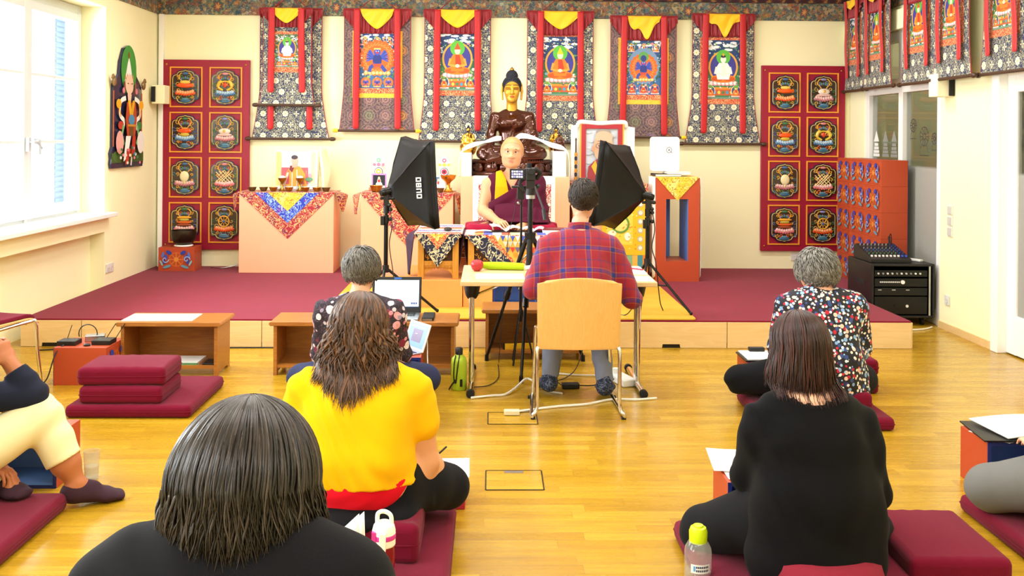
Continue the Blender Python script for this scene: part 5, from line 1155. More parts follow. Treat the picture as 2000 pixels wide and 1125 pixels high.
pedestal('altar_pedestal', 'broad light-washed orange pedestal under the large gold faced statue', -.29, .765, 9.15, 9.95, 1.2)
pedestal('altar_pedestal', 'light-washed orange altar pedestal under the framed portrait', .80, 1.52, 9.2, 9.88, 1.13)
t = thing('altar_cloth', 'red cloth spread on top of the pedestal under the portrait', 'cloth', (1.16, 9.2, 1.13))
add(t, 'top_sheet', M['redbro'], lambda m: m.b2((.79, 9.18, 1.131), (1.53, 9.88, 1.141))); add(t, 'front_drop', M['redbro'], lambda m: m.b2((.79, 9.175, 1.03), (1.53, 9.183, 1.138)))
t = thing('altar_hanging', 'yellow brocade hanging with a striped lower edge, behind the right softbox', 'cloth', (1.3, 9.17, .22))
def yh(m):
    a = Art(m, 9.166); a.rect(1.08, .45, 1.53, 1.03, '#f0b81c'); a.rect(1.12, .55, 1.38, .98, '#f6cf4c')
    for k in range(6):
        a.ell(1.455, .52 + k * .085, .03, .03, '#b9b49a', 12); a.ell(1.455, .52 + k * .085, .018, .018, '#efe7cf', 10)
    a.ell(1.26, .75, .09, .09, '#5f8f3a'); a.ell(1.26, .75, .07, .07, '#f1d97a'); a.ell(1.18, .66, .04, .03, '#f6f0dc'); a.ell(1.33, .63, .03, .04, '#f6f0dc')
    for k in range(60): a.ell(rng.uniform(1.1, 1.42), rng.uniform(.47, 1.0), .008, .006, rng.choice(['#d98f18', '#f8e7a0', '#c97a1a']), 6)
add(t, 'yellow_panel', M['yellowbro'], lambda m: m.b2((1.08, 9.167, .45), (1.53, 9.174, 1.03))); add(t, 'embroidery', M['print'], yh)
def st(m):
    for k, c in enumerate(['#d9a02a', '#d2606f', '#8a2a3a', '#c4502a', '#5c8f5a', '#7fae86', '#e0b04a', '#3f8a9a', '#d9822a']): m.b2((1.08 + k * .05, 9.168, .215), (1.13 + k * .05, 9.174, .45), c)
add(t, 'striped_edge', M['print'], st)
# tall pedestal with an open slot
t = thing('slotted_pedestal', 'tall orange pedestal with an upright open slot, right of the altar', 'pedestal', (1.8, 9.35, ST + .006))
def sp(m):
    x0, x1, y0, y1, z0, z1 = 1.59, 2.015, 9.09, 9.5, ST + .006, 1.205
    for lo, hi in (((x0, y0, z0), (1.69, y1, z1)), ((1.905, y0, z0), (x1, y1, z1)), ((1.69, y0, z0), (1.905, y1, .40)), ((1.69, y0, 1.0), (1.905, y1, z1))): m.b2(lo, hi)
add(t, 'case', M['orange'], sp)
add(t, 'slot_lining', M['bluein'], lambda m: (m.b2((1.69, 9.10, .40), (1.694, 9.5, 1.0)), m.b2((1.901, 9.10, .40), (1.905, 9.5, 1.0)), m.b2((1.69, 9.47, .40), (1.80, 9.49, 1.0))))
t = thing('altar_cloth', 'gold brocade triangle cloth with white lace sides on the slotted pedestal', 'cloth', (1.8, 9.09, 1.2))
diag_cloth(t, 1.60, 2.005, 9.09, 1.207, (1.80, .985), [('gold_triangle', 'goldbro', 1, 1)], .41)
for sg, x in ((-1, 1.583), (1, 2.022)):
    add(t, 'lace_side', M['khata'], lambda m: m.grid(lambda i, j: (x + .008 * math.sin(i * 14 + j * 2), 9.10 + .38 * i, 1.21 - (.95 + .03 * math.sin(i * 12)) * j), 24, 10), 60, solid=.004)
# small orange boxes used as seats, desks and stack
def emblem_art(m, y, cx, cz, s=1.0):
    a = Art(m, y, .0006); a.ell(cx, cz, .062 * s, .062 * s, '#c95f1c'); a.ell(cx, cz, .052 * s, .052 * s, '#b8481c'); a.ell(cx, cz, .02 * s, .02 * s, '#d98a3a', 12)
    for k in range(8): q = k * PI / 4; a.line([(cx + .018 * s * math.cos(q), cz + .018 * s * math.sin(q)), (cx + .056 * s * math.cos(q), cz + .056 * s * math.sin(q))], .008 * s, '#cf7a2a')
    for sg in (-1, 1):
        for x, z, rx, rz, c, r in ((.06, .058, .026, .016, '#2a3c9e', .5), (.085, .022, .022, .013, '#3a4fb4', 1.1), (.10, -.018, .022, .011, '#2a3c9e', 1.3), (.11, .04, .010, .026, '#5a72c0', .3), (.075, -.06, .036, .011, '#5f93a8', -.3), (.122, -.03, .026, .008, '#7fb0b4', 1.1)):
            a.ell(cx + sg * x * s, cz + z * s, rx * s, rz * s, c, 12, rot=sg * r)
        a.spiral(cx + sg * .09 * s, cz + .0 * s, .03 * s, .008 * s, '#8fb0e0', 1.2, 0, sg)
BW, BD, BH = .36, .245, .238
def make_box(label, loc, rz=0, bw=BW, bd=BD):      # open blue-lined face towards local -y, emblem on the closed face (+y)
    t = thing('orange_box', label, 'box', loc, rz); w, d, h, k = bw / 2, bd / 2, BH, .014
    s = MB(); s.b2((-w, -d, 0), (-w + k, d, h)); s.b2((w - k, -d, 0), (w, d, h)); s.b2((-w + k, -d, 0), (w - k, d, k)); s.b2((-w + k, -d, h - k), (w - k, d, h)); s.b2((-w + k, d - k, k), (w - k, d, h - k)); s.build('shell', M['orange'], t, bev=.0015)
    s = MB(); e = -d - .001; q = .016
    for lo, hi in (((-w, 0), (-w + q, h)), ((w - q, 0), (w, h)), ((-w + q, 0), (w - q, q)), ((-w + q, h - q), (w - q, h))): s.b2((lo[0], e - .001, lo[1]), (hi[0], e + .001, hi[1]))
    s.build('blue_rim', M['navypaint'], t)
    s = MB(); a, b = w - k, h - k; s.b2((-a, d - k - .003, k), (a, d - k, b)); s.b2((-a, -d, k), (-a + .002, d - k, b)); s.b2((a - .002, -d, k), (a, d - k, b)); s.b2((-a, -d, k), (a, d - k, k + .002)); s.b2((-a, -d, b - .002), (a, d - k, b)); s.build('blue_lining', M['bluein'], t)
    s = MB(); emblem_art(s, -d, 0, h / 2, 1.2); o = s.build('painted_emblem', M['print'], t); o.rotation_euler = (0, 0, PI)
    return t
box0 = make_box('orange box with a blue flower emblem under the dark singing bowl', (-3.17, 9.76, ST + .006), PI)
dup(box0, 'orange box with a shaded blue open front carrying the tablet computer', (-.60, 5.93, 0), 0)
dup(box0, 'orange box with a blue open front under papers, before the woman in black', (.944 + .18, 3.84, 0), 0)
dup(box0, 'orange box with an open front holding a notebook, before the dotted blouse', (1.565 + .18, 5.83, 0), 0)
dup(box0, 'orange box with a dark open front carrying the black folder at the right edge', (2.24 + .18, 4.33, 0), 0)
dup(box0, 'orange box with a blue open front behind the cream trousers', (-2.12, 4.42, 0), 0)
make_box('orange box carrying the black wireless receivers, beside the small wooden table', (-2.59, 6.20, 0), -PI / 2, .30, .33)
rown = ['topmost', 'second', 'third', 'fourth', 'lowest']; coln = ['nearest the partition glass front', 'in the middle', 'beside the crimson panel']
for r in range(5):
    for c in range(3):
        dup(box0, 'stacked orange box with a blue emblem, %s row, %s' % (rown[r], ['near column', 'middle column', 'column beside the crimson panel'][c]), (3.55 + .1225, 8.54 + .18 + c * .363, ST + .006 + (4 - r) * .239), PI / 2, 'stack of orange boxes by the glass')
M['plinth'] = mk('lit_orange_paint', '#f09c52', .5)  # orange of the boxes, with the strong light on them put into the colour
def plinth(label, x0, x1, y0, y1):
    t = thing('orange_plinth', label, 'plinth', ((x0 + x1) / 2, (y0 + y1) / 2, ST + .022)); add(t, 'case', M['plinth'], lambda m: m.b2((x0, y0, ST + .022), (x1, y1, .437)), bev=.002); return t
plinth('brightly lit orange plinth under the small carved side table', -.70, -.222, 7.6, 8.5); plinth('narrow brightly lit orange plinth under the left end of the reading table', -.217, .02, 7.62, 8.05)
dup(box0, 'box with a pale blue open front under the reading table, above the wooden bench', (.02 + .185, 7.745, ST + .022), 0); plinth('brightly lit orange plinth under the right end of the reading table', .39, .70, 7.62, 8.05)
# carved low tables
def carved_table(label, x0, x1, y0, y1, z0, z1):
    t = thing('carved_table', label, 'table', ((x0 + x1) / 2, (y0 + y1) / 2, z0)); h = z1 - z0
    add(t, 'top', M['carved'], lambda m: m.b2((x0 - .02, y0 - .02, z1 - .025), (x1 + .02, y1 + .02, z1)), bev=.004)
    for sx, xa in ((0, x0), (1, x1 - .05)):
        for ya in (y0, y1 - .05): add(t, 'leg', M['carved'], lambda m: m.b2((xa, ya, z0), (xa + .05, ya + .05, z1 - .025)), bev=.003)
    xs0, xs1 = x0 + .05, x1 - .05
    add(t, 'upper_rail', M['carved'], lambda m: m.b2((xs0, y0 + .006, z1 - .05), (xs1, y0 + .03, z1 - .025)))
    def rails(m):
        m.b2((xs0, y0 + .006, z0 + h * .30), (xs1, y0 + .03, z0 + h * .40))
        n = 16; pts = [(xs0, z0 + h * .30), (xs0, z0 + h * .06)] + [(xs0 + (xs1 - xs0) * (k / n), z0 + h * (.06 + .17 * math.sin(PI * k / n) ** .6 + .02 * abs(math.sin(4 * PI * k / n)))) for k in range(1, n)] + [(xs1, z0 + h * .06), (xs1, z0 + h * .30)]
        m.prism(pts, y0 + .012, y0 + .03, 'y')
    add(t, 'front_rail', M['carved'], rails)
    def carv(m):
        r_ = random.Random(4); W = xs1 - xs0
        m.b2((xs0, y0 + .028, z0 + h * .38), (xs1, y0 + .03, z1 - .03), '#4a2a12')
        for k in range(int(W * 120)):
            x = r_.uniform(xs0 + .015, xs1 - .015); z = r_.uniform(z0 + h * .42, z1 - .04); rr = r_.uniform(.008, .018); a0 = r_.uniform(0, 6); f = r_.choice((-1, 1))
            m.tube([(x + rr * (1 - q / 12) * math.cos(a0 + f * q * .6), y0 + .022, z + rr * (1 - q / 12) * math.sin(a0 + f * q * .6)) for q in range(10)], .0035, 5, r_.choice(['#d9963c', '#c98430', '#e3b060', '#8a4a20']))
        for k in range(int(W * 40)):
            x = xs0 + W * (k + .5) / int(W * 40); m.ball((x, y0 + .01, z0 + h * .35), (.006, .006, .01), 8, 5, '#c07a2a')
            m.tube([(x + .012 * (1 - q / 10) * math.cos(q * .7), y0 + .009, z0 + h * .235 + .012 * (1 - q / 10) * math.sin(q * .7)) for q in range(9)], .003, 5, '#b9701f')
    add(t, 'carving', M['attr'], carv, 50)
    for x in (x0 + .012, x1 - .04): add(t, 'side_panel', M['carved'], lambda m: m.b2((x, y0 + .05, z0 + h * .3), (x + .028, y1 - .05, z1 - .025)))
    return t
carved_table('small carved wooden table with a scroll patterned cloth, left of the monk', -.585, -.255, 7.66, 8.4, .438, .80)
carved_table('wide carved wooden reading table in front of the monk', -.18, .645, 7.66, 8.02, .438, .79)
t = thing('table_cloth', 'navy and gold scroll cloth hanging cornerwise on the small carved table', 'cloth', (-.42, 7.63, .8))
diag_cloth(t, -.61, -.23, 7.638, .803, (-.425, .535), [('navy_scroll_band', 'navyscroll', 1, 1), ('orange_band', 'orangebro', .50, .46), ('yellow_centre', 'goldbro', .30, .22)], .78, .36, 'throne', 'lining')
def sheet(m):
    a_ = [('#c84a3a', '#e9e0d4', '#5a63a8', '#efe6da', '#d98a5a')]
    for k in range(9): m.b2((-.60, 7.66 + k * .083, .8095), (-.24, 7.66 + k * .083 + .05, .811), a_[0][k % 5])
add(t, 'stripes', M['print'], sheet)
t = thing('table_cloth', 'patchwork cloth with navy scroll corners on the reading table', 'cloth', (.23, 7.63, .79))
diag_cloth(t, -.205, .67, 7.638, .793, (.23, .36), [('navy_scroll_band', 'navyscroll', 1, 1), ('orange_band', 'orangebro', .62, .62), ], .40, .30, 'throne', 'lining')
def patch(m):
    a = Art(m, 7.629, .0004); a.poly([(.02, .792), (.44, .792), (.23, .55)], '#e9b24a')
    cs = ['#f1efe6', '#8f96a8', '#e8902a', '#e9c25a']
    for r in range(4):
        for k in range(12):
            x = .0 + k * .04 + (r % 2) * .02; z = .792 - r * .045
            if abs(x - .23) > .21 - r * .045: continue
            a.poly([(x, z), (x + .04, z), (x + .02, z - .045)], [['#3a52b8', '#f4f2ea'], ['#c9cbb8', '#b8c0b0'], ['#d03a2a', '#5d5a80'], ['#e98f2a', '#e6c468']][r][k % 2])
add(t, 'patchwork_centre', M['print'], patch)
add(t, 'patchwork_top', M['print'], lambda m: [m.b2((-.20 + k * .0725, 7.64, .7995), (-.20 + (k + 1) * .0725, 8.03, .801), ['#e9ddca', '#d98a4a', '#4a5ab0', '#f0ead8', '#c8503a', '#dcc890'][k % 6]) for k in range(12)])
# throne
t = thing('throne', 'broad light-washed orange throne box with a white and red brocade back behind the monk', 'seat', (.2, 8.5, ST + .022))
add(t, 'base', M['peach'], lambda m: m.b2((-.27, 8.09, ST + .022), (.66, 8.80, .56)), bev=.003)
add(t, 'seat_cushion', M['throne'], lambda m: m.b2((-.25, 8.10, .56), (.64, 8.78, .69)), bev=.03)
add(t, 'back_frame', M['khata'], lambda m: m.b2((-.165, 8.80, .56), (.60, 8.86, 1.225)), bev=.012)
add(t, 'back_panel', M['throne'], lambda m: m.b2((-.115, 8.785, .6), (.56, 8.80, 1.15)), bev=.004)
# ---------------------------------------------------------------- large statue
M['bronze_lacquer'] = mk('dark_polished_copper', '#4a1f0e', .16, .55, coat=.6); M['goldface'] = mk('matte_gold_face', '#cf9c34', .35, .4); M['bluehair'] = mk('blue_black_hair', '#161a26', .6)
t = thing('statue', 'large dark statue with a gold face seated cross legged at the altar centre', 'statue', (.205, 9.52, 1.2), PI)
BZ = .55
s = MB(); s.lathe([(r, z * BZ) for r, z in [(.30, 0), (.40, .01), (.425, .035), (.42, .06), (.35, .11), (.33, .15), (.35, .19), (.405, .235), (.42, .265), (.41, .28), (.38, .285), (.385, .30), (.0, .30)]], 56, sy=.62); s.build('lotus_base', M['bronze_lacquer'], t, 50)
s = MB()
for k in range(13):
    q = 2 * PI * k / 13; s.ball((.37 * math.cos(q), .37 * .62 * math.sin(q), .15 * BZ), (.085, .034, .062), 16, 10, rot=(.1, 0, q + PI / 2)); s.tube([(.405 * math.cos(q + .12 * math.cos(w * .55) * (1 - w / 14)), .405 * .62 * math.sin(q + .12 * math.cos(w * .55) * (1 - w / 14)), .15 * BZ + .035 * math.sin(w * .55) * (1 - w / 14)) for w in range(12)], .006, 6)
s.build('lotus_petals', M['bronze_lacquer'], t, 60)
s = MB()
for k in range(90): q = 2 * PI * k / 90; s.ball((.405 * math.cos(q), .405 * .62 * math.sin(q), .278 * BZ), .0075, 6, 4)
s.build('bead_rim', M['bronze_lacquer'], t, 60)
b = Body(); z0 = .165
b.slab((0, 0, z0 + .08), (.15, .12), (0, -.01, z0 + .20), (.112, .092), 'torso', .05); b.slab((0, -.01, z0 + .20), (.112, .09), (0, 0, z0 + .37), (.150, .10), 'torso', .05); b.slab((0, 0, z0 + .37), (.150, .10), (0, -.005, z0 + .435), (.145, .06), 'torso', .05); b.cone((-.045, -.005, z0 + .46), .035, (.045, -.005, z0 + .46), .035, 'torso', .05)
for sg in (-1, 1): b.cone((sg * .065, .078, z0 + .36), .045, (sg * .05, .082, z0 + .36), .045, 'torso', .05)
b.chain([((.172, 0, z0 + .42), .052), ((.207, .03, z0 + .24), .044), ((.215, .13, z0 + .12), .037), ((.212, .2, z0 + .09), .028)], 'torso', .03); hand(b, (.212, .205, z0 + .085), (-.1, .35, -1), (.1, 1, .3), -1, .12, 1.05, 'torso', .05)
b.chain([((-.172, 0, z0 + .42), .056), ((-.213, .05, z0 + .22), .050), ((-.12, .17, z0 + .12), .042), ((-.06, .19, z0 + .115), .028)], 'torso', .03); hand(b, (-.06, .19, z0 + .115), (1, .15, 0), (0, -.3, -1), -1, .25, .95, 'torso', .04)
for sg in (-1, 1): b.chain([((sg * .09, .02, z0 + .075), .09), ((sg * .272, .12, z0 + .062), .066), ((sg * .11, .20, z0 + .055), .054), ((-sg * .1, .18, z0 + .07), .038)], 'torso', .04)
b.slab((0, .14, z0 + .025), (.28, .12), (0, .14, z0 + .045), (.27, .11), 'torso', .04); b.slab((-.16, .0, z0 + .12), (.085, .06), (-.14, .0, z0 + .41), (.07, .05), 'torso', .05)
part(b, 'robed_body', M['bronze_lacquer'], t, .006, None, 0, (), lambda X, Y, Z: .003 * np.sin(55 * (Z + X * .9)) * (X < .02) * (Z > z0 + .1) + .004 * np.sin(60 * (np.abs(X) * .5 + Y * .9 + Z)) * (Z < z0 + .12))
b = Body(); HS = 1.1; hc = (0, .01, z0 + .70); Rh = rot(0, .06); head(b, hc, Rh, HS, False, 'h'); b.slab((0, 0, z0 + .47), (.058, .054), (0, .0, z0 + .62), (.05, .05), 'h', .03)
for sg in (-1, 1): b.chain([((sg * .094, .005, z0 + .75), .013), ((sg * .100, .0, z0 + .68), .013), ((sg * .094, .005, z0 + .60), .010)], 'h', .008)
part(b, 'gold_head', M['goldface'], t, .0045)
s = MB()
for sg in (-1, 1):
    s.tube([(sg * (.012 + .011 * k), .104 - .002 * k * k * .6, .006 - .004 * math.sin(k * .8)) for k in range(5)], .0025, 6, '#2a1a10'); s.tube([(sg * (.010 + .012 * k), .107 - .002 * k * k * .6, .036 + .006 * math.sin(k * .8)) for k in range(5)], .0022, 6, '#2a1a10')
for z, r in ((-.061, .004), (-.069, .005)): s.tube([(x, .103 - x * x * 10, z) for x in (-.02, -.012, 0, .012, .02)], [.001, .004, r, .004, .001], 8, '#c0502a')
s.ball((0, .106, .04), .004, 8, 6, '#c9c0a0'); o = s.build('painted_features', M['attr'], t, 60); o.location = hc; o.rotation_euler = (-.06, 0, 0); o.scale = (HS,) * 3
s = MB(); r_ = random.Random(2)
for k in range(420):
    zz = 1 - 2 * (k + .5) / 420; q = k * 2.39996; rr = math.sqrt(1 - zz * zz); p = (rr * math.cos(q), rr * math.sin(q), zz)
    if p[1] > .42 and p[2] < .62 or p[2] < -.35 or (p[1] > 0 and p[2] < .05): continue
    s.ball((p[0] * .083, p[1] * .100 - .012, p[2] * .098 + .022), .011, 6, 4)
for k in range(120):
    zz = 1 - (k + .5) / 120; q = k * 2.39996; rr = math.sqrt(1 - zz * zz); s.ball((rr * math.cos(q) * .048, rr * math.sin(q) * .048 - .02, .115 + zz * .055), .010, 6, 4)
s.ball((0, -.012, .022), (.082, .099, .097), 16, 10) if False else None
o = s.build('curled_hair', M['bluehair'], t, 60); o.location = (hc[0], hc[1], hc[2] + .002); o.scale = (HS,) * 3
bb = Body(); bb.ell((0, -.012, .024), (.083, .100, .098), None, 'h'); bb.ell((0, -.02, .125), (.046, .046, .05), None, 'h', .02); V, Fq = bb.mesh(.006, cut=[((0, .045, .02), (0, .85, -.5)), ((0, 0, -.03), (0, 0, -1))]); o = npmesh('hair_cap', V, Fq, M['bluehair'], t); o.location = hc; o.scale = (HS,) * 3
s = MB(); s.lathe([(.012, 0), (.02, .008), (.022, .018), (.014, .03), (.006, .036), (.001, .046)], 16); o = s.build('finial', M['brass'], t, 50); o.location = (0, -.01, hc[2] + .168 * HS)
def scarf(m, pts, w):
    P = bez(pts, 8)
    m.grid(lambda i, j: (P[int(j * (len(P) - 1))] + Vector((0, .35, .9)).normalized() * (i - .5) * w * (.4 + .6 * abs(math.sin(j * 7 + .8))) + Vector((0, 0, .006 * math.sin(i * 12)))), 8, len(P) - 1)
t = thing('silk_scarf', 'white silk scarf draped over the lap of the large statue', 'scarf', (.2, 9.3, 1.5))
add(t, 'drape', M['khata'], lambda m: scarf(m, [(.22, 9.2, 1.555), (.29, 9.19, 1.60), (.40, 9.18, 1.585), (.50, 9.18, 1.55), (.58, 9.18, 1.515), (.66, 9.2, 1.495), (.72, 9.2, 1.47), (.757, 9.2, 1.40), (.762, 9.2, 1.22)], .06), 60, solid=.004)
add(t, 'end', M['khata'], lambda m: scarf(m, [(.10, 9.2, 1.575), (.04, 9.19, 1.57), (-.04, 9.19, 1.545), (-.12, 9.2, 1.525), (-.20, 9.22, 1.50), (-.27, 9.22, 1.46), (-.305, 9.22, 1.38), (-.31, 9.22, 1.22)], .055), 60, solid=.004)
def mini(label, x, y, z, k, mat):
    t = thing('gilt_statue', label, 'statue', (x, y, z), PI); b = Body(); s_ = k
    b.slab((0, .02, .03), (.16, .12), (0, .02, .06), (.17, .13), 'b', .02); b.slab((0, .03, .12), (.16, .1), (0, .03, .16), (.14, .08), 'b', .04); b.slab((0, 0, .15), (.075, .06), (0, 0, .34), (.085, .055), 'b', .04)
    for sg in (-1, 1): b.chain([((sg * .09, 0, .33), .032), ((sg * .125, .02, .24), .026), ((sg * .05, .1, .18), .02)], 'b', .02)
    b.cone((0, 0, .36), .028, (0, 0, .42), .026, 'b', .02); b.ell((0, .005, .45), (.042, .048, .055), None, 'b', .02)
    V, Fq = b.mesh(.01); npmesh('figure', V * k, Fq, mat, t); h = Body(); h.ell((0, -.006, .475), (.045, .048, .04), None, 'h', .02); h.ell((0, -.008, .525), (.022, .022, .025), None, 'h', .02)
    V, Fq = h.mesh(.01, cut=[((0, .025, .46), (0, .8, -.6))]); npmesh('hair', V * k, Fq, M['bluehair'], t)
def stand(label, x0, x1, y0, y1, z):
    t = thing('white_plinth', label, 'plinth', ((x0 + x1) / 2, (y0 + y1) / 2, 1.2)); add(t, 'block', M['white'], lambda m: m.b2((x0, y0, 1.2), (x1, y1, z)), bev=.005)
stand('white draped plinth left of the large statue carrying small gilt figures', -.29, -.19, 9.3, 9.9, 1.43); stand('white draped plinth right of the large statue carrying small figures', .61, .74, 9.3, 9.9, 1.45)
mini('small gilt seated figure behind, left of the large statue', -.235, 9.78, 1.43, .5, M['gold']); mini('small gilt seated figure in front, left of the large statue', -.235, 9.42, 1.43, .40, M['gold'])
mini('small gilt seated figure behind, right of the large statue', .67, 9.78, 1.45, .46, M['gold']); mini('small dark copper seated figure in front, right of the large statue', .68, 9.42, 1.45, .36, M['bronze_lacquer'])
s = MB(); s.lathe([(.02, 0), (.03, .006), (.012, .02), (.01, .03), (.035, .05), (.04, .075), (.03, .08)], 20); o = s.build('brass_cup', M['brass'], smooth=50); o.location = (.13, 9.215, 1.655 - .0); 
bpy.data.objects.remove(o)
# ---------------------------------------------------------------- pictures
t = thing('framed_portrait', 'large dark red framed portrait of an elderly robed man, draped with white silk', 'picture', (1.13, 9.45, 1.142)); 
def frame(m, x0, x1, z0, z1, y, k): 
    for lo, hi in (((x0, z0), (x0 + k, z1)), ((x1 - k, z0), (x1, z1)), ((x0 + k, z0), (x1 - k, z0 + k)), ((x0 + k, z1 - k), (x1 - k, z1))): m.b2((lo[0], y - .02, lo[1]), (hi[0], y, hi[1]))
add(t, 'frame', mk('dark_red_frame', '#a02430', .4), lambda m: frame(m, .90, 1.31, 1.143, 1.72, 9.44, .045), bev=.003); add(t, 'gilt_line', M['giltline'], lambda m: frame(m, .885, 1.325, 1.143, 1.735, 9.446, .016))
def por(m):
    class PA(Art):
        def ell(s, cx, cz, rx, rz=None, col='#fff', n=20, **k):
            rz = rx if rz is None else rz
            if .98 < cx < 1.22 and 1.44 < cz < 1.68 and n != 10 or (n == 10 and rz == .025): cx, cz, rx, rz = 1.118 + (cx - 1.11) * 1.28, 1.492 + (cz - 1.52) * 1.3, rx * 1.28, rz * 1.3
            return super().ell(cx, cz, rx, rz, col, n, **k)
    a = PA(m, 9.438, .0006); a.rect(.94, 1.18, 1.27, 1.68, '#b9c0c8')
    for k in range(40): a.ell(rng.uniform(.97, 1.24), rng.uniform(1.25, 1.65), .025, .012, rng.choice(['#b3bbc4', '#bfc6cd', '#b6bec6']), 10)
    a.ell(1.11, 1.22, .15, .16, '#8a3036'); a.poly([(.96, 1.18), (1.27, 1.18), (1.24, 1.33), (1.14, 1.38), (1.06, 1.38), (.97, 1.30)], '#8e3238'); a.poly([(1.04, 1.36), (1.10, 1.18), (1.06, 1.18), (1.0, 1.3)], '#e2a22a')
    a.poly([(1.075, 1.34), (1.15, 1.34), (1.15, 1.45), (1.075, 1.45)], '#b98a6c'); a.ell(1.11, 1.52, .078, .115, '#c99a7a', 28); a.ell(1.115, 1.60, .068, .05, '#cfa488', 24)
    a.ell(1.11, 1.635, .06, .025, '#8e8780', 20); a.ell(1.11, 1.615, .055, .028, '#cfa488', 20)
    for sg in (-1, 1): a.ell(1.105 + sg * .03, 1.53, .022, .016, '#8a7466', 14); a.ell(1.105 + sg * .03, 1.53, .018, .012, '#c7a086', 14); a.ell(1.105 + sg * .03, 1.53, .007, .005, '#3a2a22', 8); a.line([(1.105 + sg * .012, 1.552), (1.105 + sg * .045, 1.555)], .005, '#6a5a50'); a.ell(1.11 + sg * .08, 1.51, .01, .025, '#b98a6a', 10)
    a.poly([(1.098, 1.53), (1.112, 1.53), (1.122, 1.49), (1.09, 1.49)], '#bb8a68'); a.ell(1.106, 1.46, .025, .006, '#9a5a50', 12)
    for sg in (-1, 1): a.line([(1.112 + sg * .038 + .034 * math.cos(k * PI / 9), 1.505 + .026 * math.sin(k * PI / 9)) for k in range(19)], .0035, '#5f5650')
    a.line([(1.102, 1.507), (1.122, 1.507)], .0035, '#5f5650')
add(t, 'picture', M['print'], por); add(t, 'backing', M['white'], lambda m: m.b2((.885, 9.446, 1.143), (1.325, 9.46, 1.735)))
t = thing('silk_scarf', 'white silk scarf hung over the top and sides of the framed portrait', 'scarf', (1.12, 9.47, 1.72))
add(t, 'left_fall', M['khata'], lambda m: m.grid(lambda i, j: (.80 + .10 * i, 9.475 + .012 * math.sin(i * 9), 1.70 - .56 * j + .03 * i), 16, 12), 60, solid=.004)
add(t, 'right_fall', M['khata'], lambda m: m.grid(lambda i, j: (1.32 + .12 * i, 9.475 + .012 * math.sin(i * 9), 1.71 - .56 * j - .02 * i), 16, 12), 60, solid=.004)
add(t, 'top_roll', M['khata'], lambda m: m.tube(bez([(.86, 9.45, 1.70), (.89, 9.43, 1.742), (1.0, 9.43, 1.735), (1.1, 9.425, 1.73), (1.22, 9.43, 1.738), (1.33, 9.435, 1.74), (1.35, 9.46, 1.7)], 6), .022, 10), 60)
t = thing('banner_stick', 'slim gold and black brocade banner stick beside the framed portrait', 'ornament', (.84, 9.42, 1.142))
def bs_(m):
    m.cyl((.845, 9.42, 1.142), (.845, 9.42, 1.55), .007, n=8, col='#2a2018'); m.ball((.845, 9.42, 1.565), (.009, .009, .02), 8, 6, '#3a2a1a')
    for k in range(7): m.cyl((.845, 9.42, 1.16 + k * .04), (.845, 9.42, 1.195 + k * .04), .014, n=8, col=['#c98a1c', '#2a2030'][k % 2])
add(t, 'stick', M['attr'], bs_, 50)
t = thing('photo_print', 'curled photo print of a monk in an orange robe behind the brass bowls', 'picture', (-2.0, 9.75, 1.018))
def curl(x, z, u=0): return 9.76 + .03 * ((x + 2.0) / .22) ** 2
add(t, 'print', M['paper'], lambda m: m.grid(lambda i, j: (-2.20 + .42 * i, 9.74 + .05 * (2 * i - 1) ** 2 * (.3 + .7 * j), 1.018 + .42 * j - .02 * j * math.sin(i * PI)), 20, 8), 60, solid=.003)
def ph(m):
    g = MB(); a = Art(g, 0, .0006); a.rect(-.2, 0, .2, .38, '#e6ebe4'); a.rect(-.2, 0, -.15, .38, '#e8d07a'); a.rect(.16, 0, .2, .38, '#f2e7b0')
    for k in range(6): a.rect(-.13 + k * .048, .0, -.122 + k * .048, .36, '#d3dad6')
    a.rect(-.14, .05, -.06, .22, '#c8505a'); a.rect(.06, .05, .13, .22, '#c8606a'); a.poly([(-.13, .03), (.12, .03), (.1, .16), (.05, .23), (-.04, .24), (-.09, .17)], '#ee9a3a'); a.poly([(-.05, .24), (.0, .24), (-.03, .17), (-.06, .2)], '#7a2a34')
    a.poly([(-.13, .04), (-.08, .17), (-.06, .17), (-.10, .03)], '#e8c0b0'); a.rect(-.03, .22, .02, .27, '#d8a890'); a.ell(-.005, .295, .034, .045, '#dcae98', 20); a.ell(-.005, .325, .034, .022, '#4a4048', 18); a.ell(.14, .1, .04, .02, '#6a9a7a', 12); a.ell(.15, .14, .02, .02, '#e8a0b0', 12); a.rect(-.2, 0, .2, .03, '#e8ece8')
    for v, f, c in zip([0], [0], [0]): pass
    o = len(m.v); m.v.extend([(x - 2.0 - t.location.x, 9.728 + y + .05 * (x / .21) ** 2 * (.3 + .7 * z / .4) - t.location.y, z + .02 - .0) for x, y, z in g.v]); m.f.extend([tuple(i + o for i in f) for f in g.f]); m.c.extend(g.c); m.m.extend(g.m)
add(t, 'photo', M['print'], ph)
t = thing('silk_scarf', 'pale yellow white silk scarf folded beside the curled photo print', 'scarf', (-1.73, 9.8, 1.018)); add(t, 'fold', mk('cream_silk', '#f7eec6', .6), lambda m: m.grid(lambda i, j: (-1.77 + .12 * i * (1 - .3 * abs(2 * j - 1)), 9.78 + .04 * math.sin(i * 7 + j * 3), 1.02 + .44 * j), 12, 10), 60, solid=.004)
t = thing('certificate_box', 'white glossy standing panel with a grey round mark on the slotted pedestal', 'sign', (1.77, 9.4, 1.26))
add(t, 'panel', M['white'], lambda m: m.prism([(x + 1.72, z + 1.43) for x, z in rad(.29, .34, .03)], 9.33, 9.37, 'y'), bev=.003)
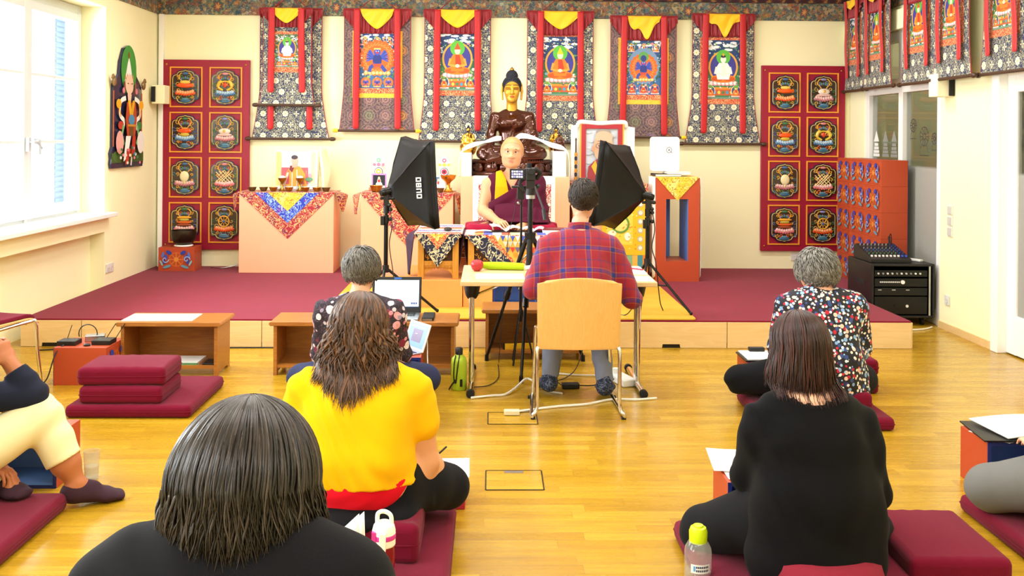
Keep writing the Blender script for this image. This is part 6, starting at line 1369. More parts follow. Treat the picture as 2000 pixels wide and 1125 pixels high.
def q_(m): a = Art(m, 9.329); a.line([(1.76 + .026 * math.cos(k * PI / 12), 1.47 + .026 * math.sin(k * PI / 12)) for k in range(25)], .008, '#8a8a8c'); a.ell(1.76, 1.47, .010, .010, '#77777a', 12); a.line([(1.772, 1.458), (1.79, 1.44)], .008, '#8a8a8c')
add(t, 'round_mark', M['print'], q_)
for i, (x0, x1, z0, h, c, lb) in enumerate(((1.60, 1.86, 1.214, .022, '#3a2430', 'dark bound book lying under the white standing panel'), (1.72, 1.95, 1.237, .022, '#f0ece0', 'white bound book lying upon the dark one on the slotted pedestal'))):
    t = thing('book', lb, 'book', ((x0 + x1) / 2, 9.33, z0)); add(t, 'cover', mk('cover_%d' % i if False else 'book_cover', c, .5), lambda m: (m.b2((x0, 9.2, z0), (x1, 9.46, z0 + .003)), m.b2((x0, 9.2, z0 + h - .003), (x1, 9.46, z0 + h)), m.b2((x0, 9.2, z0), (x0 + .004, 9.46, z0 + h)))); add(t, 'pages', M['paper'], lambda m: m.b2((x0 + .004, 9.205, z0 + .003), (x1 - .004, 9.455, z0 + h - .003)))
# ---------------------------------------------------------------- offerings
def lathe_thing(name, label, cat, loc, parts, group=None):
    t = thing(name, label, cat, loc, 0, group)
    for nm, mat, prof in parts:
        s = MB(); s.lathe(prof, 28); s.build(nm, mat, t, 50)
    return t
def bowlprof(r, h, f=.62): return [(r * f * .8, 0), (r * f, .004), (r * .72, h * .3), (r * .9, h * .75), (r, h * .95), (r * 1.06, h), (r * .96, h), (r * .8, h * .6), (r * .5, h * .35), (0, h * .3)]
ordn = ['first', 'second', 'third', 'fourth', 'fifth', 'sixth', 'last']
for k, px in enumerate((495, 517, 536, 566, 598, 620, 638)):
    m_ = ['bronze', 'bronze', 'brass', 'brass', 'brass', 'brass', 'bronze'][k]
    lathe_thing('offering_bowl', '%s of the seven brass offering bowls counted from the crimson panel' % ordn[k], 'bowl', ((px - 959) / 1850 * 9.62, 9.64, 1.019), [('bowl', M[m_], bowlprof(.044, .042))], 'seven brass offering bowls'); 
for x, lb in ((-2.125, 'brass stemmed lamp holding white butter, left of the photo print centre'), (-1.945, 'taller brass stemmed lamp heaped with white, right of the photo print centre')):
    t = lathe_thing('butter_lamp', lb, 'lamp', (x, 9.70, 1.019), [('goblet', M['brass'], [(.035, 0), (.038, .006), (.014, .03), (.010, .07), (.016, .09), (.038, .115), (.042, .135), (.036, .135), (.0, .12)])]); s = MB(); s.ball((0, 0, .135), (.036, .036, .022), 14, 8); s.build('butter', M['paper'], t, 60)
lathe_thing('singing_bowl', 'dark metal singing bowl on the small orange box', 'bowl', (-3.13, 9.74, ST + .006 + BH + .022), [('bowl', mk('dark_bronze', '#3a3128', .32, .8), [(.05, 0), (.09, .012), (.122, .06), (.128, .12), (.124, .145), (.118, .145), (.118, .1), (.08, .03), (0, .02)])])
t = lathe_thing('bowl_cushion', 'cream ring cushion under the singing bowl', 'cushion', (-3.13, 9.74, ST + .006 + BH), [('ring', M['khata'], [(.05, 0), (.088, .002), (.095, .011), (.088, .021), (.05, .0225), (.04, .011)])])
lathe_thing('offering_bowl', 'brass bowl on the altar behind the left softbox apex', 'bowl', (-1.14, 9.45, 1.03), [('bowl', M['brass'], bowlprof(.065, .065))]); lathe_thing('offering_bowl', 'small dark bowl beside the gilt stemmed bowl', 'bowl', (-.50, 9.42, 1.03), [('bowl', M['bronze'], bowlprof(.04, .045))])
lathe_thing('stemmed_bowl', 'gilt stemmed offering bowl on the altar right of the left softbox', 'bowl', (-.43, 9.55, 1.03), [('goblet', M['gold'], [(.05, 0), (.054, .008), (.02, .04), (.018, .08), (.03, .10), (.07, .135), (.08, .165), (.082, .17), (.07, .165), (.0, .13)])])
for x, lb, cs in ((-1.13, 'white butter sculpture with pink and green discs, left end of its altar', ['#6fc08a', '#e07a9a', '#e3b83a', '#f0e0d0']), (-.47, 'white butter sculpture with a crimson flower disc, near the statue', ['#e0607a', '#e8d84a', '#c02a50', '#3a2a30'])):
    t = thing('butter_sculpture', lb, 'ornament', (x, 9.62, 1.03)); s = MB(); s.lathe([(.055, 0), (.06, .03), (.05, .2), (.058, .24), (.05, .30), (.03, .34), (.0, .36)], 24); s.build('body', M['paper'], t, 50)
    s = MB()
    for z, r, c in ((.20, .042, '#2a2a30'), (.20, .036, '#f4f0e4'), (.20, .028, cs[2]), (.20, .012, cs[3]), (.27, .018, cs[1]), (.315, .022, cs[0]), (.315, .009, '#ffffff')): s.cyl((0, -.058 - .001 * len(s.f) / 60, z), (0, -.066 - .001 * len(s.f) / 60, z), r, n=16, col=c)
    for sg in (-1, 1): s.cyl((sg * .045, -.04, .27), (sg * .045, -.062, .27), .014, n=12, col=cs[1])
    s.build('coloured_discs', M['attr'], t, 40)
def card(label, x, y, z, w, h, rim, bg):
    t = thing('picture_card', label, 'card', (x, y, z)); s = MB(); s.b2((-w / 2, 0, 0), (w / 2, .012, h), rim); a = Art(s, 0, .0006); a.rect(-w / 2 + .014, .014, w / 2 - .014, h - .014, bg); a.ell(0, h * .3, w * .22, h * .2, '#f0efe8'); a.ell(0, h * .52, w * .13, h * .18, '#efe6dc'); a.ell(0, h * .55, w * .1, h * .1, '#c8443a'); a.ell(0, h * .72, w * .08, h * .09, '#eac8a8'); a.ell(-w * .2, h * .2, w * .1, h * .06, '#5a9a5a'); a.ell(w * .22, h * .22, w * .1, h * .06, '#e0a53a'); a.rect(-w / 2 + .014, .014, w / 2 - .014, .04, '#e8f0f0'); s.build('card', M['print'], t)
card('pink rimmed picture card standing by the left butter sculpture', -1.12, 9.52, 1.05, .15, .16, '#d98ac8', '#22242c'); card('picture card of a white horse behind the gilt stemmed bowl', -.53, 9.60, 1.03, .13, .16, '#f4f0ea', '#5a7a9a')
t = thing('orange_shelf', 'low orange gilt shelf strip at the back of the left middle altar', 'shelf', (-.82, 9.7, 1.03)); add(t, 'strip', M['orangebro'], lambda m: m.b2((-1.24, 9.66, 1.029), (-.40, 9.76, 1.06)))
# ---------------------------------------------------------------- things on the reading tables
def open_book(label, x, y, z, w, d, rz, tilt=.0):
    t = thing('open_book', label, 'book', (x, y, z), rz); s = MB()
    for sg in (-1, 1): s.grid(lambda i, j: (sg * w * i, -d / 2 + d * j, .006 + .028 * math.sin(PI * min(1, i * 1.15) * .8) + .0 * j + tilt * i * (1 if sg < 0 else .4)), 12, 4)
    s.build('pages', M['paper'], t, 60, solid=.008); s = MB()
    for sg in (-1, 1): s.b2((0 if sg > 0 else -w - .006, -d / 2 - .005, 0), (w + .006 if sg > 0 else 0, d / 2 + .005, .003))
    s.build('cover', M['black'], t)
open_book('open book with cream pages held by the monk on the reading table', .12, 7.90, .803, .12, .17, .1, .03); open_book('second open book lying beside the monk microphone stand', .36, 7.9, .803, .10, .15, -.1)
t = thing('book', 'dark red long book lying at the right end of the reading table', 'book', (.53, 7.86, .803)); add(t, 'pages', M['paper'], lambda m: m.b2((.43, 7.78, .804), (.655, 7.94, .825))); add(t, 'cover', mk('oxblood_cover', '#6a1a22', .5), lambda m: m.b2((.43, 7.775, .825), (.66, 7.945, .832)))
t = thing('paper_strip', 'small folded white paper slip left of the open book', 'paper', (-.08, 7.84, .803)); add(t, 'slip', M['paper'], lambda m: m.grid(lambda i, j: (-.14 + .15 * i, 7.80 + .07 * j, .804 + .006 * i + .01 * math.sin(i * 3)), 8, 2), 60, solid=.002)
t = thing('computer_mouse', 'black oval device on the small carved table', 'device', (-.35, 7.80, .811)); s = MB(); s.ball((0, 0, .017), (.034, .05, .017), 18, 10); s.build('shell', M['black'], t, 60); s = MB(); s.tube(bez([(.03, 0, .012), (.07, .01, .006), (.10, .05, .004)], 6), .002, 6); s.build('cord', M['black'], t)
t = thing('flat_case', 'small flat black case on the stage beside the carved table', 'case', (-.76, 8.7, ST + .022)); add(t, 'case', M['black'], lambda m: m.b2((-.86, 8.62, ST + .022), (-.68, 8.78, ST + .055)), bev=.004)
# ---------------------------------------------------------------- softboxes
M['softfab'] = mk('black_nylon', '#08080a', .5, nz=(10, .2), spec=.35); M['diffuser'] = mk('lit_diffuser', '#ffffff', .8, emit='#fff6ea', estr=4.0); M['silver'] = mk('silver_lining', '#d8d8d8', .4)
def softbox(label, apex, corners, nearleft, legs, hub, logo):
    x, y, z = apex; t = thing('softbox_light', label, 'studio light', (x, y, hub_floor)); A = Vector(apex); cs = [Vector(c) for c in corners]; ctr = sum(cs, Vector()) / 4
    n = (ctr - A).normalized(); ring = []
    for k in range(4):
        for i in range(6): f = i / 6; p = cs[k].lerp(cs[(k + 1) % 4], f); ring.append(p + (ctr - p) * .05 * math.sin(PI * f))
    m = wm(t); vs = []; N = len(ring); lv = 8
    for j in range(lv + 1):
        f = j / lv; s_ = .07 + .93 * f
        for i, p in enumerate(ring):
            q = A + (p - A) * s_; e = abs(math.sin(PI * (i % 6) / 6)); q -= (q - (A + (ctr - A) * s_)) * .13 * e * math.sin(PI * f); vs.append(q)
    fs = [(j * N + i, j * N + (i + 1) % N, (j + 1) * N + (i + 1) % N, (j + 1) * N + i) for j in range(lv) for i in range(N)]
    m.add(vs, fs); m.build('fabric_shell', M['softfab'], t, 25, solid=.004)
    m = wm(t); lip = [p - n * .0 for p in ring]; lo = [p + n * .045 for p in ring]; m.add(lip + lo, [(i, (i + 1) % N, N + (i + 1) % N, N + i) for i in range(N)]); m.build('front_lip', M['softfab'], t, 25, solid=.005)
    m = wm(t); m.add([p + n * .03 + (ctr - p) * .012 for p in ring], [tuple(range(N))]); m.build('diffuser', M['diffuser'], t)
    m = wm(t)
    for c in cs: m.tube([A + n * .02, A.lerp(c, .5) + (c - ctr).normalized() * .008, c], .0045, 6)
    m.build('rib', M['softfab'], t, 50)
    m = wm(t); m.cyl(A - n * .02, A + n * .05, .035, .03, 16); m.cyl(A - n * .05, A - n * .02, .024, .03, 16); m.build('lamp_holder', M['blackm'], t, 40)
    m = wm(t); m.box((x, y, z - .06), (.035, .05, .09)); m.cyl((x - .045, y, z - .05), (x + .045, y, z - .05), .012); m.ball((x + .05, y, z - .05), .016, 10, 8); m.ball((x + .03, y - .03, z - .1), .015, 10, 8); m.build('tilt_bracket', M['black'], t, 40)
    m = wm(t); m.cyl((x, y, hub[0]), (x, y, z - .09), .014, n=12); m.cyl((x, y, hub[1] - .02), (x, y, hub[0]), .017, n=12); m.build('pole', M['blackm'], t, 40)
    for zz in ((hub[0] + z) / 2 - .03, hub[0]):
        m = wm(t); m.cyl((x, y, zz - .03), (x, y, zz + .03), .022, n=12); m.ball((x + .035, y - .01, zz), .016, 10, 8); m.build('clamp', M['black'], t, 40)
    m = wm(t); m.cyl((x, y, hub[1] - .02), (x, y, hub[1] + .035), .026, n=12); m.build('hub', M['black'], t, 40)
    for a, r in legs:
        m = wm(t); fx, fy = x + r * math.cos(a), y + r * math.sin(a); m.tube([(x + .02 * math.cos(a), y + .02 * math.sin(a), hub[1]), (fx, fy, hub_floor + .012)], .011, 8); m.tube([(x, y, hub[1] - .17), (x + r * .45 * math.cos(a), y + r * .45 * math.sin(a), hub_floor + (hub[1] - hub_floor) * .56)], .007, 6); m.ball((fx, fy, hub_floor + .014), .014, 8, 6); m.build('leg', M['blackm'], t, 40)
    m = wm(t); m.tube(bez([(x + .02, y - .02, z - .06), (x + .05, y - .04, z - .25), (x + .03, y - .03, z - .4), (x + .06, y - .05, hub[1]), (x + .09, y - .06, hub_floor + .1), (x + .12, y - .04, hub_floor + .01)], 6), .004, 6); m.build('power_cord', M['black'], t); m = wm(t); m.box((x - .025, y - .02, z - .22), (.03, .03, .07)); m.build('switch_box', M['black'], t, bev=.004)
    if logo:      # O U B O in block capitals, turned a quarter
        B, Cc = cs[logo[0]], cs[logo[1]]; mid = (A + B + Cc) / 3; e = (B - Cc).normalized(); nf = (B - A).cross(Cc - A).normalized()
        if nf.y > 0: nf = -nf
        r = nf.cross(e).normalized();  r = r if r.x > 0 else -r        # r: towards the rim
        org = A + (B.lerp(Cc, .5) - A) * .77; m = wm(t); hh, ww, k = .042, .034, .009; o_ = nf * .004
        def bar(u0, u1, v0, v1):      # u along reading direction (upwards), v letter height (top points to the apex)
            m.add([org + e * u + r * -v + o_ + nf * (-.022) * 0 for u, v in ((u0, v0), (u1, v0), (u1, v1), (u0, v1))] + [org + e * u + r * -v + o_ + nf * .002 for u, v in ((u0, v0), (u1, v0), (u1, v1), (u0, v1))], [(0, 1, 2, 3), (4, 5, 6, 7), (0, 1, 5, 4), (1, 2, 6, 5), (2, 3, 7, 6), (3, 0, 4, 7)])
        for i, ch in enumerate('OUBO'):
            u = -.085 + i * .0425
            bar(u, u + k, 0, hh); bar(u + ww - k, u + ww, 0, hh); bar(u, u + ww, 0, k)
            if ch != 'U': bar(u, u + ww, hh - k, hh)
            if ch == 'B': bar(u, u + ww, hh / 2 - k / 2, hh / 2 + k / 2)
        m.build('lettering', M['white'], t)
    return t
hub_floor = ST + .022
softbox('black softbox lamp on a tripod stand left of the monk, lettered on its side', (-.805, 7.32, 1.16), [(-.73, 7.70, 1.58), (-.468, 7.25, 1.545), (-.425, 7.25, .88), (-.665, 7.70, .865)], 0, [(.15, .40), (2.3, .4), (4.35, .12)], (.95, .56), (1, 2))
softbox('black softbox lamp on a tripod stand right of the monk, plain sided', (1.243, 7.47, 1.13), [(.876, 7.22, 1.56), (1.131, 7.72, 1.52), (1.01, 7.72, .845), (.788, 7.22, .915)], 1, [(-.52, .36), (2.0, .36), (4.25, .2)], (.93, .60), None)
# ---------------------------------------------------------------- camera on tripod, recorder stand
t = thing('camera_tripod', 'black camera tripod with three splayed legs behind the folding table', 'tripod', (.275, 6.56, 0)); X, Y = .275, 6.56
add(t, 'centre_column', M['blackm'], lambda m: (m.cyl((X, Y, .72), (X, Y, 1.2), .017), m.cyl((X, Y, .86), (X, Y, .93), .035, .04)), 40)
add(t, 'collar', M['steel'], lambda m: m.cyl((X, Y, 1.165), (X, Y, 1.19), .033), 40)
add(t, 'head', M['black'], lambda m: (m.cyl((X, Y, 1.19), (X, Y, 1.235), .036), m.box((X - .0, Y, 1.265), (.06, .07, .05)), m.tube(bez([(X - .04, Y, 1.22), (X - .075, Y, 1.27), (X - .04, Y, 1.31)], 5), .014, 8), m.ball((X + .05, Y, 1.25), .018, 10, 8)), 40)
add(t, 'pan_handle', M['black'], lambda m: (m.cyl((X + .03, Y - .03, 1.25), (X + .085, Y - .12, 1.10), .007), m.cyl((X + .085, Y - .12, 1.10), (X + .095, Y - .14, 1.03), .014)), 40)
for fx, fy in ((.206, 6.13), (-.02, 6.73), (.665, 6.72)):
    d = Vector((fx, fy, 0)) - Vector((X, Y, .88)); P0 = Vector((X, Y, .88)) + Vector((d.x, d.y, 0)).normalized() * .03
    add(t, 'leg', M['blackm'], lambda m: (m.tube([P0, P0.lerp(Vector((fx, fy, .03)), .48)], .016, 8), m.tube([P0.lerp(Vector((fx, fy, .03)), .45), (fx, fy, .03)], .011, 8), m.cyl(P0.lerp(Vector((fx, fy, .03)), .44), P0.lerp(Vector((fx, fy, .03)), .5), .021), m.cyl((fx, fy, 0), (fx, fy, .045), .015, .013)), 40)
add(t, 'spreader', M['steel'], lambda m: [m.tube([(X, Y, .80), (X + (fx - X) * .22, Y + (fy - Y) * .22, .72)], .006, 6) for fx, fy in ((.206, 6.13), (-.02, 6.73), (.665, 6.72))], 40)
t = thing('video_camera', 'black video camera with a lit flip screen on the tripod', 'camera', (X, Y, 1.29))
add(t, 'body', M['black'], lambda m: (m.box((X + .0, Y + .03, 1.335), (.065, .15, .085)), m.cyl((X, Y + .1, 1.34), (X, Y + .17, 1.34), .03)), bev=.006)
add(t, 'grip', M['rubber'], lambda m: (m.tube(bez([(X + .03, Y - .02, 1.37), (X + .065, Y, 1.345), (X + .04, Y + .02, 1.30)], 5), .016, 8), m.cyl((X - .01, Y + .02, 1.375), (X - .01, Y + .02, 1.41), .018)), 50)
add(t, 'eyecup', M['rubber'], lambda m: m.cyl((X, Y - .075, 1.355), (X, Y - .045, 1.355), .02, .024), 40)
o = add(t, 'flip_screen', M['black'], lambda m: m.b2((X - .145, Y - .035, 1.298), (X - .033, Y - .025, 1.372)), bev=.003)
M['lcd'] = mattr('lit_display', .3); n_ = M['lcd'].node_tree; n_.links.new(n_.nodes['Attribute'].outputs['Color'], n_.nodes['Principled BSDF'].inputs['Emission Color']); n_.nodes['Principled BSDF'].inputs['Emission Strength'].default_value = .7
def lcd(m):
    a = Art(m, Y - .036, .0004); a.rect(X - .138, 1.304, X - .05, 1.366, '#20202c')
    for i in range(5):
        for j in range(3): a.rect(X - .132 + i * .016, 1.311 + j * .018, X - .132 + i * .016 + .012, 1.311 + j * .018 + .012, ['#e8e6ff', '#b9b4f0', '#f4f4ff', '#8d88d8'][(i * 7 + j * 3) % 4])
add(t, 'display', M['lcd'], lcd)
t = thing('recorder_stand', 'slim black stand with a small sound recorder beside the camera tripod', 'stand', (.215, 6.63, 0)); x, y = .215, 6.63
add(t, 'pole', M['blackm'], lambda m: (m.cyl((x, y, .30), (x, y, 1.17), .008), m.cyl((x, y, .30), (x, y, .85), .011)), 40)
for k in range(3): add(t, 'leg', M['blackm'], lambda m: m.tube([(x, y, .42), (x + .1 * math.cos(k * 2.09), y + .1 * math.sin(k * 2.09), .008)], .007, 6), 40)
add(t, 'recorder', M['black'], lambda m: (m.box((x - .005, y, 1.2), (.05, .05, .09)), m.b2((x - .07, y - .02, 1.235), (x + .04, y + .02, 1.25))), bev=.004); add(t, 'knob', M['steel'], lambda m: m.ball((x - .02, y, 1.13), .012, 8, 6), 40)
add(t, 'cable', M['black'], lambda m: m.tube(bez([(x - .03, y, 1.2), (x - .05, y - .01, 1.05), (x - .09, y - .02, .9), (x - .11, y, .6), (x - .13, y, .3), (x - .15, y, .012)], 6), .0025, 6))
# ---------------------------------------------------------------- folding table and chair
TX0, TX1, TY0, TY1, TZ = -.178, 1.012, 5.70, 6.43, .72
t = thing('folding_table', 'pale folding table with chrome legs in front of the seated man', 'table', ((TX0 + TX1) / 2, (TY0 + TY1) / 2, 0))
add(t, 'top', M['tabletop'], lambda m: m.b2((TX0, TY0, TZ - .028), (TX1, TY1, TZ)), bev=.004)
for x in (-.115, .945):
    def lg(m):
        for dy in (-.035, .035): m.cyl((x, 6.05 + dy, .03), (x, 6.05 + dy, TZ - .03), .017, n=12)
        m.tube([(x, 5.79, .025), (x, 6.42, .025)], .02, 10)
    add(t, 'leg', M['chrome'], lg, 40)
    add(t, 'bracket', M['black'], lambda m: m.lathe([(.03, -.13), (.042, -.11), (.06, -.02), (.06, 0)], 14, (x, 6.05, TZ - .028), sy=1.4), 40)
    for yy in (5.78, 6.43): add(t, 'foot_cap', M['rubber'], lambda m: m.cyl((x, yy - .015, .025), (x, yy + .015, .025), .026), 40)
    sg = 1 if x < .4 else -1; add(t, 'strut', M['chrome'], lambda m: m.tube([(x, 6.05, TZ - .15), (x + sg * .28, 6.05, TZ - .03)], .009, 8), 40)
def make_chair(label, loc, rz, pad):
    t = thing('stacking_chair', label, 'chair', loc, rz)
    for sg in (-1, 1):
        s = MB(); x = sg * .235; s.tube(bez([(sg * .225, -.20, .40), (x, -.215, .36), (x, -.235, .08), (x + sg * .02, -.25, .03), (x + sg * .028, -.22, .013), (x + sg * .02, .0, .012), (x + sg * .01, .20, .013), (x, .225, .04), (x - sg * .005, .20, .25), (x - sg * .01, .19, .42), (x - sg * .02, .15, .435), (x - sg * .03, -.12, .425)], 6), .011, 10); s.build('leg', M['chrome'], t, 50)
        s = MB(); s.tube(bez([(sg * .222, -.185, .41), (sg * .212, -.19, .45), (sg * .20, -.205, .50)], 4), .009, 8); s.build('back_bracket', M['chrome'], t, 50)
        for yy in (-.235, .19): s = MB(); s.box((x + sg * .022, yy, .007), (.026, .035, .014)); s.build('glide', M['black'], t, bev=.003)
    s = MB(); s.tube([(-.225, -.205, .395), (.225, -.205, .395)], .009, 8); s.tube([(-.2, .14, .425), (.2, .14, .425)], .009, 8); s.build('crossbar', M['chrome'], t, 50)
    def seat(i, j): u = i * 2 - 1; return (u * .225 * (1 - .04 * j), -.20 + .43 * j, .452 - .012 * math.sin(PI * j) * (1 - u * u) - .035 * max(0, j - .8) ** 2 * 25)
    s = MB(); s.grid(seat, 12, 14); s.build('seat', M['beech'], t, 60, solid=.012, bev=.003)
    if pad: s = MB(); s.grid(lambda i, j: tuple(Vector(seat(.04 + .92 * i, .04 + .92 * j)) + Vector((0, 0, .018))), 10, 12); s.build('seat_pad', M['cushion'], t, 60, solid=.026, bev=.008)
    s = MB(); ol = rad(.47, .415, .05, 6)
    n = 14; s2 = MB()
    outl = []
    def bk(i, j):
        z = .39 + .415 * j; w = .236 * (1 if j < .9 else 1 - .22 * ((j - .9) / .1) ** 2.2) * (.985 + .03 * j); u = (i * 2 - 1)
        return (u * w, -.215 - .06 * j - .028 * (1 - u * u) + .012, z - (.02 * (u * u) * (j > .95)))
    s.grid(bk, 16, 24); s.build('backrest', M['beech'], t, 60, solid=.012, bev=.003)
    return t
ch = make_chair('wooden chair with chrome sled legs under the man in plaid', (.505, 5.585, 0), 0, False)
ch2 = make_chair('maroon padded chair with chrome legs at the left edge', (-3.075, 5.80, 0), -.3, True)
dup(ch, 'wooden chair under the woman nearest the camera', (-.385, 1.36, 0), 0)
# things on the folding table
t = lathe_thing('apple', 'red apple on the left end of the folding table', 'apple', (-.085, 6.15, TZ), [('fruit', M['apple'], [(.0, .006), (.018, .001), (.034, .014), (.042, .038), (.038, .06), (.022, .072), (.008, .068), (.0, .06)])]); s = MB(); s.tube([(0, 0, .06), (.004, 0, .082)], .0022, 6); s.build('stem', M['rod'], t)
t = thing('pencil_case', 'long lime green roll case beside the apple', 'case', (.09, 6.2, TZ)); add(t, 'roll', M['limecloth'], lambda m: m.tube([(-.05, 6.22, TZ + .028), (0, 6.215, TZ + .026), (.1, 6.205, TZ + .026), (.22, 6.19, TZ + .024)], [.020, .026, .026, .023], 14), 50)
t = thing('tissue', 'crumpled white tissue beside the lime case', 'tissue', (.30, 6.25, TZ)); r_ = random.Random(1); add(t, 'fold', M['paper'], lambda m: m.grid(lambda i, j: (.235 + .15 * i, 6.18 + .12 * j, TZ + .006 + .03 * math.sin(i * PI) * math.sin(j * PI) * (1 - .5 * i) + .006 * math.sin(i * 13 + j * 7)), 14, 10), 30, solid=.003)
def sheet_(label, x, y, z, w, d, rz=0, col='#fbfaf6', lines=True, name='paper_sheet', tilt=0):
    t = thing(name, label, 'paper', (x, y, z), rz); s = MB(); s.b2((-w / 2, -d / 2, 0), (w / 2, d / 2, .002)); s.build('sheet', M['paper'], t)
    if lines:
        s = MB()
        for k in range(12): s.b2((-w * .4, d * (.38 - k * .065), .0021), (w * rng.uniform(.15, .4), d * (.38 - k * .065) + .004, .0024), '#8f9096')
        s.build('printed_lines', M['print'], t)
    if tilt: t.rotation_euler = (tilt, 0, rz)
    return t
sheet_('white printed sheet on the left of the folding table', .06, 5.92, TZ, .30, .21, .02); sheet_('white printed sheet next to the plaid sleeve on the folding table', .335, 5.93, TZ, .21, .22, -.02)
t = thing('notepad', 'white notepad with a red pen at the right end of the folding table', 'notepad', (.95, 6.1, TZ)); add(t, 'pad', M['paper'], lambda m: m.b2((.87, 6.0, TZ), (1.0, 6.3, TZ + .012)), bev=.002); add(t, 'pen', mk('red_pen', '#c8304a', .4), lambda m: m.tube([(.88, 6.22, TZ + .018), (.99, 6.12, TZ + .018)], .005, 8), 40)
sheet_('white sheet at the right end of the folding table, before the notepad', .90, 5.84, TZ, .2, .2, .0)
# ---------------------------------------------------------------- low wooden tables
def bench(label, x0, x1, y0, y1, h, shelf=.07):
    t = thing('low_table', label, 'table', ((x0 + x1) / 2, (y0 + y1) / 2, 0))
    add(t, 'top', M['pine'], lambda m: m.prism([(x0 - .02, h - .028), (x0 - .03, h - .014), (x0 - .02, h), (x1 + .02, h), (x1 + .03, h - .014), (x1 + .02, h - .028)], y0 - .02, y1 + .02, 'y'), bev=.003)
    for x in (x0, x1 - .022): add(t, 'side_panel', M['pine'], lambda m: (m.b2((x, y0, .02), (x + .022, y1, h - .028)), m.b2((x, y0, 0), (x + .022, y0 + .05, .02)), m.b2((x, y1 - .05, 0), (x + .022, y1, .02))))
    add(t, 'back_panel', M['pine'], lambda m: m.b2((x0 + .022, y1 - .018, shelf - .02), (x1 - .022, y1 - .004, h - .028))); add(t, 'shelf', M['pine'], lambda m: m.b2((x0 + .022, y0 + .01, shelf - .02), (x1 - .022, y1 - .018, shelf)))
    return t
bench('low wooden table with papers on top, near the left wall', -2.42, -1.79, 6.27, 6.57, .36); bench('long low wooden table carrying the silver laptop', -1.43, -.235, 6.30, 6.60, .36); bench('low wooden table behind the camera tripod legs', -.03, .66, 6.74, 7.02, .365)
sheet_('large white printed sheet on the left low table', -2.2, 6.42, .36, .46, .24, .02)
t = thing('magazine', 'white booklet lying in the shelf of the left low table', 'booklet', (-2.0, 6.4, .07)); add(t, 'cover', M['paper'], lambda m: m.b2((-2.12, 6.31, .07), (-1.93, 6.5, .085))); add(t, 'rim', mk('green_cover', '#5a8a5a', .5), lambda m: m.b2((-2.12, 6.30, .07), (-1.93, 6.31, .082)))
t = thing('phone', 'black phone lying in the shelf of the left low table', 'phone', (-1.86, 6.36, .07)); add(t, 'body', M['black'], lambda m: m.b2((-1.90, 6.30, .07), (-1.82, 6.44, .08)), bev=.003)
t = thing('spirit_level', 'yellow bar lying in the shelf of the table behind the tripod', 'tool', (.25, 6.80, .07)); add(t, 'bar', mk('yellow_tool', '#e3b21c', .45), lambda m: m.box((.27, 6.80, .09), (.34, .022, .04), rot=(0, 0, .12)), bev=.002); add(t, 'end_cap', M['black'], lambda m: m.box((.102, 6.78, .09), (.012, .024, .042), rot=(0, 0, .12)))
# laptop, phone, tablet
t = thing('laptop', 'open silver and black laptop with a bright screen on the long low table', 'laptop', (-.665, 6.42, .36)); lx0, lx1 = -.815, -.475
add(t, 'base', M['steel'], lambda m: m.b2((lx0, 6.30, .361), (lx1, 6.54, .379)), bev=.004); add(t, 'keyboard', M['black'], lambda m: [m.b2((lx0 + .03 + k * .0187, 6.40 + j * .021, .379), (lx0 + .046 + k * .0187, 6.417 + j * .021, .3815)) for k in range(15) for j in range(5)]); add(t, 'touchpad', M['silver'], lambda m: m.b2((-.69, 6.315, .379), (-.60, 6.385, .3795)))
def tilt(m, x0, x1, u0, u1, d0, d1, base, ang, col=None):      # slab in a leaning plane
    y, z = base; c, s_ = math.cos(ang), math.sin(ang)
    f = lambda x, u, d: (x, y + u * s_ + d * c, z + u * c - d * s_)
    m.add([f(x, u, d) for d in (d0, d1) for x, u in ((x0, u0), (x1, u0), (x1, u1), (x0, u1))], [(0, 1, 2, 3), (7, 6, 5, 4), (0, 4, 5, 1), (1, 5, 6, 2), (2, 6, 7, 3), (3, 7, 4, 0)], col)
LB, LA = (6.545, .375), .24
add(t, 'lid', M['black'], lambda m: tilt(m, lx0, lx1, 0, .245, 0, .010, LB, LA), bev=.003)
def scr(m):
    tilt(m, lx0 + .017, lx1 - .017, .042, .222, -.0012, -.0004, LB, LA, '#dff2f6')
    for k in range(7): tilt(m, lx0 + .03, lx0 + .03 + rng.uniform(.04, .2), .19 - k * .018, .192 - k * .018, -.0016, -.0012, LB, LA, '#b6cdd6')
    for k in range(3): tilt(m, lx1 - .07 + k * .015, lx1 - .058 + k * .015, .056, .07, -.0018, -.0012, LB, LA, '#3a4a80')
    tilt(m, lx0 + .017, lx1 - .017, .035, .042, -.0012, -.0004, LB, LA, '#23345a')
add(t, 'screen', M['lcd'], scr); add(t, 'camera_cover', mk('blue_tape', '#2f62b8', .6), lambda m: tilt(m, -.665, -.615, .228, .24, -.002, 0, LB, LA))
t = thing('phone_case', 'black leather phone case lying right of the laptop', 'phone', (-.415, 6.42, .36)); add(t, 'case', M['rubber'], lambda m: m.b2((-.455, 6.33, .36), (-.375, 6.53, .382)), bev=.005); add(t, 'phone_edge', M['steel'], lambda m: m.b2((-.45, 6.322, .363), (-.385, 6.33, .375)))
t = thing('tablet_computer', 'white tablet with a grey keyboard on the orange box', 'tablet', (-.55, 5.95, BH), -.95)
s = MB(); s.b2((-.12, -.08, 0), (.12, .075, .010)); s.build('keyboard_base', M['steel'], t, bev=.003); s = MB()
for k in range(11):
    for j in range(5): s.b2((-.108 + k * .02, -.06 + j * .022, .010), (-.092 + k * .02, -.043 + j * .022, .012))
s.build('keys', M['black'], t); s = MB(); tilt(s, -.12, .12, 0, .175, 0, .008, (.078, .008), .35); s.build('case', M['plastic'], t, bev=.003); s = MB()
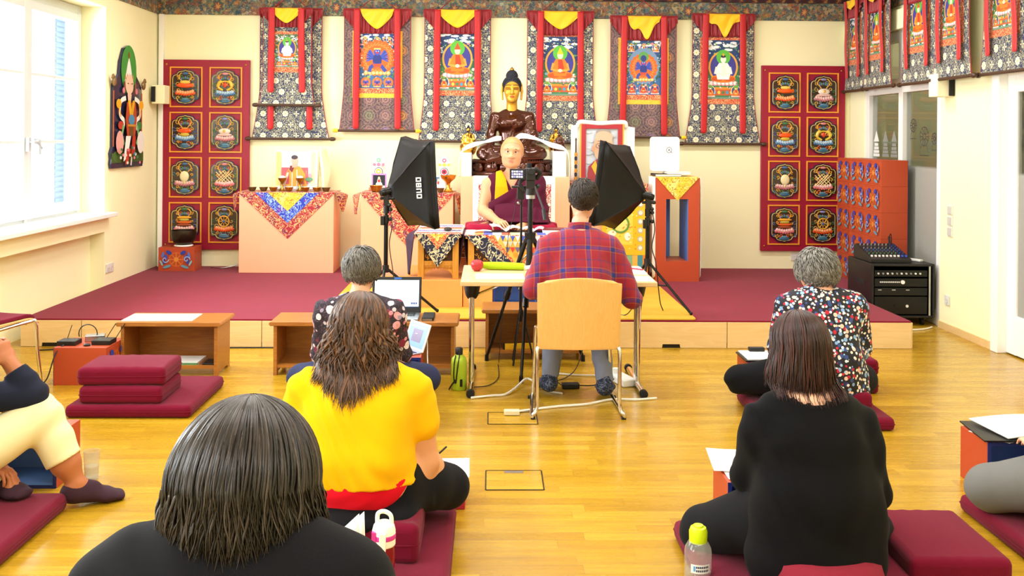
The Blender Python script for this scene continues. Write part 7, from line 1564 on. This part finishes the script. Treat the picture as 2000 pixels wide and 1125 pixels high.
tilt(s, -.105, .105, .016, .16, -.0012, -.0002, (.078, .008), .35, '#5d7fc8'); tilt(s, -.05, .06, .05, .13, -.0018, -.0012, (.078, .008), .35, '#5a4a6a'); tilt(s, -.09, .09, .14, .15, -.0018, -.0012, (.078, .008), .35, '#8fb0e8'); s.build('screen', M['lcd'], t)
t = thing('charging_cable', 'white charging cable running from the tablet down to the floor', 'cable', (-.4, 5.9, 0)); add(t, 'cable', M['plastic'], lambda m: m.tube(bez([(-.47, 6.02, .34), (-.40, 5.98, .33), (-.385, 5.90, .2), (-.37, 5.82, .06), (-.345, 5.72, .006), (-.33, 5.64, .005)], 8), .0035, 6), 60)
# bottles
t = lathe_thing('water_bottle', 'lime green bottle with a black cap and strap beside the table leg', 'bottle', (-.192, 5.98, 0), [('body', M['lime'], [(.046, 0), (.05, .006), (.05, .17), (.046, .195), (.026, .215), (.022, .22), (0, .22)]), ('cap', M['black'], [(.023, .215), (.024, .255), (.018, .262), (0, .262)])])
s = MB(); s.tube(bez([(-.02, -.03, .22), (-.028, -.053, .17), (-.03, -.054, .08), (-.018, -.054, .05), (-.012, -.054, .1), (-.004, -.053, .17), (.004, -.03, .22)], 6), .004, 6); s.tube(bez([(-.02, -.052, .07), (-.045, -.05, .035), (-.06, -.03, .006)], 5), .005, 6); s.build('strap', M['black'], t, 50); s = MB(); s.box((.016, -.048, .05), (.016, .008, .045)); s.build('label', M['black'], t)
M['redplast'] = mk('crimson_clear_plastic', '#c8103f', .12, trans=.75, ior=1.3); M['clearpl'] = glassmat('clear_plastic', (.95, .95, .94), .05, 0, .13); M['magenta'] = mk('magenta_plastic', '#d0379a', .35)
t = thing('sports_bottle', 'crimson sports bottle with a white flip lid behind the yellow top', 'bottle', (-.348, 3.17, .075)); s = MB(); s.lathe([(.034, 0), (.037, .006), (.037, .13), (.035, .155), (.033, .165)], 28); s.build('body', M['redplast'], t, 50)
s = MB(); s.lathe([(.0, .004), (.032, .005), (.033, .07), (.0, .07)], 24); s.build('drink', mk('red_drink', '#e01848', .2), t, 50)
s = MB(); s.lathe([(.036, .155), (.039, .16), (.039, .205), (.034, .225), (.02, .235), (0, .237)], 28); s.box((.0, -.03, .18), (.022, .03, .06)); s.build('lid', M['white'], t, 50, bev=.002)
s = MB(); s.tube(bez([(-.022, 0, .225), (-.02, 0, .26), (0, 0, .268), (.022, 0, .255), (.026, 0, .225)], 6), .0075, 8); s.build('carry_loop', M['white'], t, 60)
s = MB(); s.lathe([(.0394, .18), (.0402, .182), (.0402, .194), (.0394, .196)], 28); s.box((-.03, -.028, .185), (.014, .014, .05)); s.build('magenta_band', M['magenta'], t, 50)
t = thing('drinking_bottle', 'clear bottle with a lime green cap beside the woman in black', 'bottle', (.735, 3.3, 0)); s = MB(); s.lathe([(.042, 0), (.047, .006), (.047, .15), (.045, .165), (.034, .185), (.030, .19)], 28); s.build('body', M['clearpl'], t, 50)
s = MB(); s.lathe([(.0, .006), (.044, .007), (.044, .085), (.0, .085)], 24); s.build('water', M['clearpl'], t, 50); s = MB(); s.lathe([(.031, .185), (.032, .222), (.027, .235), (.018, .238), (.017, .243), (0, .244)], 24); s.build('cap', mk('lime_cap', '#c5dd12', .35), t, 45)
s = MB(); vs = []
for k in range(9): q = -PI / 2 - .75 + k * 1.5 / 8; vs += [(.0476 * math.cos(q), .0476 * math.sin(q), .092), (.0476 * math.cos(q), .0476 * math.sin(q), .122)]
s.add(vs, [(2 * k, 2 * k + 2, 2 * k + 3, 2 * k + 1) for k in range(8)], '#e8eef2')
for j in range(2):
    for k in range(7): q = -PI / 2 - .35 + k * .14; s.add([(.048 * math.cos(q + e), .048 * math.sin(q + e), z) for z in (.098 + j * .012, .105 + j * .012) for e in (0, .1)], [(0, 1, 3, 2)], '#1f2a4a')
q = -PI / 2 - .55; s.add([(.048 * math.cos(q + e), .048 * math.sin(q + e), z) for z in (.099, .117) for e in (0, .16)], [(0, 1, 3, 2)], '#5fa0dc'); s.build('label', M['print'], t)
t = thing('drinking_glass', 'clear drinking glass on the floor behind the plum sock', 'glass', (-1.835, 4.42, 0)); s = MB(); s.lathe([(.0, .002), (.03, .002), (.036, .13), (.034, .13), (.029, .012), (.0, .012)], 24); s.build('tumbler', M['clearpl'], t, 50)
s = MB(); s.lathe([(0, .012), (.029, .013), (.031, .06), (0, .06)], 20); s.build('water', M['clearpl'], t, 50)
# ---------------------------------------------------------------- cushions
def cushion(name, label, x0, x1, y0, y1, z0, z1, rz=0, r=.025, group=None, mat='cushion'):
    cx, cy = (x0 + x1) / 2, (y0 + y1) / 2; t = thing(name, label, 'cushion', (cx, cy, z0), rz, group); w, d, h = x1 - x0, y1 - y0, z1 - z0
    def blk(m):
        n = 12
        def f(i, j, zz): u, v = i * 2 - 1, j * 2 - 1; return (u * w / 2, v * d / 2, zz + (.012 if zz > 0 else 0) * (1 - u * u) * (1 - v * v) + .0015 * math.sin(u * 17 + v * 5))
        T_ = [f(i / n, j / n, h) for j in range(n + 1) for i in range(n + 1)]; k = n + 1
        loop = [i for i in range(k)] + [j * k + n for j in range(1, k)] + [n * k + i for i in range(n - 1, -1, -1)] + [j * k for j in range(n - 1, 0, -1)]
        B_ = [(T_[i][0], T_[i][1], 0) for i in loop]; N = len(T_)
        m.add(T_ + B_, [(j * k + i, j * k + i + 1, (j + 1) * k + i + 1, (j + 1) * k + i) for j in range(n) for i in range(n)] + [(loop[(i + 1) % len(loop)], loop[i], N + i, N + (i + 1) % len(loop)) for i in range(len(loop))] + [tuple(range(N + len(loop) - 1, N - 1, -1))])
    m = MB(); blk(m); o = m.build('pad', M[mat], t, 50); md = o.modifiers.new('edge', 'BEVEL'); md.width = r; md.segments = 4; md.limit_method = 'ANGLE'
    m = MB(); m.tube([(x, y, h * .5) for x, y in rad(w + .001, d + .001, r * .8, 4)], .0028, 6, closed=True); m.build('seam', M['cushion'], t, 60)
    return t
cushion('floor_mat', 'flat maroon mat under the two stacked cushions on the left', -2.375, -1.675, 5.345, 6.03, 0, .072); cushion('seat_cushion', 'lower cushion of the two stacked on the left mat', -2.31, -1.845, 5.37, 5.73, .073, .17); cushion('seat_cushion', 'top cushion of the two stacked on the left mat', -2.33, -1.84, 5.39, 5.73, .172, .272, .03)
cushion('floor_mat', 'maroon mat under the person in cream trousers', -2.6, -1.785, 3.2, 4.07, 0, .072); cushion('seat_cushion', 'maroon cushion under the person in cream trousers', -2.52, -2.08, 3.5, 3.85, .073, .18)
cushion('floor_mat', 'maroon mat under the woman in yellow', -.93, -.135, 2.98, 3.95, 0, .072); cushion('seat_cushion', 'thick maroon cushion under the woman in yellow', -.78, -.245, 3.36, 3.68, .073, .215, 0, .04)
cushion('floor_mat', 'maroon mat under the woman in black', .74, 1.49, 2.9, 3.78, 0, .072)
t = thing('round_cushion', 'round crimson cushion under the woman in black', 'cushion', (1.13, 3.13, .073)); s = MB(); s.lathe([(.0, 0), (.13, 0), (.17, .02), (.185, .075), (.17, .125), (.12, .145), (0, .148)], 32); s.build('pad', mk('crimson_cotton', '#7d0f27', .9), t, 60); s = MB(); s.box((.03, -.178, .10), (.012, .004, .05)); s.build('white_tag', M['paper'], t)
cushion('floor_mat', 'maroon mat under the woman in the dotted blouse', 1.50, 2.22, 5.12, 5.72, 0, .072); cushion('seat_cushion', 'maroon cushion under the woman in the dotted blouse', 1.68, 2.12, 5.18, 5.52, .073, .19)
cushion('seat_cushion', 'lower of two maroon cushions beside the notebook box', 2.03, 2.44, 5.87, 6.2, 0, .10); cushion('seat_cushion', 'upper of two maroon cushions beside the notebook box', 2.03, 2.44, 5.87, 6.2, .112, .212)
cushion('floor_mat', 'maroon mat under the woman in the floral blouse', -1.08, -.34, 5.02, 5.76, 0, .072); cushion('seat_cushion', 'maroon cushion under the woman in the floral blouse', -.95, -.5, 5.05, 5.38, .073, .20)
cushion('seat_cushion', 'large maroon block cushion alone on the floor at the right', 1.478, 1.838, 3.26, 3.72, 0, .135, -.02); cushion('floor_mat', 'maroon mat under the grey trousered knee at the right edge', 2.03, 2.8, 3.2, 4.05, 0, .072); cushion('seat_cushion', 'maroon cushion under the person in grey trousers', 2.2, 2.64, 3.4, 3.74, .073, .2)
# papers, folders
sheet_('white printed sheet lying on the floor mat before the woman in yellow', -.18, 4.16, .14, .19, .24, .02); t = thing('orange_clipboard', 'thin crimson book under the printed sheet before the woman in yellow', 'book', (-.2, 4.14, 0)); add(t, 'cover', mk('crimson_cover', '#b3213a', .5), lambda m: m.b2((-.30, 4.05, 0), (-.10, 4.27, .138)), bev=.004)
t = thing('pen', 'black pen held in the right hand of the woman in yellow', 'pen', (-.2, 3.9, .27)); add(t, 'barrel', M['black'], lambda m: m.tube([(-.235, 3.90, .262), (-.175, 3.93, .31)], .004, 8), 40)
t = thing('paper_stack', 'loose white papers spilling over the box before the woman in black', 'paper', (1.1, 3.85, BH))
for k, (dx, dy, r) in enumerate(((0, 0, 0), (.03, .03, .12), (-.03, .05, -.1))):
    s = MB(); c, q = math.cos(r), math.sin(r)
    s.grid(lambda i, j: ((lambda u, v: (u * c - v * q + dx + .05, u * q + v * c + dy + .03, .003 + k * .004 + .012 * max(0, -u * 4 - .5) * (j) + .01 * abs(v) * (k == 2)))((i - .5) * .39, (j - .5) * .27)), 10, 8); s.build('sheet', M['paper'], t, 60, solid=.002)
t = thing('notebook', 'open white notebook in a dark cover on the box before the dotted blouse', 'notebook', (1.74, 5.83, BH)); add(t, 'cover', M['black'], lambda m: m.box((1.735, 5.83, BH + .004), (.36, .24, .008))); add(t, 'pages', M['paper'], lambda m: m.box((1.74, 5.835, BH + .012), (.34, .23, .010)), bev=.003)
t = thing('glasses_case', 'small black case on the box before the dotted blouse', 'case', (1.68, 5.93, BH + .018)); add(t, 'case', M['black'], lambda m: m.box((1.68, 5.93, BH + .03), (.1, .04, .024)), bev=.006)
sheet_('white sheet on the upper of the two maroon cushions beside the notebook box', 2.2, 6.05, .228, .28, .2, .05)
t = thing('ring_folder', 'open black folder with white pages on the box at the right edge', 'folder', (2.46, 4.33, BH)); s = MB(); 
add(t, 'cover', M['black'], lambda m: m.box((2.42, 4.33, BH + .012), (.36, .30, .006), rot=(0, -.03, -.12))); add(t, 'pages', M['paper'], lambda m: m.grid(lambda i, j: (2.33 + .32 * i - .04 * j, 4.20 + .27 * j, BH + .02 + .02 * math.sin(i * 2) + .008 * j), 10, 4), 60, solid=.006)
sheet_('white sheet folded under the black folder on the box at the right edge', 2.34, 4.31, BH, .13, .2, .5, lines=False)
t = thing('paper_sheet', 'white sheets held up in the hand of the woman nearest the camera', 'paper', (-.272, 1.74, .735)); 
for k in range(2):
    s = MB(); s.grid(lambda i, j: (-.02 + .065 * i + .008 * k - .015 * j, -.01 + .05 * j + .01 * k, -.06 + .12 * j + (.035 + .04 * i) * j + .02 * i), 6, 6); s.build('sheet', M['paper'], t, 60, solid=.002)
t = thing('folded_bag', 'folded dusky maroon cloth bag on the floor before the woman in black', 'bag', (.80, 3.02, 0)); b = Body(); b.slab((0, 0, .05), (.09, .05), (.0, 0, .12), (.08, .035), 'b', .03); b.cone((-.06, 0, .13), .02, (-.02, 0, .165), .015, 'b', .03); b.cone((.07, 0, .12), .02, (.03, 0, .155), .014, 'b', .03); part(b, 'cloth', mk('dusky_maroon', '#7a2b3c', .6), t, .008, None, 0, [((0, 0, 0), (0, 0, -1))], folds(.006, 60, 2, 1, .005))
# ---------------------------------------------------------------- audio rack, mixer, receivers
t = thing('audio_rack', 'black audio rack case with amplifier units beside the right wall', 'rack', (3.52, 8.27, .07)); rx0, rx1, ry0, ry1, rz0, rz1 = 3.25, 3.795, 8.0, 8.54, .07, .53
def rc(m):
    for lo, hi in (((rx0, ry0, rz0), (rx0 + .02, ry1, rz1)), ((rx1 - .02, ry0, rz0), (rx1, ry1, rz1)), ((rx0 + .02, ry0, rz0), (rx1 - .02, ry1, rz0 + .02)), ((rx0 + .02, ry0, rz1 - .02), (rx1 - .02, ry1, rz1)), ((rx0 + .02, ry1 - .02, rz0 + .02), (rx1 - .02, ry1, rz1 - .02))): m.b2(lo, hi)
add(t, 'case', M['black'], rc, bev=.004)
for k, (za, zb, nm) in enumerate(((.42, .475, 'amplifier'), (.335, .405, 'mixer_unit'), (.26, .325, 'drawer_unit'), (.10, .25, 'drawer_unit'))):
    o = add(t, nm, M['blackm'], lambda m: m.b2((rx0 + .03, ry0 + .012, za), (rx1 - .06, ry1 - .05, zb)), bev=.003)
    def kn(m):
        if k == 0: [m.cyl((rx0 + .06 + i * .04, ry0 + .012, .448), (rx0 + .06 + i * .04, ry0 + .0, .448), .008, n=10, col=['#c9c9c9', '#8a8a8a', '#e4e4e4'][i % 3]) for i in range(10)]
        if k == 1: [m.cyl((rx0 + .08 + i * .016, ry0 + .012, .375), (rx0 + .08 + i * .016, ry0 + .004, .375), .006, n=8, col='#e8e8e8') for i in range(11)]; m.cyl((rx0 + .27, ry0 + .012, .375), (rx0 + .27, ry0, .375), .017, n=14, col='#f2f2f2')
        if k == 2: [m.b2((rx0 + .06 + i * .12, ry0 + .008, .305), (rx0 + .09 + i * .12, ry0 + .012, .31), '#d8d8d8') for i in range(3)]
        if k == 3: m.cyl((rx0 + .31, ry0 + .012, .17), (rx0 + .31, ry0 + .004, .17), .012, n=12, col='#dcdcdc'); m.b2((rx0 + .2, ry0 + .006, .165), (rx0 + .25, ry0 + .012, .18), '#050505')
    m = wm(t); kn(m); m.build('control_buttons', M['attr'], o, 40);
add(t, 'rail', M['steel'], lambda m: m.b2((rx1 - .05, ry0 + .005, .09), (rx1 - .035, ry0 + .02, .51))); add(t, 'side_handle', M['rubber'], lambda m: m.b2((rx0 - .002, 8.15, .33), (rx0 + .002, 8.33, .37)))
for x in (rx0 + .08, rx1 - .08):
    for y in (ry0 + .07, ry1 - .07): add(t, 'caster', M['rubber'], lambda m: (m.cyl((x - .012, y, .03), (x + .012, y, .03), .03, n=14), m.box((x, y, .058), (.03, .03, .024))), 40)
t = thing('sound_mixer', 'black sloping sound mixer with knobs and blue faders on top of the rack', 'mixer', (3.46, 8.24, .53)); add(t, 'body', M['black'], lambda m: m.prism([(8.06, .531), (8.06, .56), (8.42, .665), (8.46, .64), (8.46, .531)], 0, 1, 'z') if False else m.add([(x, y, z) for x in (3.27, 3.62) for y, z in ((8.06, .531), (8.06, .565), (8.42, .66), (8.46, .64), (8.46, .531))], [(4, 3, 2, 1, 0), (5, 6, 7, 8, 9), (0, 1, 6, 5), (1, 2, 7, 6), (2, 3, 8, 7), (3, 4, 9, 8), (4, 0, 5, 9)]), bev=.004)
KN = {}
def mixer_knob(nm, col, x, y, z, fn):
    if (nm, col) not in KN: m = MB(); m.col = col; fn(m); KN[nm, col] = m.build(nm, M['attr'], t, 40); o = KN[nm, col]
    else: o = KN[nm, col].copy(); C.collection.objects.link(o)
    o.location = (x - 3.46, y - 8.24, z - .53)
for i in range(10):
    for j in range(6): y = 8.17 + j * .04; mixer_knob('knob', ['#3f7a4a', '#5a5a5c', '#2a5a90', '#77777a', '#3a3a3c', '#9a9a9a'][j] if i < 8 else '#2a468c', 3.295 + i * .033, y, .565 + (y - 8.06) * .264, lambda m: m.cyl((0, 0, 0), (0, -.004, .015), .0055, n=8))
    mixer_knob('fader', '#f0f0f0' if i < 8 else '#3458c8', 3.295 + i * .033, 8.11, .586, lambda m: m.box((0, 0, 0), (.012, .022, .014)))
add(t, 'plug', M['rubber'], lambda m: (m.cyl((3.58, 8.42, .66), (3.58, 8.43, .72), .01), m.tube(bez([(3.58, 8.43, .72), (3.6, 8.44, .74), (3.61, 8.45, .66), (3.62, 8.5, .56)], 5), .004, 6)), 40)
t = thing('remote_control', 'pale grey remote lying on the rack right of the mixer', 'remote', (3.70, 8.25, .53)); add(t, 'body', M['plastic'], lambda m: m.box((3.71, 8.22, .54), (.045, .16, .018), rot=(0, 0, .5)), bev=.004)
rxz = BH
t = thing('wireless_receiver', 'black wireless receiver with two antennas, left on the orange box', 'receiver', (-2.71, 6.13, rxz)); add(t, 'body', M['black'], lambda m: m.b2((-2.76, 6.10, rxz), (-2.64, 6.20, rxz + .03)), bev=.004); add(t, 'antenna', M['blackm'], lambda m: m.tube([(-2.73, 6.19, rxz + .03), (-2.715, 6.22, rxz + .11)], .0025, 6), 40)
t = thing('wireless_receiver', 'black wireless receiver with two antennas, right on the orange box', 'receiver', (-2.48, 6.16, rxz)); add(t, 'body', M['black'], lambda m: m.b2((-2.55, 6.12, rxz), (-2.43, 6.23, rxz + .03)), bev=.004)
for x in (-2.49, -2.43): add(t, 'antenna', M['blackm'], lambda m: m.tube([(x, 6.22, rxz + .03), (x + .045, 6.25, rxz + .115)], .0025, 6), 40)
t = thing('power_supply', 'grey silver box lying between the receivers on the orange box', 'device', (-2.57, 6.25, rxz)); add(t, 'body', M['steel'], lambda m: m.box((-2.58, 6.26, rxz + .02), (.12, .07, .04), rot=(0, 0, .3)), bev=.004); add(t, 'cable_loop', M['black'], lambda m: m.tube([(-2.62 + .06 * math.cos(q * .35), 6.24, rxz + .05 + .06 * math.sin(q * .35)) for q in range(-1, 11)], .0035, 6), 60)
t = thing('black_puck', 'small round black puck on the front of the orange receiver box', 'device', (-2.57, 6.10, rxz)); add(t, 'puck', M['black'], lambda m: m.lathe([(.0, 0), (.02, 0), (.022, .008), (.016, .014), (0, .015)], 16, (-2.57, 6.105, rxz)), 50)
# speakers, sockets, cables
for x, y, z, sg, lb in ((XL + .09, 9.83, 1.99, 1, 'white wall loudspeaker with a black grille in the left corner'), (XR - .075, 7.82, 2.04, -1, 'white wall loudspeaker with a black grille on the right wall')):
    t = thing('wall_speaker', lb, 'speaker', (x, y, z)); add(t, 'cabinet', M['wall'] if sg > 0 else mk('cream_plastic', '#f3ecd0', .5), lambda m: m.b2((x - .06 if sg > 0 else x - .065, y - .08, z - .09), (x + .07, y + .08, z + .1)), bev=.006); add(t, 'grille', M['rubber'], lambda m: m.b2((x - .035, y - .095, z - .08), (x + .05, y - .08, z + .08)) if False else m.b2((x - .058, y - .10, z - .07), (x - .02, y - .08, z + .085)) if sg > 0 else m.b2((x + .03, y - .10, z - .085), (x + .068, y - .08, z + .09))); add(t, 'bracket', M['steel'], lambda m: m.cyl((x, y, z), (XL if sg > 0 else XR, y + .02, z), .012), 40)
M['plate'] = mk('socket_plate', '#dddcd6', .4)
def socket(label, x, y, z, rz, n=2, kind='socket'):
    t = thing('wall_socket' if kind == 'socket' else 'light_switch', label, kind, (x, y, z), rz); s = MB(); s.b2((-.04 * n, -.012, -.04), (.04 * n, 0, .04)); s.build('plate', M['plate'], t, bev=.003); s = MB()
    for k in range(n):
        cx = -.04 * n + .04 + k * .08
        if kind == 'socket': s.cyl((cx, -.0125, 0), (cx, -.0145, 0), .024, n=20, col='#dedcd4'); [s.cyl((cx + e * .009, -.0146, 0), (cx + e * .009, -.0152, 0), .003, n=8, col='#3a3a3a') for e in (-1, 1)]
        else: s.b2((cx - .03, -.017, -.03), (cx + .03, -.012, .03), '#c6c5bf')
    s.build('outlet' if kind == 'socket' else 'rocker', M['attr'], t, 40); return t
socket('double white socket on the left wall above the stage', XL, 8.78, .36, PI / 2, 2); socket('quadruple white socket under the right crimson panel', 3.36, YB - .001, .335, 0, 4)
t = socket('white light switch on the right wall, upper one', XR, 7.78, 1.01, -PI / 2, 1, 'switch'); socket('white light switch on the right wall, middle one', XR, 7.78, .92, -PI / 2, 1, 'switch'); socket('white light switch on the right wall, lowest one', XR, 7.78, .83, -PI / 2, 1, 'switch'); socket('single white socket low on the right wall', XR, 7.82, .255, -PI / 2, 1)
t = thing('cable_duct', 'slim white cable duct below the socket under the right crimson panel', 'duct', (3.28, YB - .01, ST + .006)); add(t, 'duct', M['plastic'], lambda m: m.b2((3.27, YB - .02, ST + .006), (3.29, YB, .295)))
def cable(label, pts, r, mat, name='cable'):
    t = thing(name, label, 'cable', (pts[0][0], pts[0][1], 0)); add(t, 'cord', M[mat], lambda m: m.tube(bez(pts, 8), r, 6), 60); return t
cable('thick white power cable winding from the table leg to the tripod', [(-.11, 5.75, .008), (.02, 5.80, .008), (.10, 5.83, .008), (.17, 5.95, .02), (.24, 6.12, .03), (.30, 6.05, .02), (.36, 5.92, .008), (.45, 5.85, .008)], .007, 'plastic')
cable('white power cable running from the floor box under the chair', [(.12, 5.42, .012), (.16, 5.45, .012), (.24, 5.50, .008), (.40, 5.57, .008), (.58, 5.62, .008), (.74, 5.72, .008), (.90, 5.72, .008), (1.02, 5.75, .008)], .007, 'plastic')
cable('white cable loop behind the feet of the man in plaid', [(.43, 6.35, .008), (.60, 6.30, .008), (.85, 6.28, .008), (.90, 6.22, .01)], .006, 'plastic')
t = thing('power_strip', 'white power strip by the right leg of the folding table', 'power strip', (.88, 6.12, 0)); add(t, 'strip', M['plastic'], lambda m: m.box((.86, 6.14, .024), (.10, .24, .046), rot=(0, 0, .35)), bev=.008); add(t, 'plug', M['plastic'], lambda m: m.cyl((.83, 6.2, .046), (.83, 6.2, .08), .022), 40)
t = thing('power_adapter', 'black power adapter on the floor between the feet', 'adapter', (.52, 5.98, 0)); add(t, 'brick', M['black'], lambda m: m.box((.515, 6.0, .018), (.11, .05, .034), rot=(0, 0, .1)), bev=.006); add(t, 'lead', M['black'], lambda m: m.tube(bez([(.565, 6.0, .018), (.66, 6.04, .008), (.72, 6.1, .008), (.83, 6.14, .03)], 8), .004, 6), 60); add(t, 'lead_loop', M['black'], lambda m: m.tube(bez([(.46, 6.0, .018), (.44, 6.1, .02), (.50, 6.22, .01), (.58, 6.32, .05), (.64, 6.42, .2), (.64, 6.43, .45)], 8), .0035, 6), 60)
cable('thin black cable from the receivers to the chair at the left edge', [(-2.71, 6.09, BH + .01), (-2.74, 6.04, .2), (-2.77, 6.0, .06), (-2.84, 6.05, .006), (-2.95, 6.2, .005), (-3.05, 6.2, .005)], .004, 'black'); cable('black cable lying along the foot of the stage', [(-3.3, 7.0, .006), (-3.0, 7.06, .006), (-2.6, 7.08, .006), (-1.8, 7.1, .006), (-1.5, 7.11, .006)], .005, 'black')
cable('thin black cable dropping behind the right table leg onto the rug', [(1.0, 6.35, .72), (1.06, 6.6, .6), (1.09, 7.0, .4), (1.05, 7.25, .235), (.95, 7.3, .232), (.85, 7.22, .232)], .004, 'black'); cable('thin dark cable on the floor left of the tripod', [(-.10, 6.0, .006), (.0, 6.05, .006), (.06, 6.25, .006), (.06, 6.6, .006)], .003, 'black')
cable('white cable coiled on the floor beside the audio rack', [(3.26, 7.9, .008), (3.45, 7.82, .008), (3.62, 7.84, .008), (3.74, 7.93, .008)], .007, 'plastic'); cable('thin grey cable on the stage beneath the left crimson panel', [(-2.9, 9.9, ST + .012), (-2.75, 9.85, ST + .012), (-2.62, 9.88, ST + .04), (-2.54, 9.93, ST + .06)], .006, 'steel')
# floor boxes
for x0, x1, y0, y1, sk, lb in ((-.012, .25, 4.275, 4.52, False, 'flush floor box outlined in the parquet, nearest the camera'), (-.005, .27, 5.25, 5.47, True, 'flush floor box with a beige plug beside the chair leg')):
    t = thing('floor_box', lb, 'floor socket', ((x0 + x1) / 2, (y0 + y1) / 2, 0)); add(t, 'lid', M['floor'], lambda m: m.b2((x0, y0, 0), (x1, y1, .0015)))
    add(t, 'rim', M['blackm'], lambda m: [m.b2(lo, hi) for lo, hi in (((x0 - .004, y0, 0), (x0 + .002, y1, .0025)), ((x1 - .002, y0, 0), (x1 + .004, y1, .0025)), ((x0, y0 - .004, 0), (x1, y0 + .002, .0025)), ((x0, y1 - .002, 0), (x1, y1 + .004, .0025)))]); add(t, 'flap', M['steel'], lambda m: m.b2(((x0 + x1) / 2 - .045, y1 - .035, .0015), ((x0 + x1) / 2 + .045, y1 - .01, .004)))
    if sk: add(t, 'plug', mk('beige_plastic', '#d8cfae', .5), lambda m: m.b2((.085, 5.40, .004), (.175, 5.445, .03)), bev=.004)
